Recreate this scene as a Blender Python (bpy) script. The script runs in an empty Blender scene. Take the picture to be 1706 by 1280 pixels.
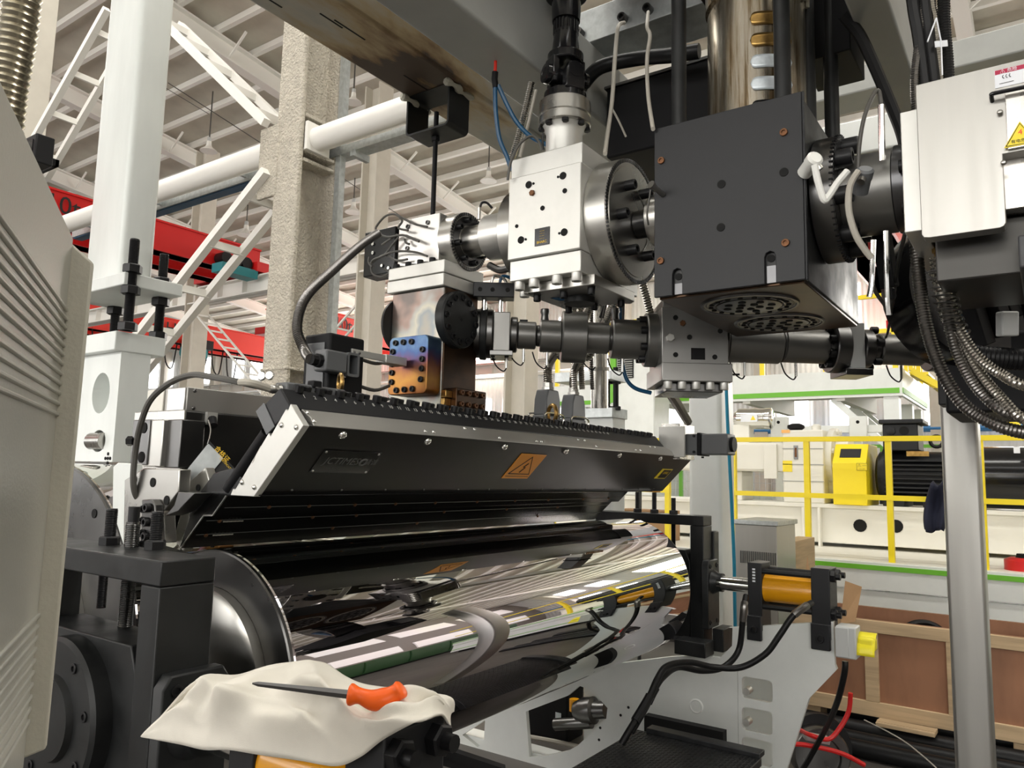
import bpy, bmesh, math, random
from mathutils import Vector, Matrix
random.seed(7)
SC = bpy.context.scene
COL = SC.collection
# ------------------------------------------------------------------ camera
CAM = Vector((0, 0, 1.6))
ROT = Matrix(((0.57310618, -0.1098674, -0.81208279),
              (-0.81915298, -0.04876441, -0.57149841),
              (0.0231883, 0.99274931, -0.1179454)))
FPX = 1270.0
cd_ = bpy.data.cameras.new('camera'); cam = bpy.data.objects.new('camera', cd_); COL.objects.link(cam)
cam.matrix_world = Matrix.Translation(CAM) @ ROT.to_4x4()
cd_.sensor_width = 36; cd_.lens = 36 * FPX / 1706; cd_.clip_start = .02; cd_.clip_end = 500
SC.camera = cam
# ------------------------------------------------------------------ world, light, exposure
W = bpy.data.worlds.new('world'); SC.world = W; W.use_nodes = True
bg = W.node_tree.nodes['Background']; bg.inputs[0].default_value = (.93, .96, 1, 1); bg.inputs[1].default_value = 1.1
SC.view_settings.view_transform = 'Standard'; SC.view_settings.look = 'None'
SC.view_settings.gamma = 1; SC.view_settings.use_curve_mapping = False
SC.view_settings.exposure = -0.34
def area(name, loc, rot, sx, sy, power, col=(1, .965, .885)):
    l = bpy.data.lights.new(name, 'AREA'); l.shape = 'RECTANGLE'; l.size = sx; l.size_y = sy; l.energy = power; l.color = col
    o = bpy.data.objects.new(name, l); COL.objects.link(o); o.location = loc; o.rotation_euler = rot; return o
R90 = math.pi / 2
# daylight entering through the long window band of the wall on the operator's side and through the roof lights
for wy in (-10, -2, 6, 14, 22):
    area('window_light', (-14.6, wy, 6.0), (0, -R90, 0), 5, 5.5, 430)
for wy in (-6, 4, 14, 24, 34):
    area('far_window_light', (29.4, wy, 6.4), (0, R90, 0), 5, 7, 1150)
for sx in (-6.0, 3.2):
    area('roof_light', (sx, 6, 13.2 - .12 * sx), (0, 0, 0), 1.2, 44, 2300)

def ray(x, y):
    return ROT @ Vector(((x - 853) / FPX, -(y - 640) / FPX, -1))
def at(x, y, X=None, Y=None, Z=None, D=None):
    """world point seen at photograph pixel (x, y) on the plane X=, Y=, Z= or at depth D"""
    d = ray(x, y)
    t = X / d.x if X is not None else Y / d.y if Y is not None else (Z - 1.6) / d.z if Z is not None else D
    return CAM + d * t
def path(D, *pts):
    """polyline through pixels; D one depth or per-point third entries"""
    return [at(q[0], q[1], D=q[2] if len(q) > 2 else D) for q in pts]
# ------------------------------------------------------------------ mesh builder
class MB:
    def __init__(s): s.v = []; s.f = []; s.uv = None
    def add(s, vs, fs):
        n = len(s.v); s.v += [tuple(v) for v in vs]; s.f += [tuple(i + n for i in f) for f in fs]; return s
    def box(s, x0, x1, y0, y1, z0, z1):
        vs = [(x, y, z) for x in (x0, x1) for y in (y0, y1) for z in (z0, z1)]
        return s.add(vs, [(0, 1, 3, 2), (4, 6, 7, 5), (0, 4, 5, 1), (2, 3, 7, 6), (0, 2, 6, 4), (1, 5, 7, 3)])
    def obox(s, c, ax, ay, az, sx, sy, sz):
        c = Vector(c); ax, ay, az = Vector(ax).normalized() * sx / 2, Vector(ay).normalized() * sy / 2, Vector(az).normalized() * sz / 2
        vs = [c + ax * i + ay * j + az * k for i in (-1, 1) for j in (-1, 1) for k in (-1, 1)]
        return s.add(vs, [(0, 1, 3, 2), (4, 6, 7, 5), (0, 4, 5, 1), (2, 3, 7, 6), (0, 2, 6, 4), (1, 5, 7, 3)])
    def bar(s, p, q, w, h, up=(0, 0, 1)):
        p, q = Vector(p), Vector(q); d = (q - p); u = Vector(up)
        if abs(d.normalized().dot(u)) > .99: u = Vector((1, 0, 0))
        sd = d.cross(u).normalized(); u = sd.cross(d).normalized()
        return s.obox((p + q) / 2, d, sd, u, d.length, w, h)
    def prism(s, poly, axis, a, b):
        """extrude a 2-D polygon along an axis: axis 'X' poly=(y,z), 'Y' poly=(x,z), 'Z' poly=(x,y)"""
        n = len(poly)
        def mk(u, v, t): return (t, u, v) if axis == 'X' else (u, t, v) if axis == 'Y' else (u, v, t)
        vs = [mk(u, v, a) for u, v in poly] + [mk(u, v, b) for u, v in poly]
        fs = [tuple(range(n)), tuple(range(2 * n - 1, n - 1, -1))] + [(i, i + n, (i + 1) % n + n, (i + 1) % n) for i in range(n)]
        return s.add(vs, fs)
    def lathe(s, p, d, prof, n=24, caps=True, phase=0.):
        """profile [(t, r)] along direction d from point p"""
        p, d = Vector(p), Vector(d).normalized()
        u = d.orthogonal().normalized(); w = d.cross(u)
        vs = []; 
        for t, r in prof:
            for k in range(n):
                a = 2 * math.pi * k / n + phase; vs.append(p + d * t + (u * math.cos(a) + w * math.sin(a)) * r)
        fs = []
        for j in range(len(prof) - 1):
            for k in range(n):
                a, b = j * n + k, j * n + (k + 1) % n; fs.append((a, b, b + n, a + n))
        if caps:
            fs.append(tuple(range(n - 1, -1, -1))); m = (len(prof) - 1) * n; fs.append(tuple(range(m, m + n)))
        return s.add(vs, fs)
    def cyl(s, p, q, r, n=20, r2=None):
        p, q = Vector(p), Vector(q); return s.lathe(p, q - p, [(0, r), ((q - p).length, r if r2 is None else r2)], n)
    def hexa(s, p, d, r, h):
        return s.lathe(p, d, [(0, r), (h * .85, r), (h, r * .86)], 6)
    def tube(s, pts, r, n=10, ribs=None, caps=True):
        """swept tube along a polyline; ribs=(pitch, depth) makes a corrugated hose"""
        pts = [Vector(p) for p in pts]
        if ribs:
            st = ribs[0] / 2; out = [pts[0]]; acc = 0.
            for i in range(len(pts) - 1):
                a, b = pts[i], pts[i + 1]; L = (b - a).length; s0 = st - acc
                while s0 <= L: out.append(a.lerp(b, s0 / L)); s0 += st
                acc = L - (s0 - st)
            pts = out
        rings = []; u = None
        for i, p in enumerate(pts):
            t = (pts[min(i + 1, len(pts) - 1)] - pts[max(i - 1, 0)])
            if t.length < 1e-9: t = Vector((0, 0, 1))
            t.normalize()
            if u is None: u = t.orthogonal().normalized()
            u = (u - t * u.dot(t)).normalized(); w = t.cross(u)
            rr = r if not callable(r) else r(i / max(1, len(pts) - 1))
            if ribs and i % 2: rr -= ribs[1]
            rings.append([p + (u * math.cos(2 * math.pi * k / n) + w * math.sin(2 * math.pi * k / n)) * rr for k in range(n)])
        vs = [v for g in rings for v in g]; fs = []
        for j in range(len(rings) - 1):
            for k in range(n):
                a, b = j * n + k, j * n + (k + 1) % n; fs.append((a, b, b + n, a + n))
        if caps:
            fs.append(tuple(range(n - 1, -1, -1))); m = (len(rings) - 1) * n; fs.append(tuple(range(m, m + n)))
        return s.add(vs, fs)
    def ring(s, c, d, R, r, n=28, m=10, a0=0, a1=2 * math.pi):
        c, d = Vector(c), Vector(d).normalized(); u = d.orthogonal().normalized(); w = d.cross(u)
        full = abs(a1 - a0 - 2 * math.pi) < 1e-6; k = n if full else n + 1
        vs = []
        for i in range(k):
            a = a0 + (a1 - a0) * i / n; rd = u * math.cos(a) + w * math.sin(a)
            for j in range(m):
                b = 2 * math.pi * j / m; vs.append(c + rd * (R + r * math.cos(b)) + d * r * math.sin(b))
        fs = []
        for i in range(n):
            for j in range(m):
                i2 = (i + 1) % k; fs.append((i * m + j, i * m + (j + 1) % m, i2 * m + (j + 1) % m, i2 * m + j))
        return s.add(vs, fs)
    def sheet(s, fn, nu, nv):
        vs = [fn(i / nu, j / nv) for i in range(nu + 1) for j in range(nv + 1)]
        fs = [(i * (nv + 1) + j, (i + 1) * (nv + 1) + j, (i + 1) * (nv + 1) + j + 1, i * (nv + 1) + j + 1) for i in range(nu) for j in range(nv)]
        return s.add(vs, fs)
    def build(s, name, mat, parent=None, smooth=35, bevel=0, seg=2, **tags):
        me = bpy.data.meshes.new(name); me.from_pydata(s.v, [], s.f); me.validate()
        bm = bmesh.new(); bm.from_mesh(me); bmesh.ops.recalc_face_normals(bm, faces=bm.faces); bm.to_mesh(me); bm.free()
        if mat: me.materials.append(M[mat] if isinstance(mat, str) else mat)
        if smooth:
            me.shade_smooth(); me.set_sharp_from_angle(angle=math.radians(smooth))
        o = bpy.data.objects.new(name, me); COL.objects.link(o)
        if bevel:
            b = o.modifiers.new('bevel', 'BEVEL'); b.width = bevel; b.segments = seg; b.limit_method = 'ANGLE'; b.angle_limit = math.radians(40); b.harden_normals = False
        if parent: put(o, parent)
        tag(o, **tags); return o
def put(o, parent):
    o.parent = parent
    if parent.type == 'EMPTY' or True: o.matrix_parent_inverse = parent.matrix_basis.inverted() if parent.parent is None else (parent.parent.matrix_basis @ parent.matrix_parent_inverse @ parent.matrix_basis).inverted() if False else WM(parent).inverted()
def WM(o):
    return o.matrix_basis.copy() if o.parent is None else WM(o.parent) @ o.matrix_parent_inverse @ o.matrix_basis
def tag(o, label=None, cat=None, group=None, kind=None):
    if label: o['label'] = label
    if cat: o['category'] = cat
    if group: o['group'] = group
    if kind: o['kind'] = kind
    return o
def thing(name, loc, label, cat, group=None):
    o = bpy.data.objects.new(name, None); COL.objects.link(o); o.location = loc; o.empty_display_size = .05
    return tag(o, label, cat, group)
def dup(root, offset=(0, 0, 0), parent=None, rotz=0, label=None, group=None, name=None):
    r = root.copy(); COL.objects.link(r)
    if parent is not None: r.parent = parent; r.matrix_parent_inverse = root.matrix_parent_inverse.copy()
    else:
        r.location = Vector(root.location) + Vector(offset); r.rotation_euler.z += rotz
    tag(r, label, None, group)
    for c in list(root.children): dup(c, parent=r)
    return r
def copies(src, parent, places):
    """copies of one piece (built about the origin) at matrices, sharing mesh data"""
    out = []
    for i, m in enumerate(places):
        o = src if i == 0 else src.copy()
        if i: COL.objects.link(o)
        put(o, parent); o.matrix_basis = m; out.append(o)
    return out
def frame(p, d, roll=0):
    """matrix that maps +Z to direction d at point p"""
    q = Vector(d).to_track_quat('Z', 'Y'); return Matrix.Translation(Vector(p)) @ q.to_matrix().to_4x4() @ Matrix.Rotation(roll, 4, 'Z')
def smooth_pts(pts, n=6):
    """Catmull-Rom through points"""
    P = [Vector(p) for p in pts]; out = []
    for i in range(len(P) - 1):
        a, b, c, d = P[max(i - 1, 0)], P[i], P[i + 1], P[min(i + 2, len(P) - 1)]
        for k in range(n):
            t = k / n; out.append(.5 * ((2 * b) + (c - a) * t + (2 * a - 5 * b + 4 * c - d) * t * t + (3 * b - a - 3 * c + d) * t ** 3))
    out.append(P[-1]); return out
def text(body, size, mat, m, parent, name='lettering', depth=.0006, align='CENTER', sx=1, shear=0):
    cu = bpy.data.curves.new('t', 'FONT'); cu.body = body; cu.size = size; cu.align_x = align; cu.align_y = 'CENTER'; cu.extrude = depth; cu.resolution_u = 3; cu.shear = shear
    o = bpy.data.objects.new('t', cu); COL.objects.link(o)
    me = bpy.data.meshes.new_from_object(o.evaluated_get(bpy.context.evaluated_depsgraph_get())); bpy.data.objects.remove(o)
    me.materials.clear(); me.materials.append(M[mat]); r = bpy.data.objects.new(name, me); COL.objects.link(r)
    put(r, parent); r.matrix_basis = m @ Matrix.Diagonal((sx, 1, 1, 1)); return r
def basis(p, right, up):
    """matrix at p with local X=right, local Y=up, local Z=out"""
    r = Vector(right).normalized(); u = Vector(up).normalized(); n = r.cross(u).normalized(); u = n.cross(r)
    m = Matrix((r, u, n)).transposed().to_4x4(); m.translation = Vector(p); return m
# bolt prototypes (built about the origin, axis +Z)
def socket_bolt(r, h, mat='black_oxide', name='bolt'):
    b = MB(); b.lathe((0, 0, 0), (0, 0, 1), [(0, r), (h * .9, r), (h, r * .92), (h, r * .55), (h * .45, r * .5)], 12); return b.build(name, mat)
def hex_bolt(r, h, mat='black_oxide', name='bolt'):
    b = MB(); b.hexa((0, 0, 0), (0, 0, 1), r, h); return b.build(name, mat)
def dome_screw(r, mat='bright', name='screw'):
    b = MB(); b.lathe((0, 0, 0), (0, 0, 1), [(0, r), (r * .35, r * .92), (r * .65, r * .6), (r * .7, r * .3), (r * .5, r * .25)], 10); return b.build(name, mat)
def hole(r, name='bolt_hole'):
    b = MB(); b.lathe((0, 0, -.002), (0, 0, 1), [(0, r), (.0035, r)], 14); return b.build(name, 'void')
def circle_frames(c, d, R, n, a0=0, off=0):
    d = Vector(d).normalized(); u = d.orthogonal().normalized(); w = d.cross(u)
    return [frame(Vector(c) + (u * math.cos(a0 + 2 * math.pi * k / n) + w * math.sin(a0 + 2 * math.pi * k / n)) * R + d * off, d) for k in range(n)]
# ------------------------------------------------------------------ materials
M = {}
def mat(name, col, rough=.5, metal=0., var=0., scale=8., bump=0., bscale=None, col2=None, emit=0., spec=None, coat=0., aniso=None, detail=4, stretch=None, rvar=0., bdist=.01):
    m = bpy.data.materials.new(name); m.use_nodes = True; M[name] = m
    nt = m.node_tree; N = nt.nodes; L = nt.links; P = N['Principled BSDF']
    P.inputs['Base Color'].default_value = (*col, 1); P.inputs['Roughness'].default_value = rough; P.inputs['Metallic'].default_value = metal
    if spec is not None: P.inputs['Specular IOR Level'].default_value = spec
    if coat: P.inputs['Coat Weight'].default_value = coat; P.inputs['Coat Roughness'].default_value = .1
    if emit: P.inputs['Emission Color'].default_value = (*col, 1); P.inputs['Emission Strength'].default_value = emit
    if var or bump or col2 or rvar:
        tc = N.new('ShaderNodeTexCoord'); mp = N.new('ShaderNodeMapping'); L.new(tc.outputs['Object'], mp.inputs[0])
        if stretch: mp.inputs['Scale'].default_value = stretch
        nz = N.new('ShaderNodeTexNoise'); nz.inputs['Scale'].default_value = scale; nz.inputs['Detail'].default_value = detail; nz.inputs['Roughness'].default_value = .6
        L.new(mp.outputs[0], nz.inputs[0])
        if var or col2:
            cr = N.new('ShaderNodeValToRGB'); L.new(nz.outputs['Fac'], cr.inputs[0])
            c2 = col2 or tuple(max(0, c * (1 - var)) for c in col)
            cr.color_ramp.elements[0].position = .36; cr.color_ramp.elements[1].position = .62
            cr.color_ramp.elements[0].color = (*c2, 1); cr.color_ramp.elements[1].color = (*col, 1)
            L.new(cr.outputs[0], P.inputs['Base Color'])
        if rvar:
            mr = N.new('ShaderNodeMapRange'); mr.inputs[3].default_value = max(.02, rough - rvar); mr.inputs[4].default_value = rough + rvar
            mr.inputs[1].default_value = .35; mr.inputs[2].default_value = .65
            L.new(nz.outputs['Fac'], mr.inputs[0]); L.new(mr.outputs[0], P.inputs['Roughness'])
        if bump:
            n2 = N.new('ShaderNodeTexNoise'); n2.inputs['Scale'].default_value = bscale or scale * 4; n2.inputs['Detail'].default_value = 3; L.new(mp.outputs[0], n2.inputs[0])
            b = N.new('ShaderNodeBump'); b.inputs['Strength'].default_value = bump; b.inputs['Distance'].default_value = bdist; L.new(n2.outputs['Fac'], b.inputs['Height']); L.new(b.outputs[0], P.inputs['Normal'])
    return m
mat('white_paint', (.80, .82, .79), .32, var=.07, scale=3)
mat('post_white', (.80, .83, .80), .3, var=.10, scale=5, stretch=(1, 1, .25))
mat('cream_paint', (.84, .82, .74), .45, var=.05, scale=2)
mat('hall_white', (.84, .82, .77), .6)
mat('roof_sheet', (.66, .625, .53), .75, var=.12, scale=1.2, bump=.3, bscale=3)
mat('fireproof', (.60, .55, .46), .95, var=.16, scale=9, bump=1.0, bscale=38, bdist=.04)
mat('hall_column', (.66, .62, .54), .8, var=.08, scale=2)
mat('beam_grey', (.34, .345, .325), .42, var=.10, scale=4)
mat('panel_grey', (.46, .455, .41), .30, metal=.25, var=.06, scale=2, bump=.05, bscale=240)
mat('edge_beige', (.54, .52, .44), .55, bump=.08, bscale=160, var=.08)
mat('black_oxide', (.008, .008, .009), .40, spec=.3)
mat('satin', (.42, .41, .385), .42, metal=.7)
mat('satin_dark', (.06, .058, .054), .4, metal=.6)
mat('graphite', (.055, .056, .06), .5)
mat('black_cast', (.015, .016, .0165), .42, var=.45, scale=9, rvar=.08, spec=.35)
mat('black_gloss', (.008, .008, .009), .16)
mat('black_plate', (.013, .0135, .0155), .45, var=.12, scale=5, spec=.35)
mat('black_matte', (.006, .006, .007), .6, spec=.25)
mat('rubber', (.006, .006, .0065), .42, spec=.3)
mat('void', (.004, .004, .004), .9)
mat('steel', (.50, .49, .46), .30, metal=1, var=.08, scale=5, rvar=.04)
mat('steel_mid', (.34, .335, .32), .36, metal=.8, var=.08, scale=6, rvar=.04)
mat('steel_bright', (.70, .69, .66), .34, metal=.85, var=.07, scale=5, rvar=.05)
mat('steel_pale', (.66, .655, .62), .42, metal=.6, var=.10, scale=6, rvar=.05)
mat('steel_dark', (.17, .168, .165), .30, metal=1, var=.14, scale=5, rvar=.04)
mat('pipe_steel', (.23, .226, .215), .38, metal=.85, var=.08, scale=4, rvar=.04)
mat('steel_gun', (.13, .13, .135), .28, metal=1, var=.15, scale=8)
mat('stainless', (.62, .60, .56), .26, metal=1, var=.05, scale=30, stretch=(1, 1, .05), rvar=.06)
mat('stainless_box', (.42, .41, .385), .36, metal=.9, var=.05, scale=26, stretch=(1, 1, .04), rvar=.05)
mat('panel_steel', (.065, .064, .062), .34, metal=.85, var=.12, scale=2.2, rvar=.03, stretch=(1, 2, 2))
mat('panel_lip', (.04, .04, .04), .2, metal=.8)
mat('bright', (.85, .85, .83), .15, metal=1)
mat('brass', (.48, .30, .10), .32, metal=1, var=.3, scale=30)
mat('copper_rust', (.20, .09, .04), .5, metal=.7, var=.4, scale=30)
mat('galvanised', (.55, .58, .58), .4, metal=.6, var=.2, scale=20)
mat('conduit', (.46, .44, .40), .26, metal=1)
mat('conduit_dark', (.23, .22, .21), .3, metal=1)
mat('conduit_brass', (.50, .46, .36), .26, metal=1)
mat('cable_beige', (.46, .43, .37), .5, var=.1)
mat('cable_grey', (.07, .066, .058), .5)
mat('plastic_grey', (.12, .125, .13), .42)
mat('plastic_light', (.52, .53, .52), .4)
mat('orange_paint', (.82, .36, .008), .28, coat=.4)
mat('orange_grip', (.98, .13, .004), .4)
mat('hazard_orange', (.78, .30, .01), .4)
mat('hazard_yellow', (.92, .72, .02), .4)
mat('yellow_paint', (.95, .74, .01), .38)
mat('yellow_cap', (.92, .80, .03), .35)
mat('red_paint', (.62, .012, .012), .4)
mat('red_bright', (.86, .03, .012), .4)
mat('green_stripe', (.16, .50, .03), .45)
mat('blue_hose', (.003, .065, .15), .35)
mat('blue_pipe', (.02, .28, .45), .3)
mat('green_dark', (.03, .10, .03), .5)
mat('teal', (.03, .25, .28), .4)
mat('ink_black', (.012, .012, .012), .6)
mat('ink_white', (.55, .55, .52), .6)
mat('ink_dim', (.10, .10, .095), .6)
mat('ink_yellow', (.85, .55, .02), .5)
mat('ink_red', (.45, .01, .06), .5)
mat('label_white', (.82, .84, .88), .5)
mat('cardboard', (.40, .24, .12), .8, var=.1)
mat('plywood', (.34, .16, .085), .6, var=.3, scale=4, stretch=(1, 1, .3))
mat('pine', (.58, .42, .25), .7, var=.25, scale=8, stretch=(.2, .2, 3))
mat('floor_hall', (.10, .09, .08), .55, var=.3, scale=1.2)
mat('cloth', (.83, .79, .70), .92, var=.08, scale=7, bump=.15, bscale=900)
mat('cloth_navy', (.01, .012, .03), .9)
mat('weld_blob', (.52, .50, .42), .8, bump=.8, bscale=60)
mat('window_glow', (1, 1, 1), .5, emit=6.0)
mat('window_dull', (1, .97, .92), .5, emit=.5)
mat('wall_sheet', (.30, .27, .24), .6, var=.05)
mat('blue_strip', (.05, .22, .5), .5)
mat('clamp_pale', (.70, .76, .80), .35, metal=.4, var=.15, scale=40)
mat('ceramic', (.80, .80, .76), .35)
# ================================================================== special materials
def node_mat(name):
    m = bpy.data.materials.new(name); m.use_nodes = True; M[name] = m; nt = m.node_tree
    return nt.nodes, nt.links, nt.nodes['Principled BSDF']
def noise(N, L, vec, scale, detail=4, rough=.6):
    n = N.new('ShaderNodeTexNoise'); n.inputs['Scale'].default_value = scale; n.inputs['Detail'].default_value = detail; n.inputs['Roughness'].default_value = rough
    L.new(vec, n.inputs['Vector']); return n.outputs['Fac']
def ramp(N, L, fac, stops):
    r = N.new('ShaderNodeValToRGB'); L.new(fac, r.inputs[0]); e = r.color_ramp.elements
    while len(e) > 1: e.remove(e[0])
    for i, (p, c) in enumerate(stops):
        x = e[0] if i == 0 else e.new(p)
        x.position = p; x.color = (*c, 1)
    return r.outputs[0]
def coords(N, L, scale=(1, 1, 1), loc=(0, 0, 0)):
    t = N.new('ShaderNodeTexCoord'); mp = N.new('ShaderNodeMapping'); mp.inputs['Scale'].default_value = scale; mp.inputs['Location'].default_value = loc
    L.new(t.outputs['Object'], mp.inputs[0]); return mp.outputs[0]
def mixc(N, L, fac, a, b):
    m = N.new('ShaderNodeMix'); m.data_type = 'RGBA'; L.new(fac, m.inputs[0])
    for s, v in ((6, a), (7, b)):
        if isinstance(v, tuple): m.inputs[s].default_value = (*v, 1)
        else: L.new(v, m.inputs[s])
    return m.outputs[2]
# heat-tinted tool steel (feedblock body: straw, blue, rainbow bands)
N, L, P = node_mat('heat_steel'); v = coords(N, L, (1, 1, 1))
c = ramp(N, L, noise(N, L, v, 5.5, 3, .5), [(.30, (.15, .13, .12)), (.40, (.25, .185, .16)), (.47, (.28, .28, .26)), (.54, (.36, .34, .28)), (.62, (.20, .22, .23)), (.74, (.27, .25, .21))])
L.new(c, P.inputs['Base Color']); P.inputs['Metallic'].default_value = .85; P.inputs['Roughness'].default_value = .36
N, L, P = node_mat('heat_blue'); v = coords(N, L, (1, 1, .8))
sp = N.new('ShaderNodeSeparateXYZ'); L.new(v, sp.inputs[0])
w1 = N.new('ShaderNodeMath'); w1.operation = 'MULTIPLY_ADD'; w1.inputs[1].default_value = .30; L.new(noise(N, L, coords(N, L, (8, 8, 5)), 2.0, 4), w1.inputs[0])
mr = N.new('ShaderNodeMapRange'); mr.inputs[1].default_value = 1.835; mr.inputs[2].default_value = 2.03; mr.inputs[3].default_value = 0; mr.inputs[4].default_value = .7
tcz = N.new('ShaderNodeTexCoord'); spz = N.new('ShaderNodeSeparateXYZ'); L.new(tcz.outputs['Object'], spz.inputs[0]); L.new(spz.outputs[2], mr.inputs[0]); L.new(mr.outputs[0], w1.inputs[2])
c = ramp(N, L, w1.outputs[0], [(.08, (.17, .06, .03)), (.25, (.24, .09, .03)), (.45, (.36, .18, .045)), (.60, (.22, .085, .05)), (.70, (.10, .055, .11)), (.80, (.05, .085, .19)), (.95, (.13, .22, .30))])
L.new(c, P.inputs['Base Color']); P.inputs['Metallic'].default_value = .85; P.inputs['Roughness'].default_value = .34
N, L, P = node_mat('heat_brown'); c = ramp(N, L, noise(N, L, coords(N, L), 7), [(.3, (.028, .020, .015)), (.6, (.075, .042, .024)), (.75, (.05, .042, .038))])
L.new(c, P.inputs['Base Color']); P.inputs['Metallic'].default_value = .9; P.inputs['Roughness'].default_value = .33
# hard chrome roll with a faint interference film
N, L, P = node_mat('chrome_roll'); P.inputs['Metallic'].default_value = 1; P.inputs['Roughness'].default_value = .012
if 'Thin Film Thickness' in P.inputs:
    tf = N.new('ShaderNodeMapRange'); tf.inputs[1].default_value = .3; tf.inputs[2].default_value = .7; tf.inputs[3].default_value = 250; tf.inputs[4].default_value = 560; L.new(noise(N, L, coords(N, L, (.8, 2, 2), (3, 1, 0)), 1.3, 2), tf.inputs[0]); L.new(tf.outputs[0], P.inputs['Thin Film Thickness']); P.inputs['Thin Film IOR'].default_value = 1.45
c = ramp(N, L, noise(N, L, coords(N, L, (1.2, 3, 3)), 1.1, 2), [(.3, (.66, .66, .70)), (.45, (.74, .68, .72)), (.55, (.74, .74, .66)), (.7, (.64, .70, .70))])
L.new(c, P.inputs['Base Color'])
# polished barrel with burnt oil runs
N, L, P = node_mat('barrel_oil'); v = coords(N, L, (14, 14, .8))
c = ramp(N, L, noise(N, L, v, 2.0, 6, .7), [(.32, (.05, .035, .02)), (.42, (.22, .16, .09)), (.50, (.42, .37, .29)), (.60, (.55, .51, .44)), (.72, (.38, .29, .18))])
L.new(c, P.inputs['Base Color']); P.inputs['Metallic'].default_value = .9; P.inputs['Roughness'].default_value = .24
# painted girder with heat scorch stains
N, L, P = node_mat('beam_rust'); f1 = noise(N, L, coords(N, L, (1.0, 3, 2.2)), 2.6, 5, .6); f2 = noise(N, L, coords(N, L, (8, 8, 1.5)), 3.0, 5, .7)
tcx = N.new('ShaderNodeTexCoord'); spx = N.new('ShaderNodeSeparateXYZ'); L.new(tcx.outputs['Object'], spx.inputs[0])
ma = N.new('ShaderNodeMath'); ma.operation = 'SUBTRACT'; ma.inputs[1].default_value = 1.95; L.new(spx.outputs[0], ma.inputs[0])
mb = N.new('ShaderNodeMath'); mb.operation = 'ABSOLUTE'; L.new(ma.outputs[0], mb.inputs[0])
mr = N.new('ShaderNodeMapRange'); mr.inputs[1].default_value = .08; mr.inputs[2].default_value = .75; mr.inputs[3].default_value = .50; mr.inputs[4].default_value = .0; L.new(mb.outputs[0], mr.inputs[0])
ad = N.new('ShaderNodeMath'); ad.operation = 'ADD'; L.new(mr.outputs[0], ad.inputs[0]); L.new(f1, ad.inputs[1])
c = ramp(N, L, ad.outputs[0], [(.50, (.36, .365, .34)), (.66, (.46, .43, .36)), (.82, (.42, .32, .18)), (.95, (.20, .12, .055)), (1.0, (.07, .045, .03))])
c = mixc(N, L, ramp(N, L, f2, [(.62, (0, 0, 0)), (.68, (1, 1, 1))]), c, (.30, .22, .13)) if False else c
L.new(c, P.inputs['Base Color']); P.inputs['Roughness'].default_value = .45
# chequer plate: raised tread tears come from geometry, this is the worn paint
mat('tread_black', (.03, .031, .033), .38, metal=.2, var=.4, scale=20)
# corrugated wall sheet far away
N, L, P = node_mat('wall_ribbed'); P.inputs['Base Color'].default_value = (.72, .72, .70, 1); P.inputs['Roughness'].default_value = .55
wv = N.new('ShaderNodeTexWave'); wv.bands_direction = 'Y'; wv.inputs['Scale'].default_value = 1.6; L.new(coords(N, L), wv.inputs[0])
b = N.new('ShaderNodeBump'); b.inputs['Strength'].default_value = .6; b.inputs['Distance'].default_value = .05; L.new(wv.outputs['Fac'], b.inputs['Height']); L.new(b.outputs[0], P.inputs['Normal'])
# ================================================================== hall shell
def zr(x): return 13.45 - .12 * (x + 4 if False else x) if x > -3 else 13.81 - .12 * (-3 - x)
MB().box(-15, 31, -17, 62, -.2, 0).build('floor', 'floor_hall', smooth=0, kind='structure')
ceiling = MB().add([(x, y, zr(x) + .30 + dz) for dz in (0, .1) for x in (-15, -3, 31) for y in (-17, 62)],
    [(0, 1, 3, 2), (2, 3, 5, 4), (6, 8, 9, 7), (8, 10, 11, 9), (0, 6, 7, 1), (4, 5, 11, 10), (0, 2, 8, 6), (2, 4, 10, 8), (1, 7, 9, 3), (3, 9, 11, 5)]).build('ceiling', 'roof_sheet', smooth=0, kind='structure')
RX = [x for x in range(-14, 31)]
pur = MB().box(-.06, .06, -17, 62, 0, .16).build('purlin', 'hall_white', smooth=0)
copies(pur, ceiling, [Matrix.Translation((x, 0, zr(x) + .13)) for x in [-13.9 + 1.05 * i for i in range(43)]])
for y in (-11.1, -5.0, 1.0, 4.4, 16.5, 22.6, 28.7, 34.8, 41, 47, 53):
    b = MB()
    for x0, x1 in ((-15, -3), (-3, 31)):
        for dz, w in ((.12, .3), (-.36, .3)):
            b.bar((x0, y, zr(x0) + dz - .02), (x1, y, zr(x1) + dz - .02), w, .05)
        b.bar((x0, y, zr(x0) - .13), (x1, y, zr(x1) - .13), .04, .5)
    b.build('rafter', 'hall_white', ceiling, smooth=0)
    k = MB()
    for i in range(12):
        x = -2 + 2.1 * i
        for s in (-1, 1): k.bar((x, y + s * .05, zr(x) - .36), (x, y + s * .75, zr(x) + .16), .05, .05)
    k.build('fly_brace', 'hall_white', ceiling, smooth=0)
for x in (-6.0, 3.2):                                     # translucent roof light strips
    MB().add([(x - .6, -15, zr(x - .6) + .27), (x + .6, -15, zr(x + .6) + .27), (x + .6, 60, zr(x + .6) + .27), (x - .6, 60, zr(x - .6) + .27)], [(0, 1, 2, 3)]).build('skylight', 'window_glow', ceiling, smooth=0)
def wall(name, b, mt): return b.build(name, mt, smooth=0, kind='structure')
wr = wall('wall_right', MB().box(30, 30.2, -17, 62, 0, 10), 'wall_ribbed')
wf = wall('wall_far', MB().box(-15, 31, 61, 61.2, 0, 13.2), 'wall_ribbed')
wl = wall('wall_left', MB().box(-15.2, -15, -17, 62, 0, 12.6), 'wall_sheet')
wn = wall('wall_near', MB().box(-15, 31, -17.2, -17, 0, 13.4), 'wall_sheet')
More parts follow.
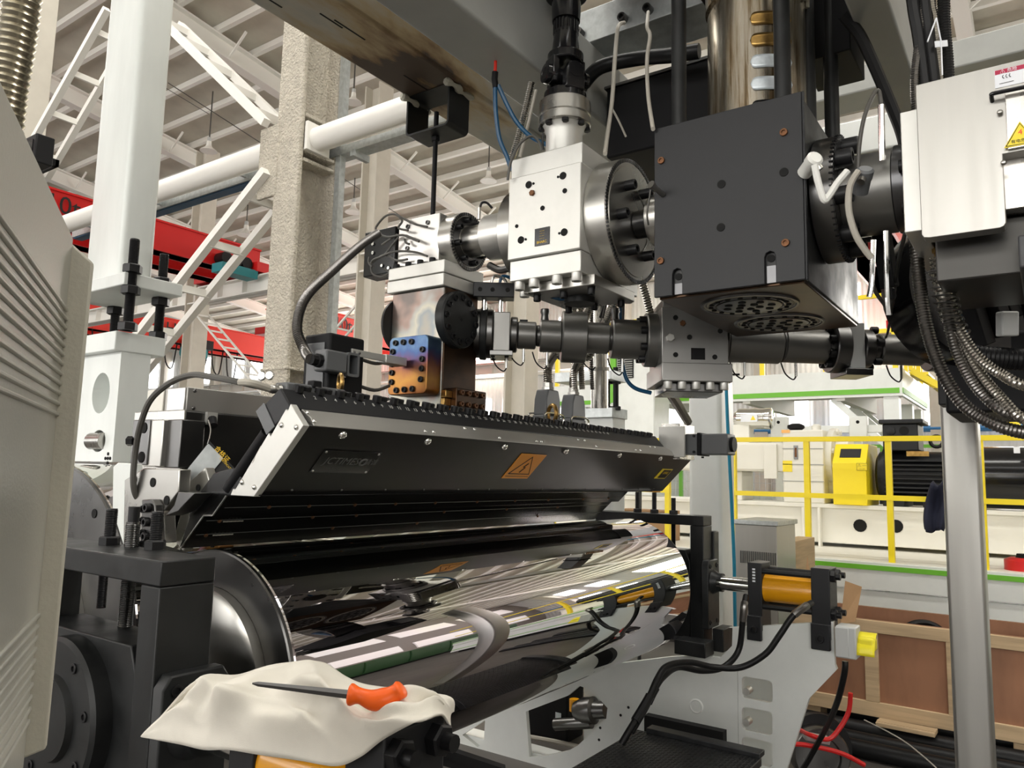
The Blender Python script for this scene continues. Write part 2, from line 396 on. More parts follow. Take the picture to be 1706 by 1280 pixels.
pane = MB().box(-.06, .03, -.55, .55, -.85, .85).build('window_pane', 'window_glow', smooth=0)
copies(pane, wr, [Matrix.Translation((29.98, y + s, z)) for y in range(-14, 62, 5) for s in (0, 1.9) for z in (8.1, 4.4)])
pane = MB().box(-.03, .06, -1.6, 1.6, -1.0, 1.0).build('window_pane', 'window_glow', smooth=0)
copies(pane, wl, [Matrix.Translation((-14.98, y, z)) for y in range(-14, 62, 4) for z in (3.0, 7.5)])
pane = MB().box(-1.6, 1.6, -.03, .06, -1.0, 1.0).build('window_pane', 'window_dull', smooth=0)
copies(pane, wn, [Matrix.Translation((x, -16.98, z)) for x in range(-13, 31, 4) for z in (3.0, 7.5)])
for z in (2.6, 6.3): MB().box(29.8, 30, -17, 62, z, z + .22).build('girt', 'hall_white', wr, smooth=0)
MB().cyl((29.6, -17, 3.5), (29.6, 62, 3.5), .12, 8).build('blue_wall_pipe', 'blue_strip', wr)
for y in range(-15, 62, 6): MB().box(29.5, 30, y - .25, y + .25, 0, 9.7).build('wall_column', 'hall_column', wr, smooth=0)
# ------------------------------------------------------------------ hall columns and bracing
def icolumn(x, y, h, label, mt='hall_column', w=.34, group=None, z0=0):
    t = thing('steel_column', (x, y, z0), label, 'column', group)
    b = MB().box(x - .02, x + .02, y - w / 2, y + w / 2, z0, h)
    b.build('web', mt, t, smooth=0)
    for s in (-1, 1):
        f = MB().box(x - w / 2, x + w / 2, y + s * w / 2 - .025, y + s * w / 2 + .025, z0, h); f.build('flange', mt, t, bevel=.012)
    return t
def runway(x, y0, y1, z, label):
    t = thing('crane_runway', (x, y0, z), label, 'crane rail')
    MB().box(x - .2, x + .2, y0, y1, z, z + .04).build('bottom_flange', 'hall_white', t, smooth=0)
    MB().box(x - .2, x + .2, y0, y1, z + .46, z + .5).build('top_flange', 'hall_white', t, smooth=0)
    MB().box(x - .015, x + .015, y0, y1, z, z + .5).build('web', 'hall_white', t, smooth=0)
    st = MB().box(-.18, .18, -.01, .01, .04, .46).build('stiffener', 'hall_white', smooth=0)
    copies(st, t, [Matrix.Translation((x, y0 + .6 + 1.2 * i, z)) for i in range(int((y1 - y0) / 1.2))])
    MB().box(x - .04, x + .04, y0, y1, z + .5, z + .56).build('rail', 'steel_dark', t, smooth=0)
    return t
G = 'pale steel columns of the far bay'
for y in (9.2, 13.9, 21.5, 29.1, 36.7): icolumn(13.4, y, 11.6, 'pale I-section steel column carrying the white crane runway', w=.5, group=G)
runway(13.4, -2, 56, 6.62, 'long white stiffened crane runway girder on the far columns')
# far X bracing between the columns at the runway (laced angle pairs)
def ladder(p, q, gap, label, group, rung=.45, w=.05, name='lattice_brace'):
    t = thing(name, p, label, 'brace', group); p, q = Vector(p), Vector(q); d = (q - p); n = int(d.length / rung)
    for s in (0, 1): MB().bar(p + Vector((gap * s, 0, 0)), q + Vector((gap * s, 0, 0)), w, w).build('angle_rail', 'hall_white', t, smooth=0)
    r = MB().bar((0, 0, 0), (gap, 0, 0), w * .5, w).build('rung', 'hall_white', smooth=0)
    copies(r, t, [Matrix.Translation(p + d * ((i + .5) / n)) for i in range(n)])
    return t
GB = 'laced diagonals between the far columns'
ladder((13.2, 21.4, 6.4), (13.2, 14.2, 1.0), .5, 'white laced brace falling towards the nearer far column under the crane runway', GB)
ladder((13.78, 21.4, 1.0), (13.78, 14.2, 6.4), .5, 'white laced brace rising towards the nearer far column under the crane runway', GB)
# near column: rough fire-proofed I-section with strut cleats, and its galvanised trunking
t = thing('fireproofed_column', (5, 6.1, 0), 'thick I-section column coated in rough beige fireproofing beside the feedblock', 'column')
pc = at(485, 400, X=4.80); cy0 = pc.y
yA, yB = at(437, 600, X=4.8).y, at(478, 600, X=4.8).y           # flange facing the camera
pl = [(4.8, yA), (4.8, yB), (4.86, yB)]
MB().box(4.80, 4.86, yB - .0, yA, 0, 12.8).build('flange', 'fireproof', t, bevel=.02, seg=3)
xw = at(556, 400, Y=yB).x
MB().box(4.86, xw - .05, (yA + yB) / 2 - .03, (yA + yB) / 2 + .03, 0, 12.8).build('web', 'fireproof', t)
MB().box(xw - .05, xw, yB, yA, 0, 12.8).build('flange', 'fireproof', t, bevel=.02)
for z in (at(500, 185, Y=yB).z, at(500, 262, Y=yB).z, at(500, 208, Y=yB).z, at(500, 245, Y=yB).z):
    MB().box(4.86, xw - .04, yB - .005, yA, z - .02, z + .02).build('stiffener_plate', 'fireproof', t, bevel=.008)
zt = at(450, 265, X=4.8).z
MB().box(4.79, 4.83, yA - .05, yA + .26, zt - .42, zt + .36).build('gusset_plate', 'fireproof', t, bevel=.01)
zb = at(480, 610, X=4.8).z
MB().box(4.79, xw + .01, yB - .02, yA + .02, zb - .03, zb).build('splice_lip', 'fireproof', t, bevel=.01)
q = at(556, 300, Y=yB - .02)
tr = thing('cable_trunking', (q.x, q.y, 0), 'narrow galvanised cable trunking running up the fireproofed column', 'trunking')
MB().box(q.x, q.x + .07, yB - .10, yB - .03, 0, 12).build('channel', 'galvanised', tr, smooth=0)
MB().box(q.x - .004, q.x + .074, yB - .108, yB - .10, 0, 12).build('cover', 'galvanised', tr, smooth=0)
# tubular struts along Y at about 5 m
for p0, p1, lab in (((445, 257), (110, 360), 'round white strut tube between the fireproofed column and the square post'), ((527, 234), (1000, 90), 'round white strut tube between the fireproofed column and the hanger bracket')):
    a0, a1 = at(*p0, X=5.0), at(*p1, X=5.0); a1.z = a0.z; a0.y = yA + .03 if p0[0] < 500 else yB - .03
    s = thing('strut_tube', a0, lab, 'strut'); MB().cyl(a0, a1, .125, 20).build('tube', 'hall_white', s)
    MB().box(a0.x - .15, a0.x + .15, min(a0.y, a0.y) - .02, a0.y + .02, a0.z - .15, a0.z + .15).build('end_plate', 'hall_white', s)
a0, a1 = at(450, 285, X=5.3), at(215, 352, X=5.3); a1.z = a0.z
s = thing('cable_ladder', a0, 'long dark cable tray hung under the white strut tube', 'cable tray')
for yq in (a0.y + .4, a0.y + 2.2, a0.y + 4.0): MB().box(5.02, 5.27, yq - .02, yq + .02, a0.z - .01, a0.z + .14).build('hanger', 'galvanised', s, smooth=0)
MB().box(5.25, 5.42, a0.y, a1.y + 1.5, a0.z - .06, a0.z + .04).build('tray', 'galvanised', s, smooth=0)
MB().box(5.27, 5.40, a0.y, a1.y + 1.5, a0.z - .075, a0.z - .06).build('tray_base', 'blue_hose', s, smooth=0)
a0, a1 = at(545, 262, X=5.3), at(690, 218, X=5.3); a1.z = a0.z
s = thing('cable_ladder', a0, 'short galvanised cable tray between the fireproofed column and the hanger bracket', 'cable tray')
MB().box(5.25, 5.42, a1.y - 1, a0.y, a0.z - .05, a0.z + .04).build('tray', 'galvanised', s, smooth=0)
MB().box(5.22, 5.45, a0.y - .5, a0.y - .45, a0.z - .12, a0.z - .05).build('bracket', 'galvanised', s, smooth=0)
GN = 'near laced diagonals'
def lad2(p, q, X, label):
    a, b = at(*p, X=X), at(*q, X=X); return ladder(a, b, .42, label, None, .62, .085)
lad2((443, 205), (250, 15), 4.75, 'white laced diagonal brace rising from the fireproofed column')
lad2((443, 285), (165, 640), 4.75, 'white laced diagonal brace descending from the fireproofed column')
lad2((178, 15), (30, 280), 4.75, 'white laced diagonal brace between the square post and beige I-section column')
c2 = icolumn(5, 13.3, 12.8, 'beige I-section column behind the corrugated duct', w=.5)
b_ = thing('junction_enclosure', (5, 12.6, 6), 'small black enclosure fixed to the beige column', 'enclosure')
pp = at(62, 252, X=4.6); MB().box(4.5, 4.75, pp.y - .18, pp.y + .3, pp.z - .22, pp.z + .2).build('body', 'black_matte', b_, bevel=.02)
MB().box(4.75, 4.98, pp.y + .2, pp.y + .3, pp.z - .05, pp.z + .05).build('bracket_arm', 'black_matte', b_, smooth=0); MB().box(4.94, 4.99, pp.y + .2, 13.1, pp.z - .05, pp.z + .05).build('bracket_arm', 'black_matte', b_, smooth=0)
MB().box(4.49, 4.5, pp.y - .1, pp.y + .2, pp.z - .14, pp.z + .12).build('cover', 'black_gloss', b_)
# ------------------------------------------------------------------ bridge cranes
runway(28.9, -2, 56, 6.30, 'white crane runway girder along the far window wall')
def crane(y, x0, x1, ztop, h, label, mt='red_paint', gap=1.4, marks=None):
    t = thing('bridge_crane', (x0, y, ztop), label, 'crane')
    for i, yy in enumerate((y, y + gap)):
        g = MB().box(x0, x1, yy, yy + .45, ztop - h, ztop).build('girder', mt, t, smooth=0)
        MB().box(x0, x1, yy - .06, yy + .51, ztop - .05, ztop).build('top_plate', mt, g, smooth=0)
        MB().box(x0, x1, yy - .06, yy + .51, ztop - h, ztop - h + .04).build('bottom_plate', mt, g, smooth=0)
    for x in (x0, x1 - .5): MB().box(x, x + .5, y - .6, y + gap + 1.1, ztop - h - .0, ztop - h + .28).build('end_carriage', 'red_paint', t, smooth=0)
    if marks: text(marks[0], marks[1], 'ink_black', basis((marks[2], y - .065, ztop - h * .45), (1, 0, 0), (0, 0, 1)), t, 'capacity_mark', .004)
    return t
c1_ = crane(18.75, -14, 13.58, 8.0, .82, 'red bridge crane girder spanning in front of the near runway', marks=('10t', .6, 8.05))
hz = c1_
MB().box(12.0, 13.15, 18.2, 18.68, 6.95, 7.2).build('drive_frame', 'teal', hz, smooth=0)
for i in range(3): MB().cyl((12.2 + .33 * i, 18.3, 7.37), (12.2 + .33 * i, 18.66, 7.37), .17, 12).build('drive_motor', 'black_oxide', hz)
crane(23.2, 18.6, 29, 7.9, 1.0, 'red bridge crane marked 10t in the far bay', 'red_bright', marks=('10t', .75, 20.9))
c3_ = crane(30.5, 13.7, 29, 7.9, 1.0, 'deeper red bridge crane with festoon cables in the far bay', 'red_bright', marks=('21H', .7, 17.5))
hz = c3_
MB().cyl((18.2, 30.0, 6.5), (19.2, 30.0, 6.5), .28, 14).build('hoist_drum', 'teal', hz); MB().box(18.4, 19.5, 29.8, 30.44, 6.7, 7.1).build('hoist_frame', 'black_oxide', hz, smooth=0)
fc = c3_
for i in range(9):
    x = 14.6 + .75 * i; MB().tube(smooth_pts([(x, 30.47, 6.95), (x + .1, 30.40, 6.2 - .2 * (i % 3)), (x + .4, 30.40, 6.0 - .2 * (i % 3)), (x + .6, 30.47, 6.93)], 4), .03, 5).build('festoon_loop', 'rubber', fc)
# crane seen beyond the black screen changer at the right
cr = crane(2.5, 16.5, 29, 7.9, 1.0, 'red bridge crane behind the hanging chrome probes', 'red_bright', gap=.75)
# ------------------------------------------------------------------ high-bay lamps
def lamp(px, py, D, label):
    p = at(px, py, D=D); t = thing('high_bay_lamp', p, label, 'lamp', 'high-bay lamps under the roof')
    s = .0085 * D
    MB().lathe(p, (0, 0, -1), [(-.7 * s, .35 * s), (-.2 * s, .38 * s), (0, .42 * s), (.25 * s, .55 * s), (.8 * s, 1.25 * s), (.9 * s, 1.3 * s)], 16, caps=True).build('reflector', 'hall_white', t)
    MB().lathe(p + Vector((0, 0, .7 * s)), (0, 0, 1), [(0, .30 * s), (.6 * s, .30 * s), (.7 * s, .1 * s)], 12).build('gear_housing', 'plastic_light', t)
    MB().cyl(p + Vector((0, 0, s)), (p.x, p.y, zr(p.x) + .2), .02, 5).build('cord', 'cable_grey', t)
lamp(348, 243, 21.5, 'white high-bay lamp hanging between the square post and fireproofed column')
lamp(589, 162, 19.0, 'white high-bay lamp above the strut tube beside the hanger bracket')
lamp(589, 345, 26.0, 'small white high-bay lamp beside the fireproofed column trunking')
lamp(814, 293, 22.5, 'white high-bay lamp beside the gear pump')
lamp(410, 383, 29.0, 'distant white high-bay lamp close to the fireproofed column')
wire = thing('suspension_wire', (8, 16, 10), 'thin dark suspension wires strung under the roof', 'wire')
for (a_, b_, X0) in (((72, 24), (348, 190), 9.5), ((280, 138), (445, 245), 9.5), ((560, 290), (760, 420), 13.0)):
    MB().tube([at(*a_, X=X0), at(*b_, X=X0 + 2)], .012, 4).build('wire', 'cable_grey', wire)
# ================================================================== machine
from mathutils.geometry import tessellate_polygon
def rrect(u0, u1, v0, v1, r, n=4):
    o = []
    for cu, cv, a in ((u1 - r, v1 - r, 0), (u0 + r, v1 - r, 90), (u0 + r, v0 + r, 180), (u1 - r, v0 + r, 270)):
        for k in range(n + 1):
            t = math.radians(a + 90 * k / n); o.append((cu + r * math.cos(t), cv + r * math.sin(t)))
    return o
def disc(cu, cv, r, n=18, ry=None): return [(cu + r * math.cos(2 * math.pi * k / n), cv + (ry or r) * math.sin(2 * math.pi * k / n)) for k in range(n)]
def plate(loops, axis, a, b):
    """flat plate with holes: loops[0] outline, others holes; extruded along an axis from a to b"""
    tri = tessellate_polygon([[Vector((u, v, 0)) for u, v in l] for l in loops])
    flat = [p for l in loops for p in l]; n = len(flat)
    def mk(u, v, t): return (t, u, v) if axis == 'X' else (u, t, v) if axis == 'Y' else (u, v, t)
    m = MB(); m.v = [mk(u, v, a) for u, v in flat] + [mk(u, v, b) for u, v in flat]
    m.f = [tuple(t) for t in tri] + [tuple(i + n for i in reversed(t)) for t in tri]
    k = 0
    for l in loops:
        for i in range(len(l)):
            j = k + (i + 1) % len(l); m.f.append((k + i, j, j + n, k + i + n))
        k += len(l)
    return m
AX = Vector((1, 0, 0)); AY = Vector((0, 1, 0)); AZ = Vector((0, 0, 1))
def bolts(src, parent, frames): return copies(src, parent, frames)
def threaded(p, d, r, L, pitch=.004):
    n = int(L / pitch); prof = []
    for i in range(n): prof += [(i * pitch, r), (i * pitch + pitch * .5, r * .9)]
    prof += [(L, r * .9)]; return MB().lathe(p, d, prof, 14)
# ------------------------------------------------------------------ rolls
def roll(cy, cz, R, x0, x1, label, name, hub):
    t = thing(name, (x0, cy, cz), label, 'roller')
    MB().lathe((x0 + .012, cy, cz), AX, [(0, R - .003), (.004, R), (x1 - x0 - .028, R), (x1 - x0 - .024, R - .003)], 180).build('shell', 'chrome_roll', t, smooth=30)
    MB().lathe((x0, cy, cz), AX, [(.011, hub), (0, hub + .001), (0, R - .006), (.003, R - .002), (.0115, R - .002)], 120, caps=False).build('end_ring', 'steel_dark', t, smooth=30)
    MB().lathe((x0 + .001, cy, cz), AX, [(-.035, hub * .45), (-.035, hub * .93), (-.028, hub), (.01, hub)], 90, caps=True).build('end_cover', 'steel', t, smooth=30)
    MB().lathe((x1 - .012, cy, cz), AX, [(0, R - .002), (.012, R - .004), (.012, hub * .4)], 90, caps=False).build('end_ring', 'steel_dark', t, smooth=30)
    MB().cyl((x0 - .27, cy, cz), (x0, cy, cz), .075, 28).build('journal', 'steel_dark', t); MB().cyl((x1, cy, cz), (x1 + .16, cy, cz), .075, 28).build('journal', 'steel_dark', t)
    return t
RY, RZ, RR = 1.761, 1.064, .328
r1 = roll(RY, RZ, RR, 1.2, 3.57, 'mirror-chromed roll with steel end ring under the die lip', 'chill_roll', .235)
MB().box(1.1965, 1.2005, RY - .282, RY - .268, RZ - .03, RZ + .035).build('end_slot', 'void', r1, smooth=0)
r2 = roll(2.674, 1.043, .56, 1.2, 3.57, 'large chromed roll behind the white perforated post', 'chill_roll', .30)
h = hole(.014); copies(h, r2, [frame((1.199, 2.674 + .5 * math.cos(a), 1.043 + .5 * math.sin(a)), -AX) for a in [math.radians(d) for d in (100, 125, 150, 175, 200)]])
# ------------------------------------------------------------------ flat sheet die
XA, XB = 1.20, 3.64
die = thing('sheet_die', (XA, 1.6, 1.53), 'long dark flat sheet die with numbered lip bolts above the chrome roll', 'die')
T_, L_, B_, R_ = (1.543, 1.800), (1.628, 1.742), (1.58, 1.684), (1.497, 1.748)
rail = MB().prism([T_, L_, B_, R_], 'X', XA, 3.40).build('adjuster_bar', 'black_plate', die, bevel=.004)
rail_c = MB().prism([(1.600, 1.7645), (1.6305, 1.7435), (1.582, 1.683), (1.552, 1.704)], 'X', XA - .003, XA).build('end_cap', 'plastic_grey', die, bevel=.001)
fN = Vector((0, -(1.800 - 1.748), (1.543 - 1.497))).normalized(); fN = Vector((0, -.75, .66)).normalized()      # normal of the numbered face
fU = Vector((0, T_[0] - R_[0], T_[1] - R_[1])).normalized()
fN = AX.cross(fU); fN = fN if fN.y < 0 else -fN
bt = MB(); bt.lathe((0, 0, 0), (0, 0, 1), [(0, .0135), (.017, .0135), (.019, .0115), (.019, .007), (.010, .006)], 10)
bt = bt.build('adjusting_bolt', 'black_oxide')
nb = 62; pitch = (3.36 - 1.255) / (nb - 1); bd = Vector((0, .12, 1)).normalized()
bd = Vector((0, fN.y * .75 + fU.y * .55, fN.z * .75 + fU.z * .55)).normalized()
copies(bt, die, [frame((1.255 + i * pitch, T_[0] + .002 + (.010 if i % 2 else -.002), T_[1] - .006 + (0 if i % 2 else .0)), bd) for i in range(nb)])
for i in range(0, nb):
    if i < 48: text(str(i + 1), .0165, 'ink_white', basis(Vector((1.262 + i * pitch, 0, 0)) + Vector((0, T_[0], T_[1])) - fU * .024 + fN * .0012, AX, fU), die, 'bolt_number', .0002)
MB().prism([(1.497, 1.748), (1.460, 1.727), (1.446, 1.706), (1.452, 1.702), (1.50, 1.735)], 'X', XA + .03, 3.40).build('cover_strip', 'satin', die, bevel=.002)
panel = MB().prism([(1.4455, 1.7055), (1.6135, 1.534), (1.735, 1.528), (1.60, 1.68), (1.50, 1.73)], 'X', XA + .012, XB).build('front_panel', 'panel_steel', die, bevel=.003)
pU = Vector((0, 1.4455 - 1.6135, 1.7055 - 1.534)).normalized(); pN = AX.cross(pU); pN = pN if pN.y < 0 else -pN
pc0 = Vector((0, 1.4455, 1.7055))
def pp_(x, d, off=0): return Vector((x, 0, 0)) + pc0 - pU * d + pN * off
copies(dome_screw(.0125, 'bright', 'panel_screw'), panel, [frame(pp_(x, .022, 0), pN) for x in (1.335, 1.66, 2.04, 2.43, 2.86, 3.27)])
copies(dome_screw(.004, 'steel_dark', 'screw'), panel, [frame(pp_(1.3 + .17 * i, .222, 0), pN) for i in range(14)])
sN = Vector((0, -.80, .5)).normalized()
copies(dome_screw(.0055, 'bright', 'strip_screw'), die, [frame((x, 1.4785, 1.7385), Vector((0, -.5, .86))) for x in (1.235, 1.85, 1.90, 2.55, 2.6, 3.2, 3.25)] + [frame((x, 1.453, 1.7165), Vector((0, -.86, .5))) for x in (1.235, 1.64, 1.675, 2.0, 2.22, 2.25, 2.65, 3.0, 3.05)])
# end plate on the operator side, bent steel with four screws
endp = MB().prism([(1.492, 1.757), (1.4405, 1.704), (1.610, 1.531), (1.705, 1.531), (1.700, 1.550), (1.688, 1.549), (1.566, 1.686), (1.562, 1.675), (1.510, 1.742)][:1] + [(1.4405, 1.704), (1.610, 1.531), (1.706, 1.531), (1.697, 1.548), (1.687, 1.547), (1.568, 1.688), (1.560, 1.680), (1.508, 1.745), (1.500, 1.741)], 'X', XA - .007, XA + .012).build('end_plate', 'steel_pale', die, bevel=.0015)
copies(dome_screw(.0075, 'bright'), endp, [frame((XA - .007, y, z), -AX) for y, z in ((1.520, 1.706), (1.465, 1.700), (1.660, 1.565), (1.610, 1.554))])
# dark tie rod beside the end plate, and stepped lower lip body
MB().cyl((XA + .012, 1.597, 1.690), (XA + .012, 1.742, 1.545), .017, 16).build('heater_rod', 'black_matte', die)
MB().tube(smooth_pts([(XA, 1.60, 1.655), (XA - .004, 1.62, 1.62), (XA, 1.635, 1.60)], 5), .004, 6).build('sensor_lead', 'cable_beige', die)
lip = MB().prism([(1.600, 1.533), (1.735, 1.528), (1.787, 1.477), (1.826, 1.475), (1.925, 1.381), (1.932, 1.384), (1.872, 1.52), (1.80, 1.585), (1.72, 1.60)], 'X', XA + .004, 3.50).build('lip_body', 'panel_lip', die, bevel=.002)
MB().prism([(1.7345, 1.5265), (1.787, 1.4745), (1.826, 1.4725), (1.9245, 1.378), (1.926, 1.381), (1.827, 1.4765), (1.788, 1.4785), (1.736, 1.530)], 'X', XA, XA + .004).build('lip_edge', 'steel', die, smooth=0)
for y, z in ((1.766, 1.4965), (1.842, 1.459), (1.884, 1.4195)):
    MB().box(XA + .02, 3.49, y - .0005, y + .0005, z - .001, z + .0006).build('lip_seam', 'steel_gun', lip, smooth=0)
ld = Vector((0, -.68, -.73)).normalized()
copies(dome_screw(.006, 'copper_rust', 'lip_screw'), lip, [frame((x, 1.766, 1.4955), ld) for x in (1.36, 1.5, 1.68, 1.86, 2.06, 2.30, 2.55, 2.8, 3.1, 3.35)] + [frame((x, 1.842, 1.457), ld) for x in (1.26, 1.58, 1.76, 2.2, 2.6, 3.0)] + [frame((x, 1.884, 1.417), ld) for x in (1.25, 1.7, 2.1, 2.9)])
for y, z in ((1.842, 1.4565), (1.884, 1.4175)):
    MB().tube([(1.27 + .006 * i, y + (.003 if i % 2 else -.003), z - .002) for i in range(12)], .0016, 5).build('heater_lead', 'cable_beige', lip)
# rear (upper) die body behind the numbered bar, coloured black for the shaded cavity
body = MB().prism([(1.628, 1.742), (1.67, 1.705), (1.80, 1.575), (1.89, 1.47), (1.934, 1.388), (1.87, 1.50), (1.72, 1.60), (1.58, 1.684)], 'X', XA + .05, 3.50).build('rear_body', 'black_cast', die, bevel=.003)
side = MB().prism([(1.868, 1.600), (1.852, 1.566), (1.866, 1.548), (1.846, 1.516), (1.860, 1.500), (1.846, 1.478), (1.92, 1.474), (2.055, 1.41), (2.00, 1.372), (1.955, 1.368), (1.918, 1.470)][:0] + [(1.86, 1.600), (1.835, 1.560), (1.850, 1.535), (1.825, 1.510), (1.838, 1.480), (1.872, 1.476), (1.935, 1.372), (1.985, 1.40), (1.93, 1.56)], 'X', XA + .018, XA + .045).build('side_plate', 'steel', die, bevel=.002)
copies(hole(.009), side, [frame((XA + .017, 1.885, 1.545), -AX), frame((XA + .017, 1.905, 1.47), -AX)])
# nameplate, hazard labels
def on_panel(x0, x1, d0, d1, mt, name, off=.0015, th=.002):
    c = pp_((x0 + x1) / 2, (d0 + d1) / 2, off); return MB().obox(c, AX, pU, pN, x1 - x0, abs(d1 - d0), th).build(name, mt, panel, bevel=.0008)
npl = on_panel(1.312, 1.515, .075, .155, 'black_gloss', 'nameplate')
npl['label'] = 'black nameplate with embossed lettering'
text('JCTIMES', .034, 'ink_dim', basis(pp_(1.395, .112, .0027), AX, pU), panel, 'nameplate_lettering', .0003, shear=.15)
MB().ring(pp_(1.470, .112, .003), pN, .011, .003, 20, 6).build('nameplate_emblem', 'ink_dim', panel)
text('精诚', .024, 'ink_dim', basis(pp_(1.499, .112, .0027), AX, pU), panel, 'nameplate_lettering', .0003)
copies(dome_screw(.004, 'steel'), panel, [frame(pp_(x, d, .002), pN) for x in (1.320, 1.507) for d in (.081, .149)])
def hazard(x0, x1, d0, d1):
    o = on_panel(x0, x1, d0, d1, 'hazard_orange', 'hazard_label'); cx_, w, hh = (x0 + x1) / 2, x1 - x0, d1 - d0
    a, b_, c = pp_(x0 + w * .10, d1 - hh * .2, .003), pp_(x1 - w * .10, d1 - hh * .2, .003), pp_(cx_, d0 + hh * .10, .003)
    MB().tube([a, b_, c, a], .0018, 5).build('warning_triangle', 'ink_black', panel)
    m = MB(); z1, z2, z3, z4 = pp_(cx_ + .008, d0 + hh * .36, .003), pp_(cx_ - .006, d0 + hh * .52, .003), pp_(cx_ + .007, d0 + hh * .52, .003), pp_(cx_ - .006, d1 - hh * .26, .003)
    m.tube([z1, z2, z3, z4], .0022, 5).build('lightning_bolt', 'ink_black', panel)
    MB().tube([pp_(x0 + w * .06, d1 - hh * .10, .003), pp_(x1 - w * .06, d1 - hh * .10, .003)], .0012, 4).build('label_rule', 'ink_black', panel)
hazard(2.165, 2.325, .045, .165)
o = on_panel(3.40, 3.52, .085, .150, 'hazard_yellow', 'inspection_label')
on_panel(3.425, 3.512, .091, .144, 'ink_black', 'label_ink', .003, .001)
text('合格证', .02, 'ink_yellow', basis(pp_(3.468, .11, .0038), AX, pU), panel, 'label_text', .0002)
# right-hand end: upright bracket plate and gear motor
MB().box(3.40, 3.415, 1.395, 1.525, 1.70, 1.845).build('motor_bracket', 'steel_pale', die, bevel=.002)
MB().box(3.415, 3.60, 1.425, 1.52, 1.69, 1.86).build('bracket_box', 'stainless', die, bevel=.003)
gm = thing('gear_motor', (3.47, 1.36, 1.70), 'small grey square gear motor on the far end of the die', 'motor')
MB().box(3.43, 3.54, 1.345, 1.425, 1.713, 1.81).build('gearbox', 'plastic_grey', gm, bevel=.004)
MB().box(3.425, 3.545, 1.327, 1.345, 1.708, 1.815).build('flange', 'black_matte', gm, bevel=.003)
MB().box(3.43, 3.54, 1.20, 1.327, 1.713, 1.81).build('motor_body', 'plastic_grey', gm, bevel=.006)
MB().cyl((3.485, 1.185, 1.762), (3.485, 1.20, 1.762), .035, 16).build('end_cap', 'black_matte', gm)
copies(hex_bolt(.007, .008), gm, [frame((3.43, y, z), -AX) for y in (1.36, 1.41) for z in (1.725, 1.80)] + [frame((3.46, 1.33, 1.705), -AZ)])
# eye bolts standing on the die
def eye_bolt(x, y, z, s, label):
    t = thing('eye_bolt', (x, y, z), label, 'eye bolt')
    MB().ring((x, y, z + s * 1.25), (.85, -.5, 0), s, s * .24, 28, 10).build('ring', 'brass', t)
    MB().lathe((x, y, 1.742), AZ, [(0, s * .45), (.006, s * .45), (.010, s * .25), (z - 1.742 + s * .3, s * .25)], 14).build('shank', 'brass', t)
pe = at(567, 638, Y=1.64); eye_bolt(pe.x, pe.y, pe.z - .031, .0245, 'brass eye bolt beside the black terminal box on the die')
pe = at(920, 690, Y=1.60); eye_bolt(pe.x, pe.y, pe.z - .044, .035, 'brass eye bolt between the two grey heavy-duty connectors')
# heavy-duty connector hoods on the die (right pair) with corrugated conduits
def connector(px, py, Y, label):
    b0 = at(px, py, Y=Y); x, y = b0.x, b0.y; z = 1.745
    t = thing('cable_connector', (x, y, z), label, 'connector')
    MB().box(x - .09, x + .07, y - .035, y + .035, z, z + .05).build('base_housing', 'black_matte', t, bevel=.005)
    MB().box(x - .065, x + .055, y - .032, y + .032, z + .05, z + .095).build('lower_hood', 'plastic_grey', t, bevel=.005)
    MB().prism([(x - .06, z + .095), (x + .055, z + .095), (x + .05, z + .16), (x + .035, z + .20), (x - .04, z + .20), (x - .055, z + .16)], 'Y', y - .03, y + .03).build('hood', 'plastic_grey', t, bevel=.005)
    for s in (-1, 1): MB().tube(smooth_pts([(x - .07, y + s * .036, z + .06), (x - .075, y + s * .038, z + .10), (x + .055, y + s * .038, z + .10), (x + .065, y + s * .036, z + .06)], 4), .004, 6).build('latch', 'bright', t)
    MB().lathe((x, y, z + .20), AZ, [(0, .026), (.012, .026), (.014, .022), (.03, .022), (.03, .02)], 8).build('gland', 'steel', t)
    return Vector((x, y, z + .23))
g1 = connector(912, 700, 1.66, 'grey heavy-duty connector hood nearer the feedblock on the die')
g2 = connector(955, 705, 1.66, 'grey heavy-duty connector hood nearer the gear motor on the die')
for i, (g, q, lab) in enumerate(((g1, (945, 590), 'corrugated conduit curving up from the connector nearer the feedblock'), (g2, (985, 588), 'corrugated conduit curving up from the connector nearer the gear motor'))):
    e = at(*q, D=3.0); t = thing('flexible_conduit', g, lab, 'conduit')
    MB().tube(smooth_pts([g, g + Vector((0, 0, .07)), g.lerp(e, .6) + Vector((-.02, 0, .05)), e, e + Vector((.10, -.05, .22))], 6), .019, 10, (.009, .003)).build('hose', 'conduit', t)
# black terminal box with connector (left of the feedblock) and its armoured hose
tb0 = at(545, 668, Y=1.80); x0, y0 = tb0.x, 1.80
tb = thing('terminal_box', (x0, y0, 1.745), 'black terminal box with grey connectors standing on the die', 'terminal box')
xa, xb = at(546, 640, Y=1.80).x, at(605, 640, Y=1.80).x; zt_, zb_ = at(605, 565, Y=1.80).z, 1.742
MB().box(xa, xb, 1.80, 1.92, zb_, zt_).build('box', 'black_matte', tb, bevel=.008)
MB().box(xa - .004, xa, 1.82, 1.90, zb_ + .03, zt_ - .03).build('side_cover', 'plastic_grey', tb, bevel=.002)
ch = at(555, 605, Y=1.77)
MB().box(ch.x - .05, ch.x + .035, 1.745, 1.80, ch.z - .03, ch.z + .035).build('plug_hood', 'plastic_grey', tb, bevel=.006)
sk = plate([rrect(ch.x + .045, ch.x + .095, ch.z - .035, ch.z + .04, .008), rrect(ch.x + .053, ch.x + .087, ch.z - .027, ch.z + .032, .005)], 'Y', 1.755, 1.80)
sk.build('open_socket', 'plastic_grey', tb, bevel=.002)
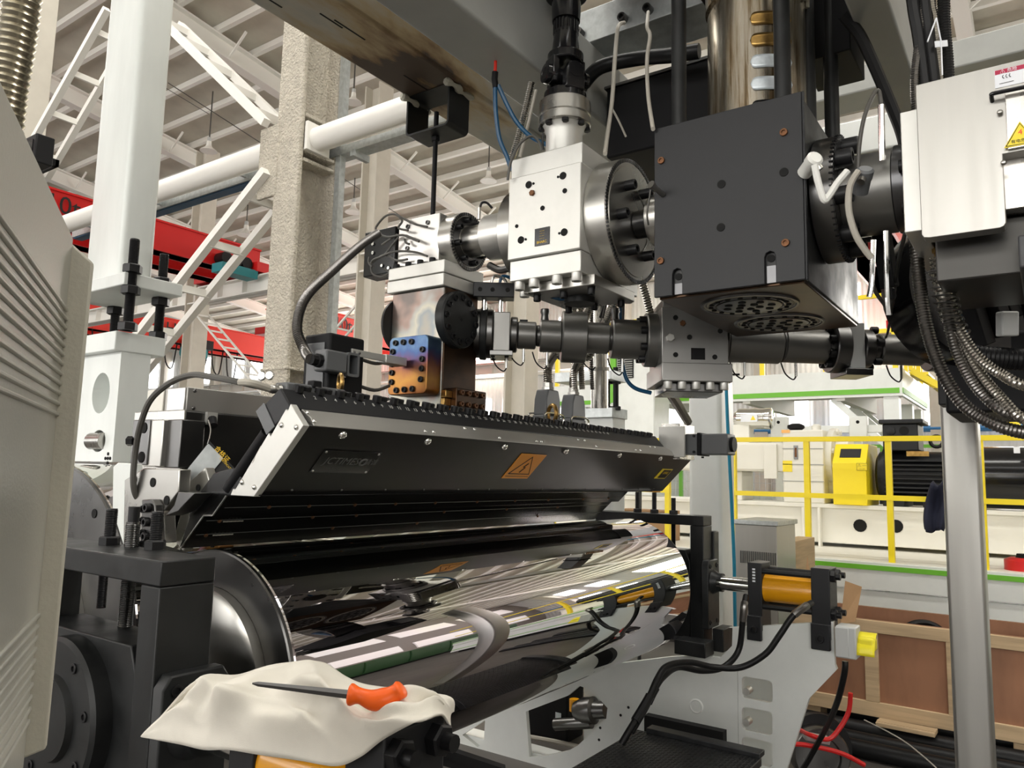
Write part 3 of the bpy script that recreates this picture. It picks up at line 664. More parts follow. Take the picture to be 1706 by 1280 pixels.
MB().box(ch.x + .04, ch.x + .048, 1.765, 1.775, ch.z - .04, ch.z - .03).build('latch', 'bright', tb)
gl = Vector((ch.x - .05, 1.772, ch.z)); MB().lathe(gl, (-1, 0, 0), [(0, .021), (.014, .021), (.016, .017), (.035, .017)], 8).build('gland', 'black_matte', tb)
for z in (zt_ - .05, zb_ + .06):
    s = MB().box(xb - .06, xb + .16, 1.794, 1.80, z - .011, z + .011).build('mounting_strap', 'steel_pale', tb, bevel=.001)
    MB().box(xb + .09, xb + .19, 1.79, 1.84, z - .014, z + .014).build('spacer', 'steel_pale', tb, bevel=.002)
    copies(dome_screw(.005, 'steel_dark'), s, [frame((xb - .05 + .022 * k, 1.794, z), -AY) for k in (0, 1)])
for dz in (.09, .0, -.045):
    MB().tube(smooth_pts([(xb, 1.85, (zt_ + zb_) / 2 + dz), (xb + .08, 1.83, (zt_ + zb_) / 2 + dz - .015), (xb + .17, 1.85, (zt_ + zb_) / 2 + dz + .01)], 5), .006, 6).build('lead', 'cable_grey', tb)
ah = thing('armoured_hose', gl, 'grey armoured cable hose looping from the adapter wiring down to the terminal box', 'conduit')
MB().tube(smooth_pts([gl + Vector((-.035, 0, 0)), at(508, 585, D=2.36), at(495, 545, D=2.40), at(510, 495, D=2.46), at(555, 450, D=2.56), at(600, 410, D=2.66), at(632, 388, D=2.72)], 8), .0165, 12, (.006, .0022)).build('hose', 'conduit_dark', ah)
# small sensor pod on the left end of the die with two thumb screws and a cable that loops to the left post
sp0 = Vector((1.27, 1.585, 1.793))
sp = thing('sensor_pod', sp0, 'dark grey sensor pod on the die bar beside the steel end plate', 'sensor')
MB().box(1.25, 1.45, 1.58, 1.63, 1.775, 1.822).build('housing', 'plastic_grey', sp, bevel=.005)
MB().box(1.33, 1.36, 1.575, 1.60, 1.815, 1.835).build('clip', 'black_matte', sp, bevel=.003)
MB().lathe((1.25, 1.605, 1.802), (-1, .25, 0), [(0, .014), (.01, .014), (.01, .010), (.02, .012), (.03, .010), (.034, .006)], 12).build('gland', 'steel', sp)
for q in ((437, 627), (450, 626)):
    c = at(*q, X=1.26); MB().lathe(c, (-.9, -.4, .1), [(-.004, .010), (0, .0125), (.004, .0125), (.006, .010)], 18).build('thumb_screw', 'bright', sp)
cb = thing('sensor_cable', (1.2, 1.7, 1.8), 'braided grey sensor cable arching from the sensor pod to the steel end block', 'cable')
MB().tube(smooth_pts([(1.222, 1.612, 1.802), at(400, 637, D=1.92), at(350, 628, D=1.98), at(320, 625, D=2.02), at(285, 637, D=2.05), at(252, 665, D=2.08), at(235, 705, D=2.1), at(226, 750, D=2.12), at(222, 800, D=2.12), at(228, 828, D=2.13), at(246, 838, D=2.16)], 7), .0085, 8).build('cable', 'cable_grey', cb)
MB().tube(smooth_pts([(1.222, 1.612, 1.802), at(418, 638, D=1.90), at(400, 637, D=1.915)], 5), .0095, 8).build('braid', 'cable_beige', cb)
# ------------------------------------------------------------------ vacuum box behind the die
vb = thing('vacuum_box', (1.35, 2.2, 1.52), 'long stainless box running behind the die', 'vacuum box')
MB().box(1.36, 3.45, 2.20, 2.40, 1.774, 1.85).build('lid', 'satin', vb, bevel=.003)
MB().prism([(2.185, 1.52), (2.31, 1.52), (2.47, 1.61), (2.47, 1.774), (2.185, 1.774)], 'X', 1.35, 3.45).build('body', 'panel_steel', vb, bevel=.004)
MB().prism([(2.183, 1.515), (2.31, 1.515), (2.47, 1.61), (2.47, 1.776), (2.183, 1.776)], 'X', 1.344, 1.35).build('end_panel', 'steel', vb, bevel=.002)
MB().box(1.354, 1.36, 2.205, 2.30, 1.776, 1.848).build('lid_end', 'steel_bright', vb, bevel=.002)
MB().box(1.354, 1.36, 2.325, 2.42, 1.776, 1.848).build('lid_end', 'cream_paint', vb, bevel=.002)
copies(dome_screw(.007, 'steel_dark'), vb, [frame((x, 2.20, z), -AY) for x in (1.385,) for z in (1.785, 1.84)])
copies(dome_screw(.009, 'black_matte'), vb, [frame((x, 2.185, z), -AY) for x in (1.42, 1.412) for z in (1.735, 1.60)])
jb = at(347, 695, Y=2.185); MB().box(jb.x - .012, jb.x + .025, 2.172, 2.185, jb.z - .025, jb.z + .015).build('socket_plate', 'steel_pale', vb)
MB().lathe((jb.x + .005, 2.172, jb.z - .005), (-.2, -.6, -.8), [(0, .014), (.03, .014), (.03, .010)], 12).build('socket', 'black_matte', vb)
tg = thing('certificate_tag', at(350, 745, D=2.2), 'black inspection tag with gold characters hanging on a wire behind the die', 'tag')
c0 = at(345, 728, D=2.14)
tg_m = basis(at(372, 765, D=2.15), ROT @ Vector((.62, -.5, .1)), ROT @ Vector((.5, .62, 0)))
def quad_plate(pts, th, D): 
    P = [at(x, y, D=D) for x, y in pts]; n = (P[1] - P[0]).cross(P[2] - P[0]).normalized() * th
    return MB().add(P + [p + n for p in P], [(0, 1, 2, 3), (7, 6, 5, 4), (0, 4, 5, 1), (1, 5, 6, 2), (2, 6, 7, 3), (3, 7, 4, 0)])
quad_plate([(300, 797), (347, 739), (372, 764), (325, 821)], .001, 2.14).build('clear_sleeve', 'galvanised', tg, smooth=0)
quad_plate([(306, 790), (349, 735), (392, 782), (352, 830)], .001, 2.145).build('card', 'ink_black', tg, smooth=0)
ru = (at(392, 782, D=2.14) - at(349, 735, D=2.14)); up = (at(349, 735, D=2.14) - at(306, 790, D=2.14))
text('合格证', .018, 'ink_yellow', basis(at(370, 757, D=2.138), ru, up), tg, 'tag_text', .0004)
text('CERTIFICATE', .008, 'ink_yellow', basis(at(376, 773, D=2.138), ru, up), tg, 'tag_text', .0004)
MB().tube(smooth_pts([at(347, 700, D=2.19), at(351, 715, D=2.17), at(349, 730, D=2.14), at(346, 740, D=2.14)], 5), .0018, 5).build('wire', 'steel', tg)
# ------------------------------------------------------------------ steel end blocks at the left of the die (deckle / lip holder)
eb = thing('die_end_block', (1.3, 2.1, 1.36), 'machined steel end block with socket bolts beside the black bearing frame', 'end block')
def eb_box(p, q, X, dx, mt, nm, bev=.003):
    a, b = at(*p, X=X), at(*q, X=X); return MB().box(X, X + dx, min(a.y, b.y), max(a.y, b.y), min(a.z, b.z), max(a.z, b.z)).build(nm, mt, eb, bevel=bev)
eb_box((244, 700), (267, 778), 1.31, .08, 'steel', 'guide_block'); eb_box((267, 700), (297, 780), 1.325, .08, 'steel_dark', 'guide_block')
o = eb_box((222, 700), (244, 775), 1.305, .05, 'steel_dark', 'slide_block')
copies(hole(.016), eb, [frame(Vector(at(x, y, X=1.165)) - AX * .0005, -AX) for x, y in ((240, 713), (236, 762))])
m = MB().prism([(at(x, y, X=1.16).y, at(x, y, X=1.16).z) for x, y in ((240, 780), (300, 782), (330, 770), (300, 855), (262, 905), (205, 912), (187, 790), (192, 772), (240, 775))][:0] + [(at(x, y, X=1.16).y, at(x, y, X=1.16).z) for x, y in ((240, 780), (299, 782), (297, 820), (272, 852), (275, 905), (205, 908), (207, 800))], 'X', 1.16, 1.195).build('cheek_plate', 'steel', eb, bevel=.003)
copies(hole(.013), m, [frame(Vector(at(x, y, X=1.16)) - AX * .0005, -AX) for x, y in ((255, 804), (224, 800))] + [frame(Vector(at(278, 834, X=1.16)) - AX * .0005, -AX)])
m = MB().prism([(at(x, y, X=1.135).y, at(x, y, X=1.135).z) for x, y in ((236, 833), (252, 832), (258, 842), (262, 905), (262, 915), (234, 915))], 'X', 1.135, 1.16).build('bolt_strip', 'steel_dark', eb, bevel=.003)
copies(socket_bolt(.012, .014, 'black_oxide'), m, [frame(at(x, y, X=1.135), -AX) for x, y in ((249, 846), (247, 870), (246, 894))])
copies(socket_bolt(.010, .02, 'black_oxide'), eb, [frame(at(x, y, X=1.135), (-.6, -1, 0)) for x, y in ((238, 848), (237, 867), (236, 888), (236, 906))])
m = MB().prism([(at(x, y, X=1.14).y, at(x, y, X=1.14).z) for x, y in ((297, 820), (325, 822), (306, 842), (297, 852), (275, 860), (290, 842))], 'X', 1.14, 1.19).build('wedge', 'steel_dark', eb, bevel=.002)
# hex bolt pair between the white post and the end block
tb_ = at(213, 735, X=1.30); MB().lathe(tb_, (.5, -.8, 0), [(0, .016), (.02, .016)], 6).build('adjusting_bolt', 'black_oxide', eb); MB().lathe(tb_ + Vector((.5, -.8, 0)).normalized() * .02, (.5, -.8, 0), [(0, .008), (.025, .008), (.025, .017), (.042, .017)], 6).build('adjusting_bolt', 'black_oxide', eb)
# ------------------------------------------------------------------ feedblock on the die
FX0, FX1, FY0, FY1 = 2.0, 2.19, 1.707, 1.955
fb = thing('feedblock', (2.1, 1.83, 1.745), 'tall heat-tinted steel feedblock standing on the die', 'feedblock')
MB().box(FX0, FX1, FY0, FY1, 1.745, 2.25).build('body', 'heat_steel', fb, bevel=.003)
MB().box(FX0 + .004, FX1 - .002, FY0 - .004, FY0, 1.745, 2.25).build('side_face', 'heat_brown', fb, bevel=.002)
m = MB().prism(rrect(1.712, 1.893, 1.866, 2.07, .018), 'X', 1.93, 2.0).build('front_cover', 'heat_blue', fb, bevel=.003)
copies(socket_bolt(.0105, .007, 'black_oxide'), m, [frame((1.93, y, z), -AX) for y, z in [(1.862, 2.050), (1.825, 2.050), (1.787, 2.049), (1.735, 2.018), (1.735, 1.985), (1.735, 1.952), (1.738, 1.915), (1.775, 1.884), (1.812, 1.883), (1.850, 1.882), (1.874, 1.912), (1.874, 1.945), (1.876, 1.975), (1.874, 2.02)]])
cv = at(772, 532, Y=1.66); cv.x += .008
for yy, s, nm in ((FY0, -1, 'end_cover'), (FY1, 1, 'end_cover')):
    kk = 1 if s < 0 else .3
    m = MB().lathe((cv.x - .005, yy, cv.z), (0, s, 0), [(0, .102), (.030 * kk, .102), (.036 * kk, .097)], 48).build(nm, 'black_cast', fb)
    if s < 0:
        copies(socket_bolt(.012, .006, 'black_oxide'), m, circle_frames((cv.x - .005, yy - .036, cv.z), (0, -1, 0), .08, 12, .2))
        MB().cyl((cv.x - .005, yy - .037, cv.z), (cv.x - .005, yy - .033, cv.z), .006, 10).build('centre_mark', 'void', m)
m = MB().box(2.035, 2.205, 1.665, FY0, 1.745, 1.895).build('lower_clamp', 'heat_brown', fb, bevel=.003)
for i, z in enumerate((1.765, 1.81, 1.845, 1.872)): MB().box(2.0, 2.035, 1.69 - .006 * (i % 2), FY0, z - .014, z + .012).build('clamp_step', 'brass', fb, bevel=.002)
copies(socket_bolt(.0095, .008, 'copper_rust'), m, [frame((x, 1.665, z), -AY) for x in (2.06, 2.10, 2.14, 2.18) for z in (1.765, 1.80, 1.84, 1.88)])
# ------------------------------------------------------------------ adapter block with joined plates on the feedblock
ad = thing('melt_adapter', (2.1, 1.85, 2.25), 'bright steel adapter block bolted on double plates above the feedblock', 'adapter block')
MB().box(1.985, 2.215, 1.70, 1.972, 2.252, 2.297).build('lower_plate', 'steel_pale', ad, bevel=.003)
pu = MB().box(1.987, 2.215, 1.70, 1.970, 2.300, 2.346).build('upper_plate', 'steel_pale', ad, bevel=.003)
blk = MB().box(2.02, 2.20, 1.757, 1.958, 2.347, 2.535).build('block', 'steel_bright', ad, bevel=.003)
copies(socket_bolt(.012, .018, 'black_oxide'), pu, [frame((2.004, 1.945 - .058 * i, 2.346), AZ) for i in range(4)])
copies(socket_bolt(.0085, .006, 'steel_dark'), blk, [frame(at(x, y, X=2.02), -AX) for x, y in ((680, 378), (713, 371), (679, 414))])
def flange(parent, y0, y1, R, mt, x, z, name='flange', teeth=0, dx=0):
    o = MB().lathe((x, y0, z), (0, y1 - y0, 0), [(0, R - .003), (.003, R), (abs(y1 - y0) - .003, R), (abs(y1 - y0), R - .003)], 56).build(name, mt, parent)
    if teeth:
        t = MB()
        for k in range(teeth):
            a = 2 * math.pi * k / teeth; c = Vector((x + (R - .007) * math.cos(a), y1, z + (R - .007) * math.sin(a)))
            t.obox(c, (math.cos(a), 0, math.sin(a)), AY, (-math.sin(a), 0, math.cos(a)), .012, .004, 2 * math.pi * R / teeth * .55)
        t.build('graduated_rim', 'steel_gun', o, smooth=0)
    return o
PX, PZ = 2.115, 2.44
f = flange(ad, 1.757, 1.695, .108, 'steel', PX, PZ, teeth=60)
MB().lathe((PX, 1.696, PZ), (0, -1, 0), [(0, .092), (.004, .092), (.004, .06), (-.01, .055)], 40).build('flange_recess', 'steel_gun', f)
copies(socket_bolt(.011, .022, 'black_oxide'), f, circle_frames((PX, 1.695, PZ), (0, -1, 0), .078, 8, .3))
# wiring harness on the adapter
wh = thing('wiring_harness', at(645, 415, X=2.1), 'black terminal strip with tangled sensor wires beside the adapter block', 'wiring')
q0, q1 = at(614, 390, X=2.12), at(662, 455, X=2.12)
MB().box(2.10, 2.18, min(q0.y, q1.y), max(q0.y, q1.y), q1.z, q0.z).build('terminal_strip', 'black_gloss', wh, bevel=.004)
copies(hex_bolt(.008, .006, 'bright'), wh, [frame(at(x, y, X=2.10), -AX) for x, y in ((622, 407), (622, 422), (637, 443), (648, 447))])
for i, pts in enumerate((((632, 388), (626, 380), (640, 362), (655, 357), (668, 362), (690, 373), (712, 378)), ((660, 358), (670, 368), (664, 380), (680, 384)), ((628, 388), (645, 395), (665, 392), (676, 393), (698, 402)),
        ((662, 391), (648, 400), (636, 408)), ((664, 395), (652, 410), (640, 425), (622, 433), (617, 440)), ((640, 425), (660, 419), (690, 420), (712, 427)), ((617, 440), (640, 425), (660, 434), (679, 432)), ((618, 438), (620, 455), (634, 462), (648, 455), (640, 448)), ((615, 428), (614, 437), (620, 445)), ((674, 398), (676, 404), (682, 407)))):
    MB().tube(smooth_pts([at(x, y, X=2.0 - .005 * (i % 3)) for x, y in pts], 5), .0042, 6).build('wire', 'cable_grey', wh)
MB().tube([at(676, 393, X=1.995), at(698, 402, X=1.995)], .0055, 8).build('probe', 'conduit_dark', wh)
# ------------------------------------------------------------------ gear pump
gp = thing('melt_pump', (2.14, 1.25, 2.20), 'square bright steel melt pump with large round flanges under the drive shaft', 'pump')
front = MB().box(1.93, 2.34, 1.121, 1.388, 2.280, 2.552).build('pump_body', 'steel_pale', gp, bevel=.003)
MB().box(1.945, 2.33, 1.126, 1.392, 2.553, 2.622).build('top_block', 'steel_pale', gp, bevel=.003)
bb = MB().box(1.942, 2.33, 1.124, 1.386, 2.212, 2.279).build('bottom_block', 'steel_pale', gp, bevel=.003)
hf = [( (881, 308), .012), ((938, 293), .012), ((941, 318), .008), ((904, 347), .008), ((861, 377), .006), ((868, 400), .012), ((940, 387), .012)]
for k, (q, r) in enumerate(hf): copies(hole(r), front, [frame(at(*q, X=1.93) - AX * .0005, -AX)])
copies(hole(.004), front, [frame(at(x, y, X=1.93) - AX * .0005, -AX) for x, y in ((889, 306), (930, 295), (876, 399), (932, 389))])
copies(hex_bolt(.010, .007, 'copper_rust', 'plug'), front, [frame(at(887, 322, X=1.93), -AX)])
c0 = at(903, 394, X=1.928)
npp = MB().obox(c0, AY, AZ, AX, .054, .056, .002).build('nameplate', 'black_gloss', gp, bevel=.0005)
text('HAAKE', .013, 'ink_yellow', basis(c0 + Vector((-.0014, 0, -.017)), -AY, AZ), gp, 'nameplate_text', .0002) if False else text('BHARC', .0115, 'ink_yellow', basis(c0 + Vector((-.0014, 0, -.018)), -AY, AZ), gp, 'nameplate_text', .0002)
for k in range(4): text('----- --' if k % 2 else '--- ----', .007, 'ink_yellow', basis(c0 + Vector((-.0014, 0, .018 - .008 * k)), -AY, AZ), gp, 'nameplate_text', .0002)
# bottom cover plate and its screws
bp = MB().box(1.985, 2.26, 1.10, 1.36, 2.178, 2.212).build('bottom_plate', 'steel', gp, bevel=.003)
copies(socket_bolt(.017, .026, 'steel_pale'), gp, [frame((x, y, 2.212), -AZ) for x, y in ((1.962, 1.36), (1.955, 1.30), (1.955, 1.215), (1.955, 1.145), (2.05, 1.40), (2.29, 1.14))])
copies(socket_bolt(.012, .02, 'black_oxide'), bp, [frame((x, y, 2.178), -AZ) for x in (2.02, 2.22) for y in (1.13, 1.23, 1.33)])
MB().lathe((2.12, 1.23, 2.178), -AZ, [(0, .05), (.02, .05), (.02, .03)], 24).build('seal_cap', 'black_cast', bp)
fl = flange(gp, 1.388, 1.465, .168, 'steel', PX + .02, PZ - .02)
MB().lathe((PX + .02, 1.388, PZ - .02), AY, [(-.006, .16), (.002, .16)], 60).build('flange_gap', 'steel_gun', fl)
frr = flange(gp, 1.121, 1.045, .200, 'steel', PX + .03, PZ - .03, teeth=110)
MB().lathe((PX + .03, 1.046, PZ - .03), (0, -1, 0), [(0, .178), (.003, .178), (.003, .10), (-.03, .09)], 60).build('flange_face', 'steel', frr)
copies(socket_bolt(.0165, .034, 'black_oxide'), frr, circle_frames((PX + .03, 1.044, PZ - .03), (0, -1, 0), .118, 6, .35))
# spools
for y0, y1, R, mt in ((1.70, 1.60, .057, 'steel'), (1.60, 1.466, .082, 'steel_bright')): flange(gp, y0, y1, R, mt, PX + .005, PZ, 'spool')
MB().tube(smooth_pts([(PX, 1.60, PZ - .10), (PX, 1.55, PZ - .125), (PX, 1.49, PZ - .12)], 6), .013, 8).build('drain_tube', 'steel_dark', gp)
for y0, y1, R, mt in ((1.045, .985, .045, 'steel_gun'), (.99, .912, .078, 'steel')): flange(gp, y0, y1, R, mt, PX + .05, PZ - .035, 'spool')
MB().tube(smooth_pts([at(1085, 310, X=2.0), at(1082, 330, X=2.0), at(1078, 355, X=2.0), at(1080, 375, X=2.02)], 5), .003, 5).build('sensor_lead', 'cable_grey', gp)
# drive coupling and cardan shaft above the pump
cs = at(940, 235, X=2.1); sx_, sy_ = cs.x, cs.y
dc = thing('cardan_shaft', (sx_, sy_, 2.622), 'glossy black cardan drive shaft with bright coupling rising from the pump', 'drive shaft')
MB().lathe((sx_, sy_, 2.622), AZ, [(0, .05), (.04, .056), (.05, .062), (.12, .062), (.135, .068), (.145, .075)], 40).build('coupling_neck', 'steel_pale', dc)
fl = MB().lathe((sx_, sy_, 2.767), AZ, [(0, .086), (.004, .089), (.026, .089), (.028, .085), (.032, .085), (.036, .089), (.082, .088), (.086, .084)], 48).build('coupling_flange', 'steel', dc)
copies(hex_bolt(.012, .012), fl, circle_frames((sx_, sy_, 2.767), -AZ, .076, 8, .2))
def yoke(z0, z1, r, ax, name):
    ax = Vector(ax); sd = AZ.cross(ax)
    m = MB().lathe((sx_, sy_, z0), AZ, [(0, r), ((z1 - z0) * .3, r * .98)], 24)
    for s in (-1, 1):
        c = Vector((sx_, sy_, 0)) + ax * s * r * .78
        pr_ = [(-.8, .2), (.8, .2), (.72, .75), (.45, 1.0), (-.45, 1.0), (-.72, .75)]
        vs = []
        for t_ in (-.22, .22):
            for u, w in pr_: vs.append(c + ax * t_ * r + sd * u * r * .62 + AZ * (z0 + (z1 - z0) * w))
        n = len(pr_); m.add(vs, [tuple(range(n)), tuple(range(2 * n - 1, n - 1, -1))] + [(i, (i + 1) % n, (i + 1) % n + n, i + n) for i in range(n)])
    return m.build(name, 'black_gloss', dc, bevel=.006, seg=3)
d1 = Vector((.5, .87, 0)); d2 = Vector((-.87, .5, 0))
yoke(2.853, 2.972, .074, d1, 'flange_yoke')
MB().cyl(Vector((sx_, sy_, 2.945)) - d1 * .075, Vector((sx_, sy_, 2.945)) + d1 * .075, .027, 20).cyl(Vector((sx_, sy_, 2.945)) - d2 * .078, Vector((sx_, sy_, 2.945)) + d2 * .078, .027, 20).build('spider', 'black_gloss', dc)
m = yoke(3.03, 2.915, .062, d2, 'shaft_yoke')
for s in (-1, 1): MB().lathe(Vector((sx_, sy_, 2.945)) + d2 * s * .066, d2 * s, [(0, .034), (.012, .033), (.014, .022), (.010, .018)], 24).build('bearing_cap', 'black_gloss', m)
MB().lathe((sx_, sy_, 3.0), AZ, [(0, .058), (.04, .048), (.09, .042), (.11, .043)], 28).build('sleeve', 'black_gloss', dc)
sp_ = MB()
for k in range(20):
    a = 2 * math.pi * k / 20; sp_.bar((sx_ + .04 * math.cos(a), sy_ + .04 * math.sin(a), 3.10), (sx_ + .04 * math.cos(a), sy_ + .04 * math.sin(a), 3.15), .006, .006)
sp_.cyl((sx_, sy_, 3.10), (sx_, sy_, 3.16), .039, 20).build('spline', 'black_gloss', dc, smooth=0)
MB().lathe((sx_, sy_, 3.15), AZ, [(0, .048), (.03, .05), (.12, .05)], 28).build('sleeve', 'black_gloss', dc)
yoke(3.24, 3.38, .074, d1, 'upper_yoke')
for s in (-1, 1): MB().lathe(Vector((sx_, sy_, 3.33)) + d2 * s * .05, d2 * s, [(0, .03), (.025, .03), (.027, .02), (.022, .016)], 24).build('bearing_cap', 'galvanised', dc)
MB().cyl((sx_, sy_, 3.30), (sx_, sy_, 3.6), .06, 20).build('upper_shaft', 'black_gloss', dc)
# ------------------------------------------------------------------ black screen changer block, bore, tie rods and ram barrel
scb = thing('screen_changer', (2.35, .7, 2.12), 'large black square screen changer block under the oily ram barrel', 'screen changer')
fy0, fy1, fz0, fz1 = .490, .912, 2.118, 2.630
def slot(y, za, zb, w): return [(y - w, za), (y - w, zb - w)] + [(y + w * math.cos(math.radians(a)), zb - w + w * math.sin(math.radians(a))) for a in (180, 135, 90, 45, 0)][1:-1] + [(y + w, zb - w), (y + w, za)]
# front cover with two open slots at the lower edge
s1, s2 = at(1128, 470, X=2.0), at(1283, 440, X=2.0)
def cover_loop():
    lo = [(fy0, fz0)]
    for y, top in ((s2.y, s2.z + .035), (s1.y, s1.z + .04)):
        w = .0145; lo += [(y - w, fz0), (y - w, top - w), (y - w * .7, top - w * .3), (y, top), (y + w * .7, top - w * .3), (y + w, top - w), (y + w, fz0)]
    return lo + [(fy1, fz0), (fy1, fz1), (fy0, fz1)]
fc_ = MB().prism(cover_loop(), 'X', 2.0, 2.012).build('front_cover', 'black_plate', scb, bevel=.002)
MB().box(2.012, 2.70, fy0 + .004, fy1 - .004, fz0 + .004, fz1 - .002).build('block', 'black_cast', scb, bevel=.004)
MB().box(2.0, 2.012, fy0 - .006, fy0, fz0 - .002, fz1).build('cover_edge', 'black_plate', scb, bevel=.002)
copies(socket_bolt(.0105, .006, 'copper_rust'), fc_, [frame(at(x, y, X=2.0), -AX) for x, y in ((1102, 268), (1306, 221), (1309, 405), (1101, 435))])
copies(hole(.012), fc_, [frame(at(x, y, X=2.0) - AX * .0006, -AX) for x, y in ((1202, 307), (1201, 379), (1306, 287))])
for q in (s1, s2): copies(hole(.0105), scb, [frame((2.0115, q.y, q.z + .018), -AX)]); MB().box(2.0105, 2.0125, q.y - .012, q.y + .012, fz0 + .004, q.z - .002).build('slot_steel', 'steel_gun', scb, smooth=0)
pb = at(1105, 325, X=2.0); MB().lathe(pb, (-1, .25, .3), [(0, .008), (.05, .008), (.05, .012), (.06, .012)], 12).build('pressure_probe', 'steel', scb)
bot = MB().box(2.02, 2.69, fy0 + .008, fy1 - .008, fz0 - .004, fz0 + .006).build('bottom_plate', 'heat_brown', scb, bevel=.002)
for (cx_, cy_) in ((2.20, .70), (2.50, .70)):
    for R_, r_ in ((.135, .006), (.118, .004), (.10, .005), (.128, .003)): MB().ring((cx_, cy_, fz0 - .004), AZ, R_, r_, 40, 6).build('charred_ring', 'steel_gun' if r_ > .004 else 'weld_blob', bot)
    MB().lathe((cx_, cy_, fz0 - .002), -AZ, [(0, .092), (.008, .092), (.009, .08)], 36).build('breaker_plate', 'steel_gun', bot)
    hh = hole(.011); copies(hh, bot, circle_frames((cx_, cy_, fz0 - .0115), -AZ, .065, 8) + circle_frames((cx_, cy_, fz0 - .0115), -AZ, .03, 5))
    copies(hole(.007), bot, circle_frames((cx_, cy_, fz0 - .0095), -AZ, .11, 18))
# right-hand flange and spool
FX, FZ = 2.22, 2.39
f = flange(scb, fy0, .428, .175, 'steel_dark', FX, FZ)
t = MB()
for k in range(64):
    a = 2 * math.pi * k / 64; t.obox((FX + .172 * math.cos(a), .432, FZ + .172 * math.sin(a)), (math.cos(a), 0, math.sin(a)), AY, (-math.sin(a), 0, math.cos(a)), .012, .01, .004)
t.build('graduated_rim', 'black_oxide', f, smooth=0)
MB().lathe((FX, .429, FZ), (0, -1, 0), [(0, .165), (.002, .165), (.002, .13), (-.012, .125)], 48).build('flange_face', 'steel_gun', f)
copies(socket_bolt(.024, .042, 'black_oxide'), f, circle_frames((FX, .428, FZ), (0, -1, 0), .142, 8, .25))
flange(scb, .43, .25, .113, 'pipe_steel', FX, FZ, 'spool'); flange(scb, .30, .245, .118, 'steel_gun', FX, FZ, 'spool_collar')
copies(socket_bolt(.018, .03, 'black_oxide'), scb, circle_frames((FX, .246, FZ), AY, .135, 8, .1))
# ram barrel with burnt oil and five oval pads, four black tie rods, crosshead
BX, BY, BR = 2.35, .715, .152
rb = thing('ram_barrel', (BX, BY, 2.63), 'steel ram barrel with burnt oil streaks and oval pads above the black block', 'barrel')
MB().lathe((BX, BY, 2.628), AZ, [(0, BR), (.48, BR), (.484, BR - .004), (.50, BR - .004), (.50, BR + .006), (.54, BR + .006), (1.0, BR + .006)], 72).build('barrel', 'barrel_oil', rb)
t = MB()
for k in range(40):
    a = random.uniform(3.2, 5.2); t.obox((BX + (BR + .004) * math.cos(a), BY + (BR + .004) * math.sin(a), 3.12 + random.uniform(-.02, .015)), (random.random(), random.random(), .3), (0, 1, .5), AZ, .02, .012, .014)
t.build('oil_crust', 'weld_blob', rb, kind='stuff')
def pad(zc, mt, a0=4.37, a1=4.90, hh=.026):
    def fn(u, v):
        a = a0 + (a1 - a0) * u; e = min(1, min(u, 1 - u) * 7); e = math.sqrt(max(0, 1 - (1 - e) ** 2)); z = zc + (v - .5) * 2 * hh * (e if True else 1)
        return (BX + (BR + .003) * math.cos(a), BY + (BR + .003) * math.sin(a), z)
    o = MB().sheet(fn, 20, 4).build('oval_pad', mt, rb); s = o.modifiers.new('s', 'SOLIDIFY'); s.thickness = .003; s.offset = 0
# angle on the barrel that faces the pads' pixels
def cyl_angle(px, py):
    d = ray(px, py); ox, oy = -BX, -BY; A_ = d.x ** 2 + d.y ** 2; B_2 = 2 * (ox * d.x + oy * d.y); C_ = ox * ox + oy * oy - BR * BR; q = B_2 * B_2 - 4 * A_ * C_
    if q < 0: return None, None
    t_ = (-B_2 - math.sqrt(q)) / (2 * A_); P_ = CAM + d * t_; return math.atan2(P_.y - BY, P_.x - BX) % (2 * math.pi), P_.z
aL, _ = cyl_angle(1250, 100); aR, _ = cyl_angle(1318, 100)
if aR < aL: aL, aR = aR, aL
for py, mt in ((30, 'brass'), (66, 'brass'), (102, 'clamp_pale'), (139, 'clamp_pale'), (178, 'black_gloss')): pad(cyl_angle(1270, py)[1], mt, aL, aR, .021)
trods = thing('tie_rods', (BX, BY, 2.63), 'four black tie rods and crosshead around the oily ram barrel', 'tie rods')
for q, X in (((1131, 100), 2.14), ((1303, 90), 2.14), ((1345, 90), 2.42), ((1385, 150), 2.58)):
    P_ = at(*q, X=X); MB().cyl((P_.x, P_.y, 2.625), (P_.x, P_.y, 3.75), .0235, 24).build('rod', 'black_cast', trods)
MB().box(2.02, 2.70, .44, .95, 3.32, 3.45).build('crosshead', 'black_matte', trods, bevel=.004)
c_ = at(1395, 30, X=2.62); MB().box(2.56, 2.80, c_.y - .05, c_.y + .11, 3.02, 3.5).build('guide_bracket', 'black_matte', trods, bevel=.004)
# ------------------------------------------------------------------ overhead girders
g1_ = thing('overhead_girder', (0, 1.85, 3.05), 'grey box girder with scorched rust stains above the feedblock', 'girder')
MB().box(.6, 6.5, 1.735, 1.985, 3.055, 3.36).build('box_section', 'beam_rust', g1_, bevel=.012, seg=3)
t = MB()
for x in (1.35, 1.55, 1.62, 2.0): t.obox((x, 1.86 + random.uniform(-.05, .08), 3.0545), AX, AY, AZ, random.uniform(.06, .16), .006, .001)
t.build('paint_chips', 'black_matte', g1_, smooth=0, kind='stuff')
ub = thing('hanger_bracket', (2.12, 1.87, 3.05), 'brown steel U-shaped hanger bracket welded under the scorched girder', 'bracket')
m = MB(); th = .008; xb0, xb1 = 2.06, 2.18
prof = rrect(1.765, 1.985, 2.885, 3.10, .02)
prof_in = rrect(1.765 + th, 1.985 - th, 2.885 + th, 3.10, .014)
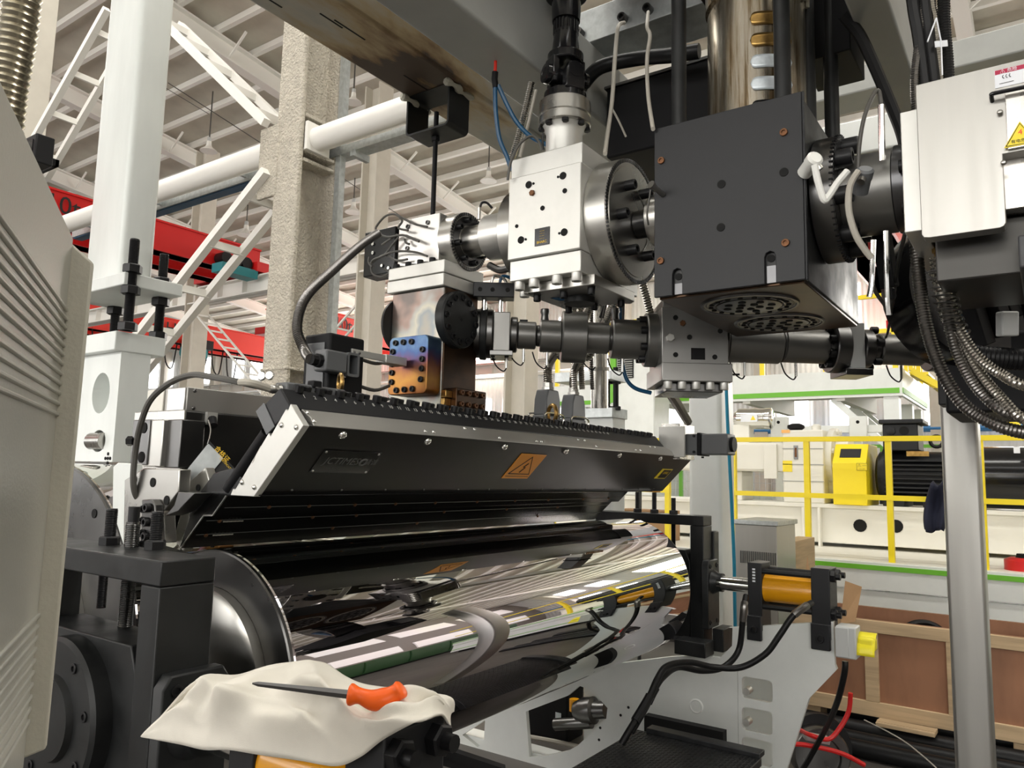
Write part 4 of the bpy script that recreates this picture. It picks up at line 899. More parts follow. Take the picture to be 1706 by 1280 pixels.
o = plate([rrect(1.767, 1.983, 2.890, 3.054, .02), rrect(1.767 + th, 1.983 - th, 2.890 + th, 3.054 - .002, .013)], 'X', xb0, xb1).build('u_plate', 'black_cast', ub, bevel=.001)
o.data.materials[0] = M['copper_rust'] if False else M['black_cast']
for y, s in ((1.765, 1), (1.985, 1)):
    w = MB().tube(smooth_pts([(xb0 - .03, y, 3.047), (xb0 + .02, y - .012, 3.043), (xb0 + .08, y + .006, 3.046), (xb1 + .02, y, 3.049)], 4), lambda u: .012 + .005 * math.sin(u * 17), 8).build('weld_bead', 'weld_blob', ub)
rod = MB().cyl((2.12, 1.880, 2.535), (2.12, 1.880, 2.99), .0095, 14).build('hanger_rod', 'black_matte', ub)
MB().hexa((2.12, 1.880, 2.898), AZ, .017, .018).build('nut', 'black_matte', ub); MB().hexa((2.12, 1.880, 2.888), -AZ, .017, .018).build('nut', 'black_matte', ub)
g2_ = thing('overhead_girder', (0, 1.3, 3.0), 'plain grey box girder between the scorched girder and drive shaft', 'girder')
MB().box(.6, 6.5, 1.395, 1.60, 3.01, 3.30).build('box_section', 'beam_grey', g2_, bevel=.012, seg=3)
g3_ = thing('overhead_girder', (0, .37, 3.0), 'grey box girder with chipped edge above the stainless control box', 'girder')
MB().box(1.2, 6.5, .315, .425, 3.0, 3.25).build('box_section', 'beam_grey', g3_, bevel=.008, seg=3)
cb_ = thing('cross_girder', (4.2, .8, 2.7), 'pale cross girder behind the tie rods', 'girder')
a0, a1 = at(1400, 205, X=4.2), at(1400, 262, X=4.2)
MB().box(4.2, 4.5, -.6, 1.35, a1.z, a0.z).build('box_section', 'white_paint', cb_, bevel=.01)
a0, a1 = at(1400, 118, X=5.2), at(1400, 160, X=5.2)
cb2 = thing('cross_girder', (5.2, .8, 3.5), 'upper grey cross girder far behind the tie rods', 'girder'); MB().box(5.2, 5.5, -.9, 1.6, a1.z, a0.z).build('box_section', 'beam_grey', cb2, bevel=.01)
# white plate with bolts and black motor mount high behind the drive shaft
wp = thing('mounting_beam', (2.5, 1.3, 3.3), 'whitish steel mounting beam with three socket bolts behind the drive shaft', 'beam')
zL, zT = at(1000, 52, X=2.5).z, at(1000, 22, X=2.5).z
MB().box(2.5, 2.72, .9, 1.62, zL - .03, zT + .035).build('beam', 'galvanised', wp, bevel=.003)
copies(socket_bolt(.018, .03, 'steel_dark'), wp, [frame(at(x, y, X=2.5), -AX) for x, y in ((968, 57), (1040, 33), (1082, 18))])
mm = thing('motor_mount', (2.55, 1.2, 3.1), 'large black motor mount plate behind the drive shaft', 'motor mount')
zz = at(1080, 122, X=2.55).z
MB().box(2.55, 3.3, .93, 1.38, zz - .012, zz).build('plate', 'steel_dark', mm, bevel=.002); MB().box(2.552, 3.3, .94, 1.37, zz - .3, zz - .0125).build('housing', 'black_matte', mm, bevel=.01)
MB().lathe((2.9, 1.2, zz), AZ, [(0, .10), (.1, .10), (.1, .07)], 24).build('hub', 'black_matte', mm)
bh = thing('black_hose', at(980, 130, D=2.9), 'thick black hose arching behind the drive shaft', 'hose')
MB().tube(smooth_pts([at(972, 140, D=2.95), at(1000, 112, D=2.9), at(1060, 98, D=2.85), at(1120, 92, D=2.75), at(1165, 85, D=2.7)], 6), .027, 14).build('hose', 'rubber', bh)
dk = thing('gearbox_underside', (1.9, 1.2, 3.3), 'dark gearbox underside above the plain grey girder', 'gearbox')
MB().box(1.70, 2.35, 1.06, 1.39, 3.40, 3.7).build('case', 'black_matte', dk, bevel=.01); MB().lathe((1.9, 1.2, 3.40), -AZ, [(0, .12), (.02, .12), (.03, .09)], 24).build('seal_ring', 'black_cast', dk)
# beige cables hanging from the mounting beam, blue air hoses, conduit
def cable(name, label, cat, D, pts, r, mt, ribs=None, n=8):
    P_ = smooth_pts(path(D, *pts), 7); t = thing(name, P_[0], label, cat); MB().tube(P_, r, n, ribs).build('sheath', mt, t); return t
cable('power_cable', 'beige power cable from the mounting beam down to the pump flange', 'cable', 2.62, ((1040, 38, 2.85), (1030, 45, 2.8), (1025, 90), (1020, 165), (1012, 225), (1008, 256, 2.5)), .0075, 'cable_beige')
cable('power_cable', 'beige forked cable dropping to the black screen changer corner', 'cable', 2.5, ((1080, 20, 2.8), (1078, 45, 2.7), (1083, 60), (1078, 100), (1080, 160), (1088, 215, 2.25)), .0065, 'cable_beige')
cable('power_cable', 'thin beige cable crossing behind the pump flange', 'cable', 2.8, ((1018, 178), (1030, 200), (1043, 228)), .004, 'cable_beige')
ho = cable('air_hose', 'blue air hose with red upper end hanging behind the pump', 'hose', 2.62, ((825, 145), (826, 185), (832, 230), (845, 262), (852, 285)), .008, 'blue_hose')
MB().tube(path(2.62, (826, 95), (825, 120)), .0055, 8).build('red_tail', 'red_bright', ho); MB().tube(path(2.62, (825, 120), (824, 132), (826, 146)), .011, 8).build('y_fitting', 'black_matte', ho)
cable('air_hose', 'blue air hose branch sweeping behind the pump top', 'hose', 2.62, ((830, 142), (845, 175), (862, 205), (885, 228), (912, 242)), .008, 'blue_hose')
cable('flexible_conduit', 'slim metal conduit rising behind the pump between blue hoses', 'conduit', 2.66, ((886, 138), (875, 185), (862, 235), (850, 272)), .013, 'conduit', (.007, .002))
cable('flexible_conduit', 'pale cable beside the slim metal conduit', 'cable', 2.66, ((893, 150), (880, 205), (866, 262)), .006, 'cable_beige')
cable('sensor_cable', 'dark looped sensor cable over the pump top', 'cable', 2.45, ((846, 300), (851, 270), (866, 240), (885, 227), (897, 235), (903, 250)), .0045, 'cable_grey')
cable('sensor_cable', 'thin black lead standing beside the coupling neck', 'cable', 2.5, ((905, 222), (904, 240), (906, 250)), .004, 'rubber')
cable('air_hose', 'blue air hose looping under the pump', 'hose', 2.5, ((898, 482), (915, 492), (935, 498), (950, 493), (952, 484)), .007, 'blue_hose')
cable('sensor_cable', 'black lead curling on the spool between adapter and pump', 'cable', 2.55, ((800, 345), (803, 338), (811, 338), (820, 347)), .004, 'rubber')
MB().lathe(at(798, 356, D=2.55), AZ, [(-.02, .006), (.02, .006)], 8).build('sensor_stub', 'steel', thing('level_sensor', at(798, 360, D=2.55), 'small steel sensor stub on the spool between adapter and pump', 'sensor'))
# ------------------------------------------------------------------ bearing frames at both roll ends
def bearing_frame(x0, x1, label, out):
    t = thing('bearing_frame', ((x0 + x1) / 2, RY, .55), label, 'bearing housing')
    y0, y1 = 1.452, 2.075
    MB().box(x0, x1, y0, y1, 1.362, 1.412).build('top_bar', 'black_cast', t, bevel=.003)
    MB().box(x0, x1, y0, y0 + .07, .55, 1.361).build('upright', 'black_cast', t, bevel=.003)
    MB().box(x0, x1, y1 - .07, y1, .55, 1.361).build('upright', 'black_cast', t, bevel=.003)
    MB().box(x0, x1, y0, y1, .48, .549).build('base_bar', 'black_cast', t, bevel=.003)
    MB().prism([(y0 + .075, .80), (y1 - .075, .80), (y1 - .075, 1.18), (y1 - .10, 1.235), (y0 + .10, 1.235), (y0 + .075, 1.18)], 'X', x0 + .006, x1 - .004).build('bearing_block', 'black_cast', t, bevel=.003)
    xo = x0 + .006 if out < 0 else x1 - .006
    cap = MB().lathe((xo, RY, RZ), (out, 0, 0), [(0, .165), (.034, .165), (.042, .157), (.042, .09), (.055, .085), (.055, .03)], 56).build('bearing_cap', 'black_cast', t)
    copies(socket_bolt(.011, .006), cap, circle_frames((xo + out * .04, RY, RZ), (out, 0, 0), .135, 8, .2))
    return t
bL = bearing_frame(.87, .992, 'black bearing frame with three jacking screws at the near roll end', -1)
bR = bearing_frame(3.78, 3.90, 'black bearing frame at the far roll end beside the orange cylinder', 1)
def jack(px, py, Z, r, L, parent, nut=True):
    p = at(px, py, Z=Z); threaded((p.x, p.y, 1.412 if nut else 1.235), AZ, r, L).build('jacking_screw', 'black_oxide', parent)
    if nut: MB().hexa((p.x, p.y, 1.412), AZ, r * 1.75, r * 1.5).build('nut', 'black_oxide', parent)
    return p
jack(182, 908, 1.412, .0135, .085, bL); jack(258, 915, 1.412, .0135, .085, bL)
p = at(219, 912, Z=1.412); threaded((p.x, p.y, 1.235), AZ, .0165, .235).build('jacking_screw', 'steel_dark', bL); MB().cyl((p.x, p.y, 1.47), (p.x, p.y, 1.505), .013, 12).build('screw_head', 'black_oxide', bL)
p = at(168, 1013, Z=1.235); threaded((p.x, p.y, 1.235), AZ, .012, .127).build('jacking_screw', 'black_oxide', bL)
for q in ((1062, 858), (1090, 856), (1122, 864)):
    p = at(*q, X=3.84); threaded((3.84, p.y, 1.412), AZ, .013, .11 if q[0] < 1100 else .085).build('jacking_screw', 'black_oxide', bR); MB().hexa((3.84, p.y, 1.412), AZ, .022, .02).build('nut', 'black_oxide', bR)
p = at(1122, 900, X=3.84); threaded((3.84, p.y, 1.235), AZ, .012, .127).build('jacking_screw', 'black_oxide', bR)
# rod end plates on the frames
def rod_plate(xc, parent, s):
    m = MB().prism([(xc - .075, .86), (xc + .075, .86), (xc + .075, 1.17), (xc + .058, 1.195), (xc - .058, 1.195), (xc - .075, 1.17)], 'Y', 1.417, 1.4515).build('rod_plate', 'black_cast', parent, bevel=.004)
    copies(socket_bolt(.012, .004), m, [frame((xc + a * .045, 1.417, z), -AY) for a in (-1, 1) for z in (.89, 1.165)])
    MB().lathe((xc, 1.417, 1.085), (0, -1, 0), [(0, .06), (.004, .058), (.03, .045), (.05, .045), (.05, .03)], 30).build('rod_collar', 'black_cast', m)
rod_plate(.945, bL, 1); rod_plate(3.825, bR, 1)
MB().box(3.90, 3.97, 1.44, 1.54, .86, 1.33).build('side_cheek', 'black_cast', bR, bevel=.004)
MB().box(3.80, 3.94, 1.36, 1.4165, .75, .86).build('foot', 'black_cast', bR, bevel=.004)
MB().box(3.66, 3.78, 1.40, 1.56, .74, .81).build('slide_foot', 'black_cast', bR, bevel=.004)
# ------------------------------------------------------------------ hydraulic cylinders
def cylinder(xc, label, sgn):
    t = thing('hydraulic_cylinder', (xc, 1.0, .85), label, 'cylinder'); zc = 1.085
    for y0, y1, nm in ((.842, .925, 'rear_flange'), (1.15, 1.218, 'front_flange')):
        m = MB().box(xc - .072, xc + .072, y0, y1, .888, 1.205).build(nm, 'black_gloss' if False else 'black_plate', t, bevel=.004)
        MB().box(xc - .094, xc - .068, y0, y1, .845, .96).build('foot_lug', 'black_plate', m, bevel=.004)
        copies(socket_bolt(.018, .012), m, [frame((xc - .094, (y0 + y1) / 2, .895), -AX)])
    MB().cyl((xc, .925, zc), (xc, 1.15, zc), .066, 40).build('tube', 'orange_paint', t)
    for a in (-1, 1):
        for b in (-1, 1): MB().cyl((xc + a * .056, .925, zc + b * .082), (xc + a * .056, 1.15, zc + b * .082), .0135, 14).build('tie_rod', 'black_cast', t)
    for a in (-1, 1):
        for b in (-1, 1):
            MB().hexa((xc + a * .046, .842, zc + b * .085), -AY, .027, .022).build('tie_nut', 'black_oxide', t); MB().cyl((xc + a * .046, .80, zc + b * .085), (xc + a * .046, .82, zc + b * .085), .014, 12).build('tie_end', 'black_oxide', t)
    MB().cyl((xc, 1.218, zc), (xc, 1.42, zc), .036, 28).build('piston_rod', 'bright', t)
    return t
cl = cylinder(.955, 'orange hydraulic cylinder with black flanges under the white cloth', -1)
cr_ = cylinder(3.815, 'orange hydraulic cylinder with black flanges on the white side frame', 1)
st = at(1256, 960, X=3.743); o = MB().obox(st - AX * .001, AX, AY, AZ, .001, .022, .09).build('rating_sticker', 'ink_black', cr_)
copies(MB().box(-.0012, 0, -.007, .007, -.004, .004).build('sticker_print', 'label_white', smooth=0), cr_, [Matrix.Translation(Vector((3.7420, st.y + .0, st.z + .032 - .014 * i))) for i in range(5)])
for (q, lab, pts) in (((1243, 990), 'black hydraulic hose from the front port of the far cylinder', ((1243, 993, 3.50), (1240, 1010, 3.46), (1237, 1040, 3.46), (1230, 1085, 3.46), (1205, 1112, 3.42), (1170, 1118, 3.36), (1130, 1112, 3.3), (1105, 1128, 3.2), (1090, 1150, 3.15), (1075, 1180, 3.1), (1052, 1220, 3.05))),
        ((1352, 1005), 'black hydraulic hose from the rear port of the far cylinder', ((1352, 1005, 3.32), (1340, 1012, 3.28), (1320, 1028, 3.27), (1298, 1060, 3.27), (1275, 1090, 3.28), (1235, 1112, 3.3), (1190, 1112, 3.3), (1150, 1104, 3.26), (1112, 1110, 3.18), (1095, 1132, 3.12), (1080, 1165, 3.08), (1050, 1215, 3.0), (1035, 1240, 2.98)))):
    P_ = smooth_pts(path(0, *pts), 7); t = thing('hydraulic_hose', P_[0], lab, 'hose'); MB().tube(P_, .0135, 12).build('hose', 'rubber', t)
    MB().tube(P_[:4], .009, 10).build('ferrule', 'bright', t); MB().tube(P_[5:14], .0165, 10).build('sleeve', 'conduit_dark', t)
    MB().tube(P_[-16:-9], .0185, 8).build('swivel_fitting', 'black_oxide', t)
# ------------------------------------------------------------------ white side frames under the rolls
def F(px, py, X=3.75): q = at(px, py, X=X); return (q.y, q.z)
def slotloop(x0, x1, y0, y1):
    a, b = F(x0, y1), F(x1, y0); return rrect(min(a[0], b[0]), max(a[0], b[0]), a[1], b[1], .022)
def cutting(x0, y0, x1, y1): pass
outer = [F(1214, 1046), F(1388, 1036), F(1391, 1108), F(1394, 1116), F(1348, 1164), F(1308, 1290)]
outer += [(1.06, .0), (3.10, .0), (3.10, .62), (2.95, .74), (2.4, .44), (2.0, .60), (1.62, .70), (1.45, .735), (1.36, .735), (1.30, .80), (1.296, .885)]
slots = [slotloop(1236, 1287, 1135, 1163), slotloop(1236, 1287, 1187, 1216), slotloop(1236, 1287, 1238, 1268)]
win = [F(x, y) for x, y in ((876, 1186), (945, 1160), (965, 1143), (985, 1150), (1012, 1180), (1010, 1198), (962, 1243), (945, 1252), (900, 1262), (882, 1262))]
win2 = [F(x, y) for x, y in ((770, 1225), (808, 1200), (806, 1240), (795, 1245))]
def side_frame(x0, x1, label, inner=True):
    t = thing('side_frame', (x0, 1.6, 0), label, 'machine frame')
    holes = slots + ([win, win2] if inner else [])
    m = plate([outer] + holes, 'X', x0, x1).build('frame_plate', 'white_paint', t, smooth=0)
    MB().box(x1, x1 + .12, 1.10, 3.1, 0, .05).build('foot_rail', 'white_paint', t, bevel=.004)
    MB().box(x1 + .34, x1 + .37, 1.18, 1.60, .0, .70).build('inner_rib', 'white_paint', t, bevel=.004) if inner else None
    MB().box(x0 + .005, x0 + .05, .85, 1.29, .862, .884).build('cylinder_seat', 'white_paint', t, bevel=.003)
    return t
sfR = side_frame(3.75, 3.778, 'white steel side frame with three rounded slots under the far cylinder')
sfL = side_frame(1.05, 1.10, 'white steel side frame below the cloth-covered cylinder', False)
pl_ = F(1160, 1177); MB().lathe((3.75, pl_[0], pl_[1]), (-1, 0, 0), [(0, .036), (.003, .036), (.006, .030), (.002, .026)], 28).build('cover_plug', 'white_paint', sfR)
MB().box(3.7485, 3.751, pl_[0] - .21, pl_[0] - .2085, .30, .72).build('joint_line', 'beam_grey', sfR, smooth=0)
copies(MB().lathe((0, 0, 0), (0, 0, 1), [(0, .018), (.05, .018), (.05, .012)], 16).build('bolt', 'steel_pale'), sfR, [frame((3.81, F(1243, 0)[0] if False else at(1247, y, X=3.80).y, at(1247, y, X=3.80).z), -AX) for y in (1150, 1201, 1252)])
copies(hole(.007), sfR, [frame(at(x, y, X=3.7495), -AX) for x, y in ((1047, 1179), (1034, 1192), (998, 1233), (1000, 1213))])
# dark pump and pipework seen through the frame window
pw = thing('pump_unit', (4.3, 2.3, .1), 'dark grey pump casting with black box behind the frame window', 'pump')
a = at(920, 1210, X=4.15); MB().box(4.15, 4.35, at(945, 1200, X=4.15).y, at(870, 1200, X=4.15).y, 0, .62).build('tank', 'black_matte', pw, bevel=.01)
c = at(985, 1190, X=4.0); MB().lathe(c + Vector((0, .1, 0)), (0, -1, .2), [(0, .05), (.05, .07), (.12, .075), (.13, .05), (.2, .045)], 20).build('casting', 'steel_dark', pw)
c = at(965, 1205, X=4.0); MB().cyl(c + Vector((0, .16, -.04)), c + Vector((0, -.08, .02)), .035, 16).build('pipe', 'steel_dark', pw)
MB().cyl(at(957, 1165, X=4.05), at(957, 1185, X=4.05), .03, 14).build('valve', 'orange_paint', pw); MB().obox(at(930, 1195, X=4.14), AX, AY, AZ, .002, .04, .05).build('sticker', 'clamp_pale', pw)
MB().tube(smooth_pts([at(880, 1228, X=4.0), at(920, 1235, X=4.0), at(965, 1245, X=4.0)], 5), .014, 8).build('return_hose', 'cable_beige', pw)
# step with tread plate
sx0, sx1, sy0, sy1, sz = 2.30, 3.06, .95, 1.47, .55
stp = thing('tread_step', (2.6, 1.2, 0), 'black tread-plate step in front of the far side frame', 'step')
MB().box(sx0, sx1, sy0, sy1, sz - .03, sz).build('tread', 'tread_black', stp, bevel=.003)
MB().box(sx0 + .02, sx1 - .02, sy0 + .02, sy1 - .02, .02, sz - .031).build('step_body', 'black_matte', stp, bevel=.003)
MB().box(sx1 - .02, sx1 + .04, sy0, sy1 - .05, sz, sz + .02).build('rear_lip', 'tread_black', stp, bevel=.003)
tt = MB()
for i in range(46):
    for j in range(30):
        x, y = sx0 + .012 + i * .0163, sy0 + .01 + j * .0172; s = 1 if (i + j) % 2 else -1; tt.obox((x, y, sz + .0008), (1, s, 0), (-s, 1, 0), AZ, .012, .0035, .0022)
tt.build('tread_tears', 'tread_black', stp, smooth=0, kind='stuff')
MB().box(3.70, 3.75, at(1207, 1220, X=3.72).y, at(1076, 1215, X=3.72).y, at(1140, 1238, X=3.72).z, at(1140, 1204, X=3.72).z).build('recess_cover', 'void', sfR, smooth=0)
lw = thing('frame_rails', (1.6, .85, .3), 'two dark horizontal rails at the foot of the near cylinder', 'rail')
for k, (y_, z_) in enumerate(((1262, .70), (1275, .66))):
    q0, q1 = at(735, 1250 + 14 * k, D=1.9), at(840, 1285 + 10 * k, D=1.9); MB().bar(q0, q1, .03, .02).build('rail', 'black_matte', lw)
# ------------------------------------------------------------------ white adjustable post at the left with jacking rods
PXA, PXB = 1.40, 1.53
yc = at(212, 300, X=PXA).y; yl = at(148, 420, X=PXA).y + .02
up_ = thing('square_post', (1.46, 2.85, 2.2), 'white square-tube post with rounded corners above the jacking rods', 'post')
MB().prism(rrect(PXA, PXB, yc, yl, .022), 'Z', 2.285, 4.6).build('tube', 'post_white', up_, smooth=50)
z1, z2 = at(212, 455, X=PXA).z, at(212, 478, X=PXA).z
pl1 = MB().box(PXA - .035, PXB + .06, yc - .105, yl + .1, 2.238, 2.285).build('base_plate', 'post_white', up_, bevel=.004)
dn_ = thing('perforated_post', (1.46, 2.85, 1.3), 'white lower post with round holes below the jacking rods', 'post')
zt = at(205, 553, X=PXA).z; zb = at(205, 585, X=PXA).z
MB().box(PXA - .03, PXB + .03, yc - .07, yl + .1, zb, zt).build('cap_plate', 'post_white', dn_, bevel=.004)
ylo = at(197, 650, X=PXA).y; zlo = at(197, 770, X=PXA).z
hc = at(168, 655, X=PXA); hc2 = at(166, 735, X=PXA)
m = plate([[(ylo, zlo), (yl + .1, zlo), (yl + .1, zb), (ylo, zb)], disc(hc.y, hc.z, .062, 24, .075), disc(hc2.y + .01, hc2.z, .05, 20, .04)], 'X', PXA, PXB - .02).build('post_body', 'post_white', dn_, smooth=35)
MB().cyl((PXA + .01, hc2.y + .07, hc2.z), (PXA + .01, hc2.y - .03, hc2.z), .032, 20).build('pivot_pin', 'steel', dn_)
MB().box(PXB - .03, PXB - .025, ylo + .01, yl + .1, zlo, zb).build('rear_wall', 'post_white', dn_, smooth=0)
copies(hole(.006), dn_, [frame((PXA - .0008, at(180, 764, X=PXA).y + .016 * math.cos(a), at(180, 764, X=PXA).z + .016 * math.sin(a)), -AX) for a in (0, 1.57, 3.14, 4.7)] + [frame((PXA - .0008, at(180, 764, X=PXA).y, at(180, 764, X=PXA).z), -AX)])
m = MB().prism([(at(x, y, X=1.165).y, at(x, y, X=1.165).z) for x, y in ((187, 778), (194, 771), (220, 772), (222, 790), (207, 905), (150, 905), (187, 800))][:0] + [(at(x, y, X=1.165).y, at(x, y, X=1.165).z) for x, y in ((188, 778), (196, 771), (220, 773), (222, 905), (205, 908), (187, 850))], 'X', 1.165, 1.197).build('foot_bracket', 'post_white', dn_, bevel=.003)
jr = thing('jacking_rods', (1.46, 2.8, 2.0), 'black threaded jacking rods with hex nuts between the white post plates', 'threaded rod')
def jackrod(x, y):
    threaded((x, y, zt), AZ, .0175, 2.41 - zt, .0045).build('rod', 'black_oxide', jr)
    for z in (2.286, 2.238 - .03, zt, ): MB().hexa((x, y, z), AZ, .033, .03).build('nut', 'black_oxide', jr)
for q, X in (((217, 495), PXA - .005), ((268, 500), PXB + .03)): p = at(*q, X=X); jackrod(p.x, p.y)
jackrod(PXA - .005, yl + .055); jackrod(PXB + .03, yl + .055)
# ------------------------------------------------------------------ near-left: pendant cabinet with louvres, corrugated duct above it
dirp = ray(300, 745); dirp.z = 0; dirp.normalize(); nrm = Vector((dirp.y, -dirp.x, 0))
DP = 1.02
pt = at(122, 397, D=DP); pb_ = at(100, 1243, D=DP); zt_c, zb_c = pt.z, pb_.z
pcb = thing('control_cabinet', (pt.x, pt.y, zb_c), 'grey louvred steel control cabinet below the large corrugated duct', 'cabinet')
def cb_pt(s, n, z): q = pt - dirp * s + nrm * n; return Vector((q.x, q.y, z))
def cbox(s0, s1, n0, n1, z0, z1, mt, nm, bev=.002, par=None):
    c = (cb_pt(s0, n0, z0) + cb_pt(s1, n1, z1)) / 2; return MB().obox(c, dirp, nrm, AZ, abs(s1 - s0), abs(n1 - n0), z1 - z0).build(nm, mt, par or pcb, bevel=bev)
face = cbox(0, .75, -.14, 0, zb_c, zt_c, 'panel_grey', 'body')
edge = MB().add([cb_pt(.0, -.02, zb_c + .005), cb_pt(.0, .022, zb_c + .02), cb_pt(.0, .026, zt_c - .03), cb_pt(.0, -.01, zt_c + .0), cb_pt(-.012, -.02, zb_c + .005), cb_pt(-.012, .022, zb_c + .02), cb_pt(-.012, .026, zt_c - .03), cb_pt(-.012, -.01, zt_c)], [(0, 1, 2, 3), (7, 6, 5, 4), (0, 4, 5, 1), (1, 5, 6, 2), (2, 6, 7, 3), (3, 7, 4, 0)]).build('edge_strip', 'edge_beige', pcb, bevel=.003)
def louvres(ys, s1, xr):
    for y in ys:
        d = ray(xr, y); t_ = ((pt - CAM).dot(nrm)) / d.dot(nrm); P_ = CAM + d * t_; s0 = (pt - P_).dot(dirp)
        c = cb_pt(s0 + s1 / 2, .0, P_.z); MB().obox(c, dirp, nrm, AZ, s1, .006, .0055).build('louvre', 'panel_grey', pcb, bevel=.0018)
louvres([517, 533, 549, 565, 581, 597, 613, 630, 647, 663, 680, 697], .55, 110)
louvres([1002, 1017, 1032, 1047, 1062, 1077, 1092, 1107, 1122, 1137], .55, 85)
dd = cable('corrugated_duct', 'large corrugated metal duct rising above the grey control cabinet', 'duct', 1.4, ((4, 240), (14, 150), (24, 90), (34, 20), (42, -60), (60, -300)), .033, 'conduit_brass', (.013, .004), 20)
# ------------------------------------------------------------------ cloth and hex key on the near cylinder
near = [(236, 1229, .865), (300, 1241, .862), (340, 1250, .862), (380, 1250, .858), (430, 1258, .858), (500, 1268, .858), (560, 1277, .858), (600, 1262, .872), (640, 1232, .876), (690, 1205, .875), (722, 1192, .905), (740, 1192, .985), (752, 1214, 1.03)]
far_ = [(240, 1224, .872), (300, 1165, .862), (350, 1140, .905), (400, 1124, .96), (450, 1108, 1.0), (500, 1102, 1.03), (540, 1104, 1.03), (575, 1126, 1.02), (605, 1139, 1.02), (650, 1146, 1.025), (700, 1152, 1.03), (752, 1162, 1.035), (757, 1186, 1.04)]
Pn = smooth_pts([at(x, y, X=X) for x, y, X in near], 8); Pf = smooth_pts([at(x, y, X=X) for x, y, X in far_], 8)
def cl_fn(u, v):
    k = u * (len(Pn) - 1); i = min(int(k), len(Pn) - 2); f_ = k - i
    a = Pn[i].lerp(Pn[i + 1], f_); b = Pf[i].lerp(Pf[i + 1], f_); c_ = Vector((a.x - .004, a.y * .6 + b.y * .4, max(a.z, min(b.z, 1.232)))); q = a * (1 - v) ** 3 + 3 * c_ * (v * (1 - v) ** 2) + 3 * c_.lerp(b, .25) * (v * v * (1 - v)) + b * v ** 3
    e = math.sin(math.pi * min(1, max(0, v))) ** .8
    fold = .011 * math.sin(u * 21 + v * 5) + .008 * math.sin(u * 37 - v * 9 + 1) + .006 * math.sin(u * 13 + v * 14) + .007 * math.sin(v * 19 + 3 * math.sin(u * 9))
    bulge = .035 if .12 < u < .9 else .035 * max(0, min(u / .12, (1 - u) / .1))
    def rg(t): return (1 - abs(math.sin(t))) ** 2
    fold += .016 * rg(u * 9 + v * 2.2) * (.3 + v) + .013 * rg(u * 14 - v * 4 + .8) * (1.1 - v) + .010 * rg(v * 5 + u * 6 + 1.3 * math.sin(u * 11)) - .006
    return q + Vector((-.55, -.25, .8)) * e * (bulge * .5 + fold * min(1, u * 8) * min(1, (1 - u) * 8))
ct = thing('cloth', (.95, 1.1, 1.2), 'crumpled white cotton cloth draped over the near cylinder', 'cloth')
o = MB().sheet(cl_fn, 150, 46).build('fabric', 'cloth', ct, smooth=180); s = o.modifiers.new('s', 'SOLIDIFY'); s.thickness = .004; s.offset = -1
CG = [cl_fn(i / 100, j / 40) for i in range(101) for j in range(41)]
def on_cloth(px, py, lift):
    best = None
    for i in range(len(CG)):
        for j in range(1):
            q = CG[i]; c_ = ROT.transposed() @ (q - CAM); x_ = 853 + FPX * c_.x / -c_.z; y_ = 640 - FPX * c_.y / -c_.z
            d_ = (x_ - px) ** 2 + (y_ - py) ** 2
            if best is None or d_ < best[0]: best = (d_, -c_.z)
    return at(px, py, D=best[1] - lift)
def cloth_depth(px, py):
    q = on_cloth(px, py, 0); return -(ROT.transposed() @ (q - CAM)).z
hk = thing('screwdriver', at(600, 1160, D=1.25), 'long steel bar tool with bright orange plastic grip lying on the cloth', 'tool')
D0, D1 = cloth_depth(421, 1139), cloth_depth(586, 1158); off = max([0] + [D0 + (D1 - D0) * s - cloth_depth(421 + 165 * s, 1139 + 19 * s) for s in (.1, .2, .3, .4, .5, .6, .7, .8, .9)] + [D1 - cloth_depth(x, 1160) for x in (600, 620, 640, 660)]) + .012
k0, k1 = at(421, 1139, D=D0 - off), at(586, 1158, D=D1 - off); kd = (k1 - k0).normalized()
MB().lathe(k0, kd, [(0, .0015), (.012, .0042), ((k1 - k0).length, .0075)], 6).build('blade', 'steel_dark', hk, smooth=0)
Dg = (ROT.transposed() @ (k1 - CAM)).z * -1
gp_ = smooth_pts([at(580, 1157, D=Dg), at(600, 1160, D=Dg), at(622, 1167, D=Dg), at(645, 1164, D=Dg), at(661, 1154, D=Dg), at(671, 1146, D=Dg)], 5)
rad = [.0125, .016, .0165, .0145, .0125, .0118, .012, .0128, .0138, .0148, .0155, .016, .0165, .0168, .0168, .0165, .016, .0152, .0142, .0135, .013, .0132, .014, .0142, .0125, .008]
MB().tube(gp_, lambda u: rad[min(len(rad) - 1, int(u * (len(rad) - 1)))], 18).build('grip', 'orange_grip', hk, smooth=60)
# ------------------------------------------------------------------ co-extrusion melt line behind the feedblock (oblique)
def C2(x, D=2.85): return at(x, 556 + (x - 800) * .0392, D=D)
u2 = (C2(1540) - C2(800)); u2.z = 0; u2.normalize(); v2 = Vector((-u2.y, u2.x, 0))
ml = thing('melt_pipe', C2(800), 'dark steel co-extrusion melt pipe with stacked collars between feedblock and second pump', 'pipe')
def seg(x0, x1, rpx, mt='steel_dark', nm='collar', par=None, ch=.004):
    a, b = C2(x0), C2(x1); R = rpx * 2.85 / FPX; L = (b - a).length
    return MB().lathe(a, b - a, [(0, R - ch), (ch, R), (L - ch, R), (L, R - ch)], 44).build(nm, mt, par or ml)
seg(790, 822, 41, 'steel_dark', 'coupling'); seg(800, 812, 44, 'black_cast', 'coupling_ring')
a = C2(836); MB().obox(a, u2, v2, AZ, .062, .13, .145).build('valve_block', 'pipe_steel', ml, bevel=.003)
bpl = MB().obox(a + Vector((0, 0, -.08)), u2, v2, AZ, .085, .14, .018).build('block_plate', 'steel_dark', ml, bevel=.002)
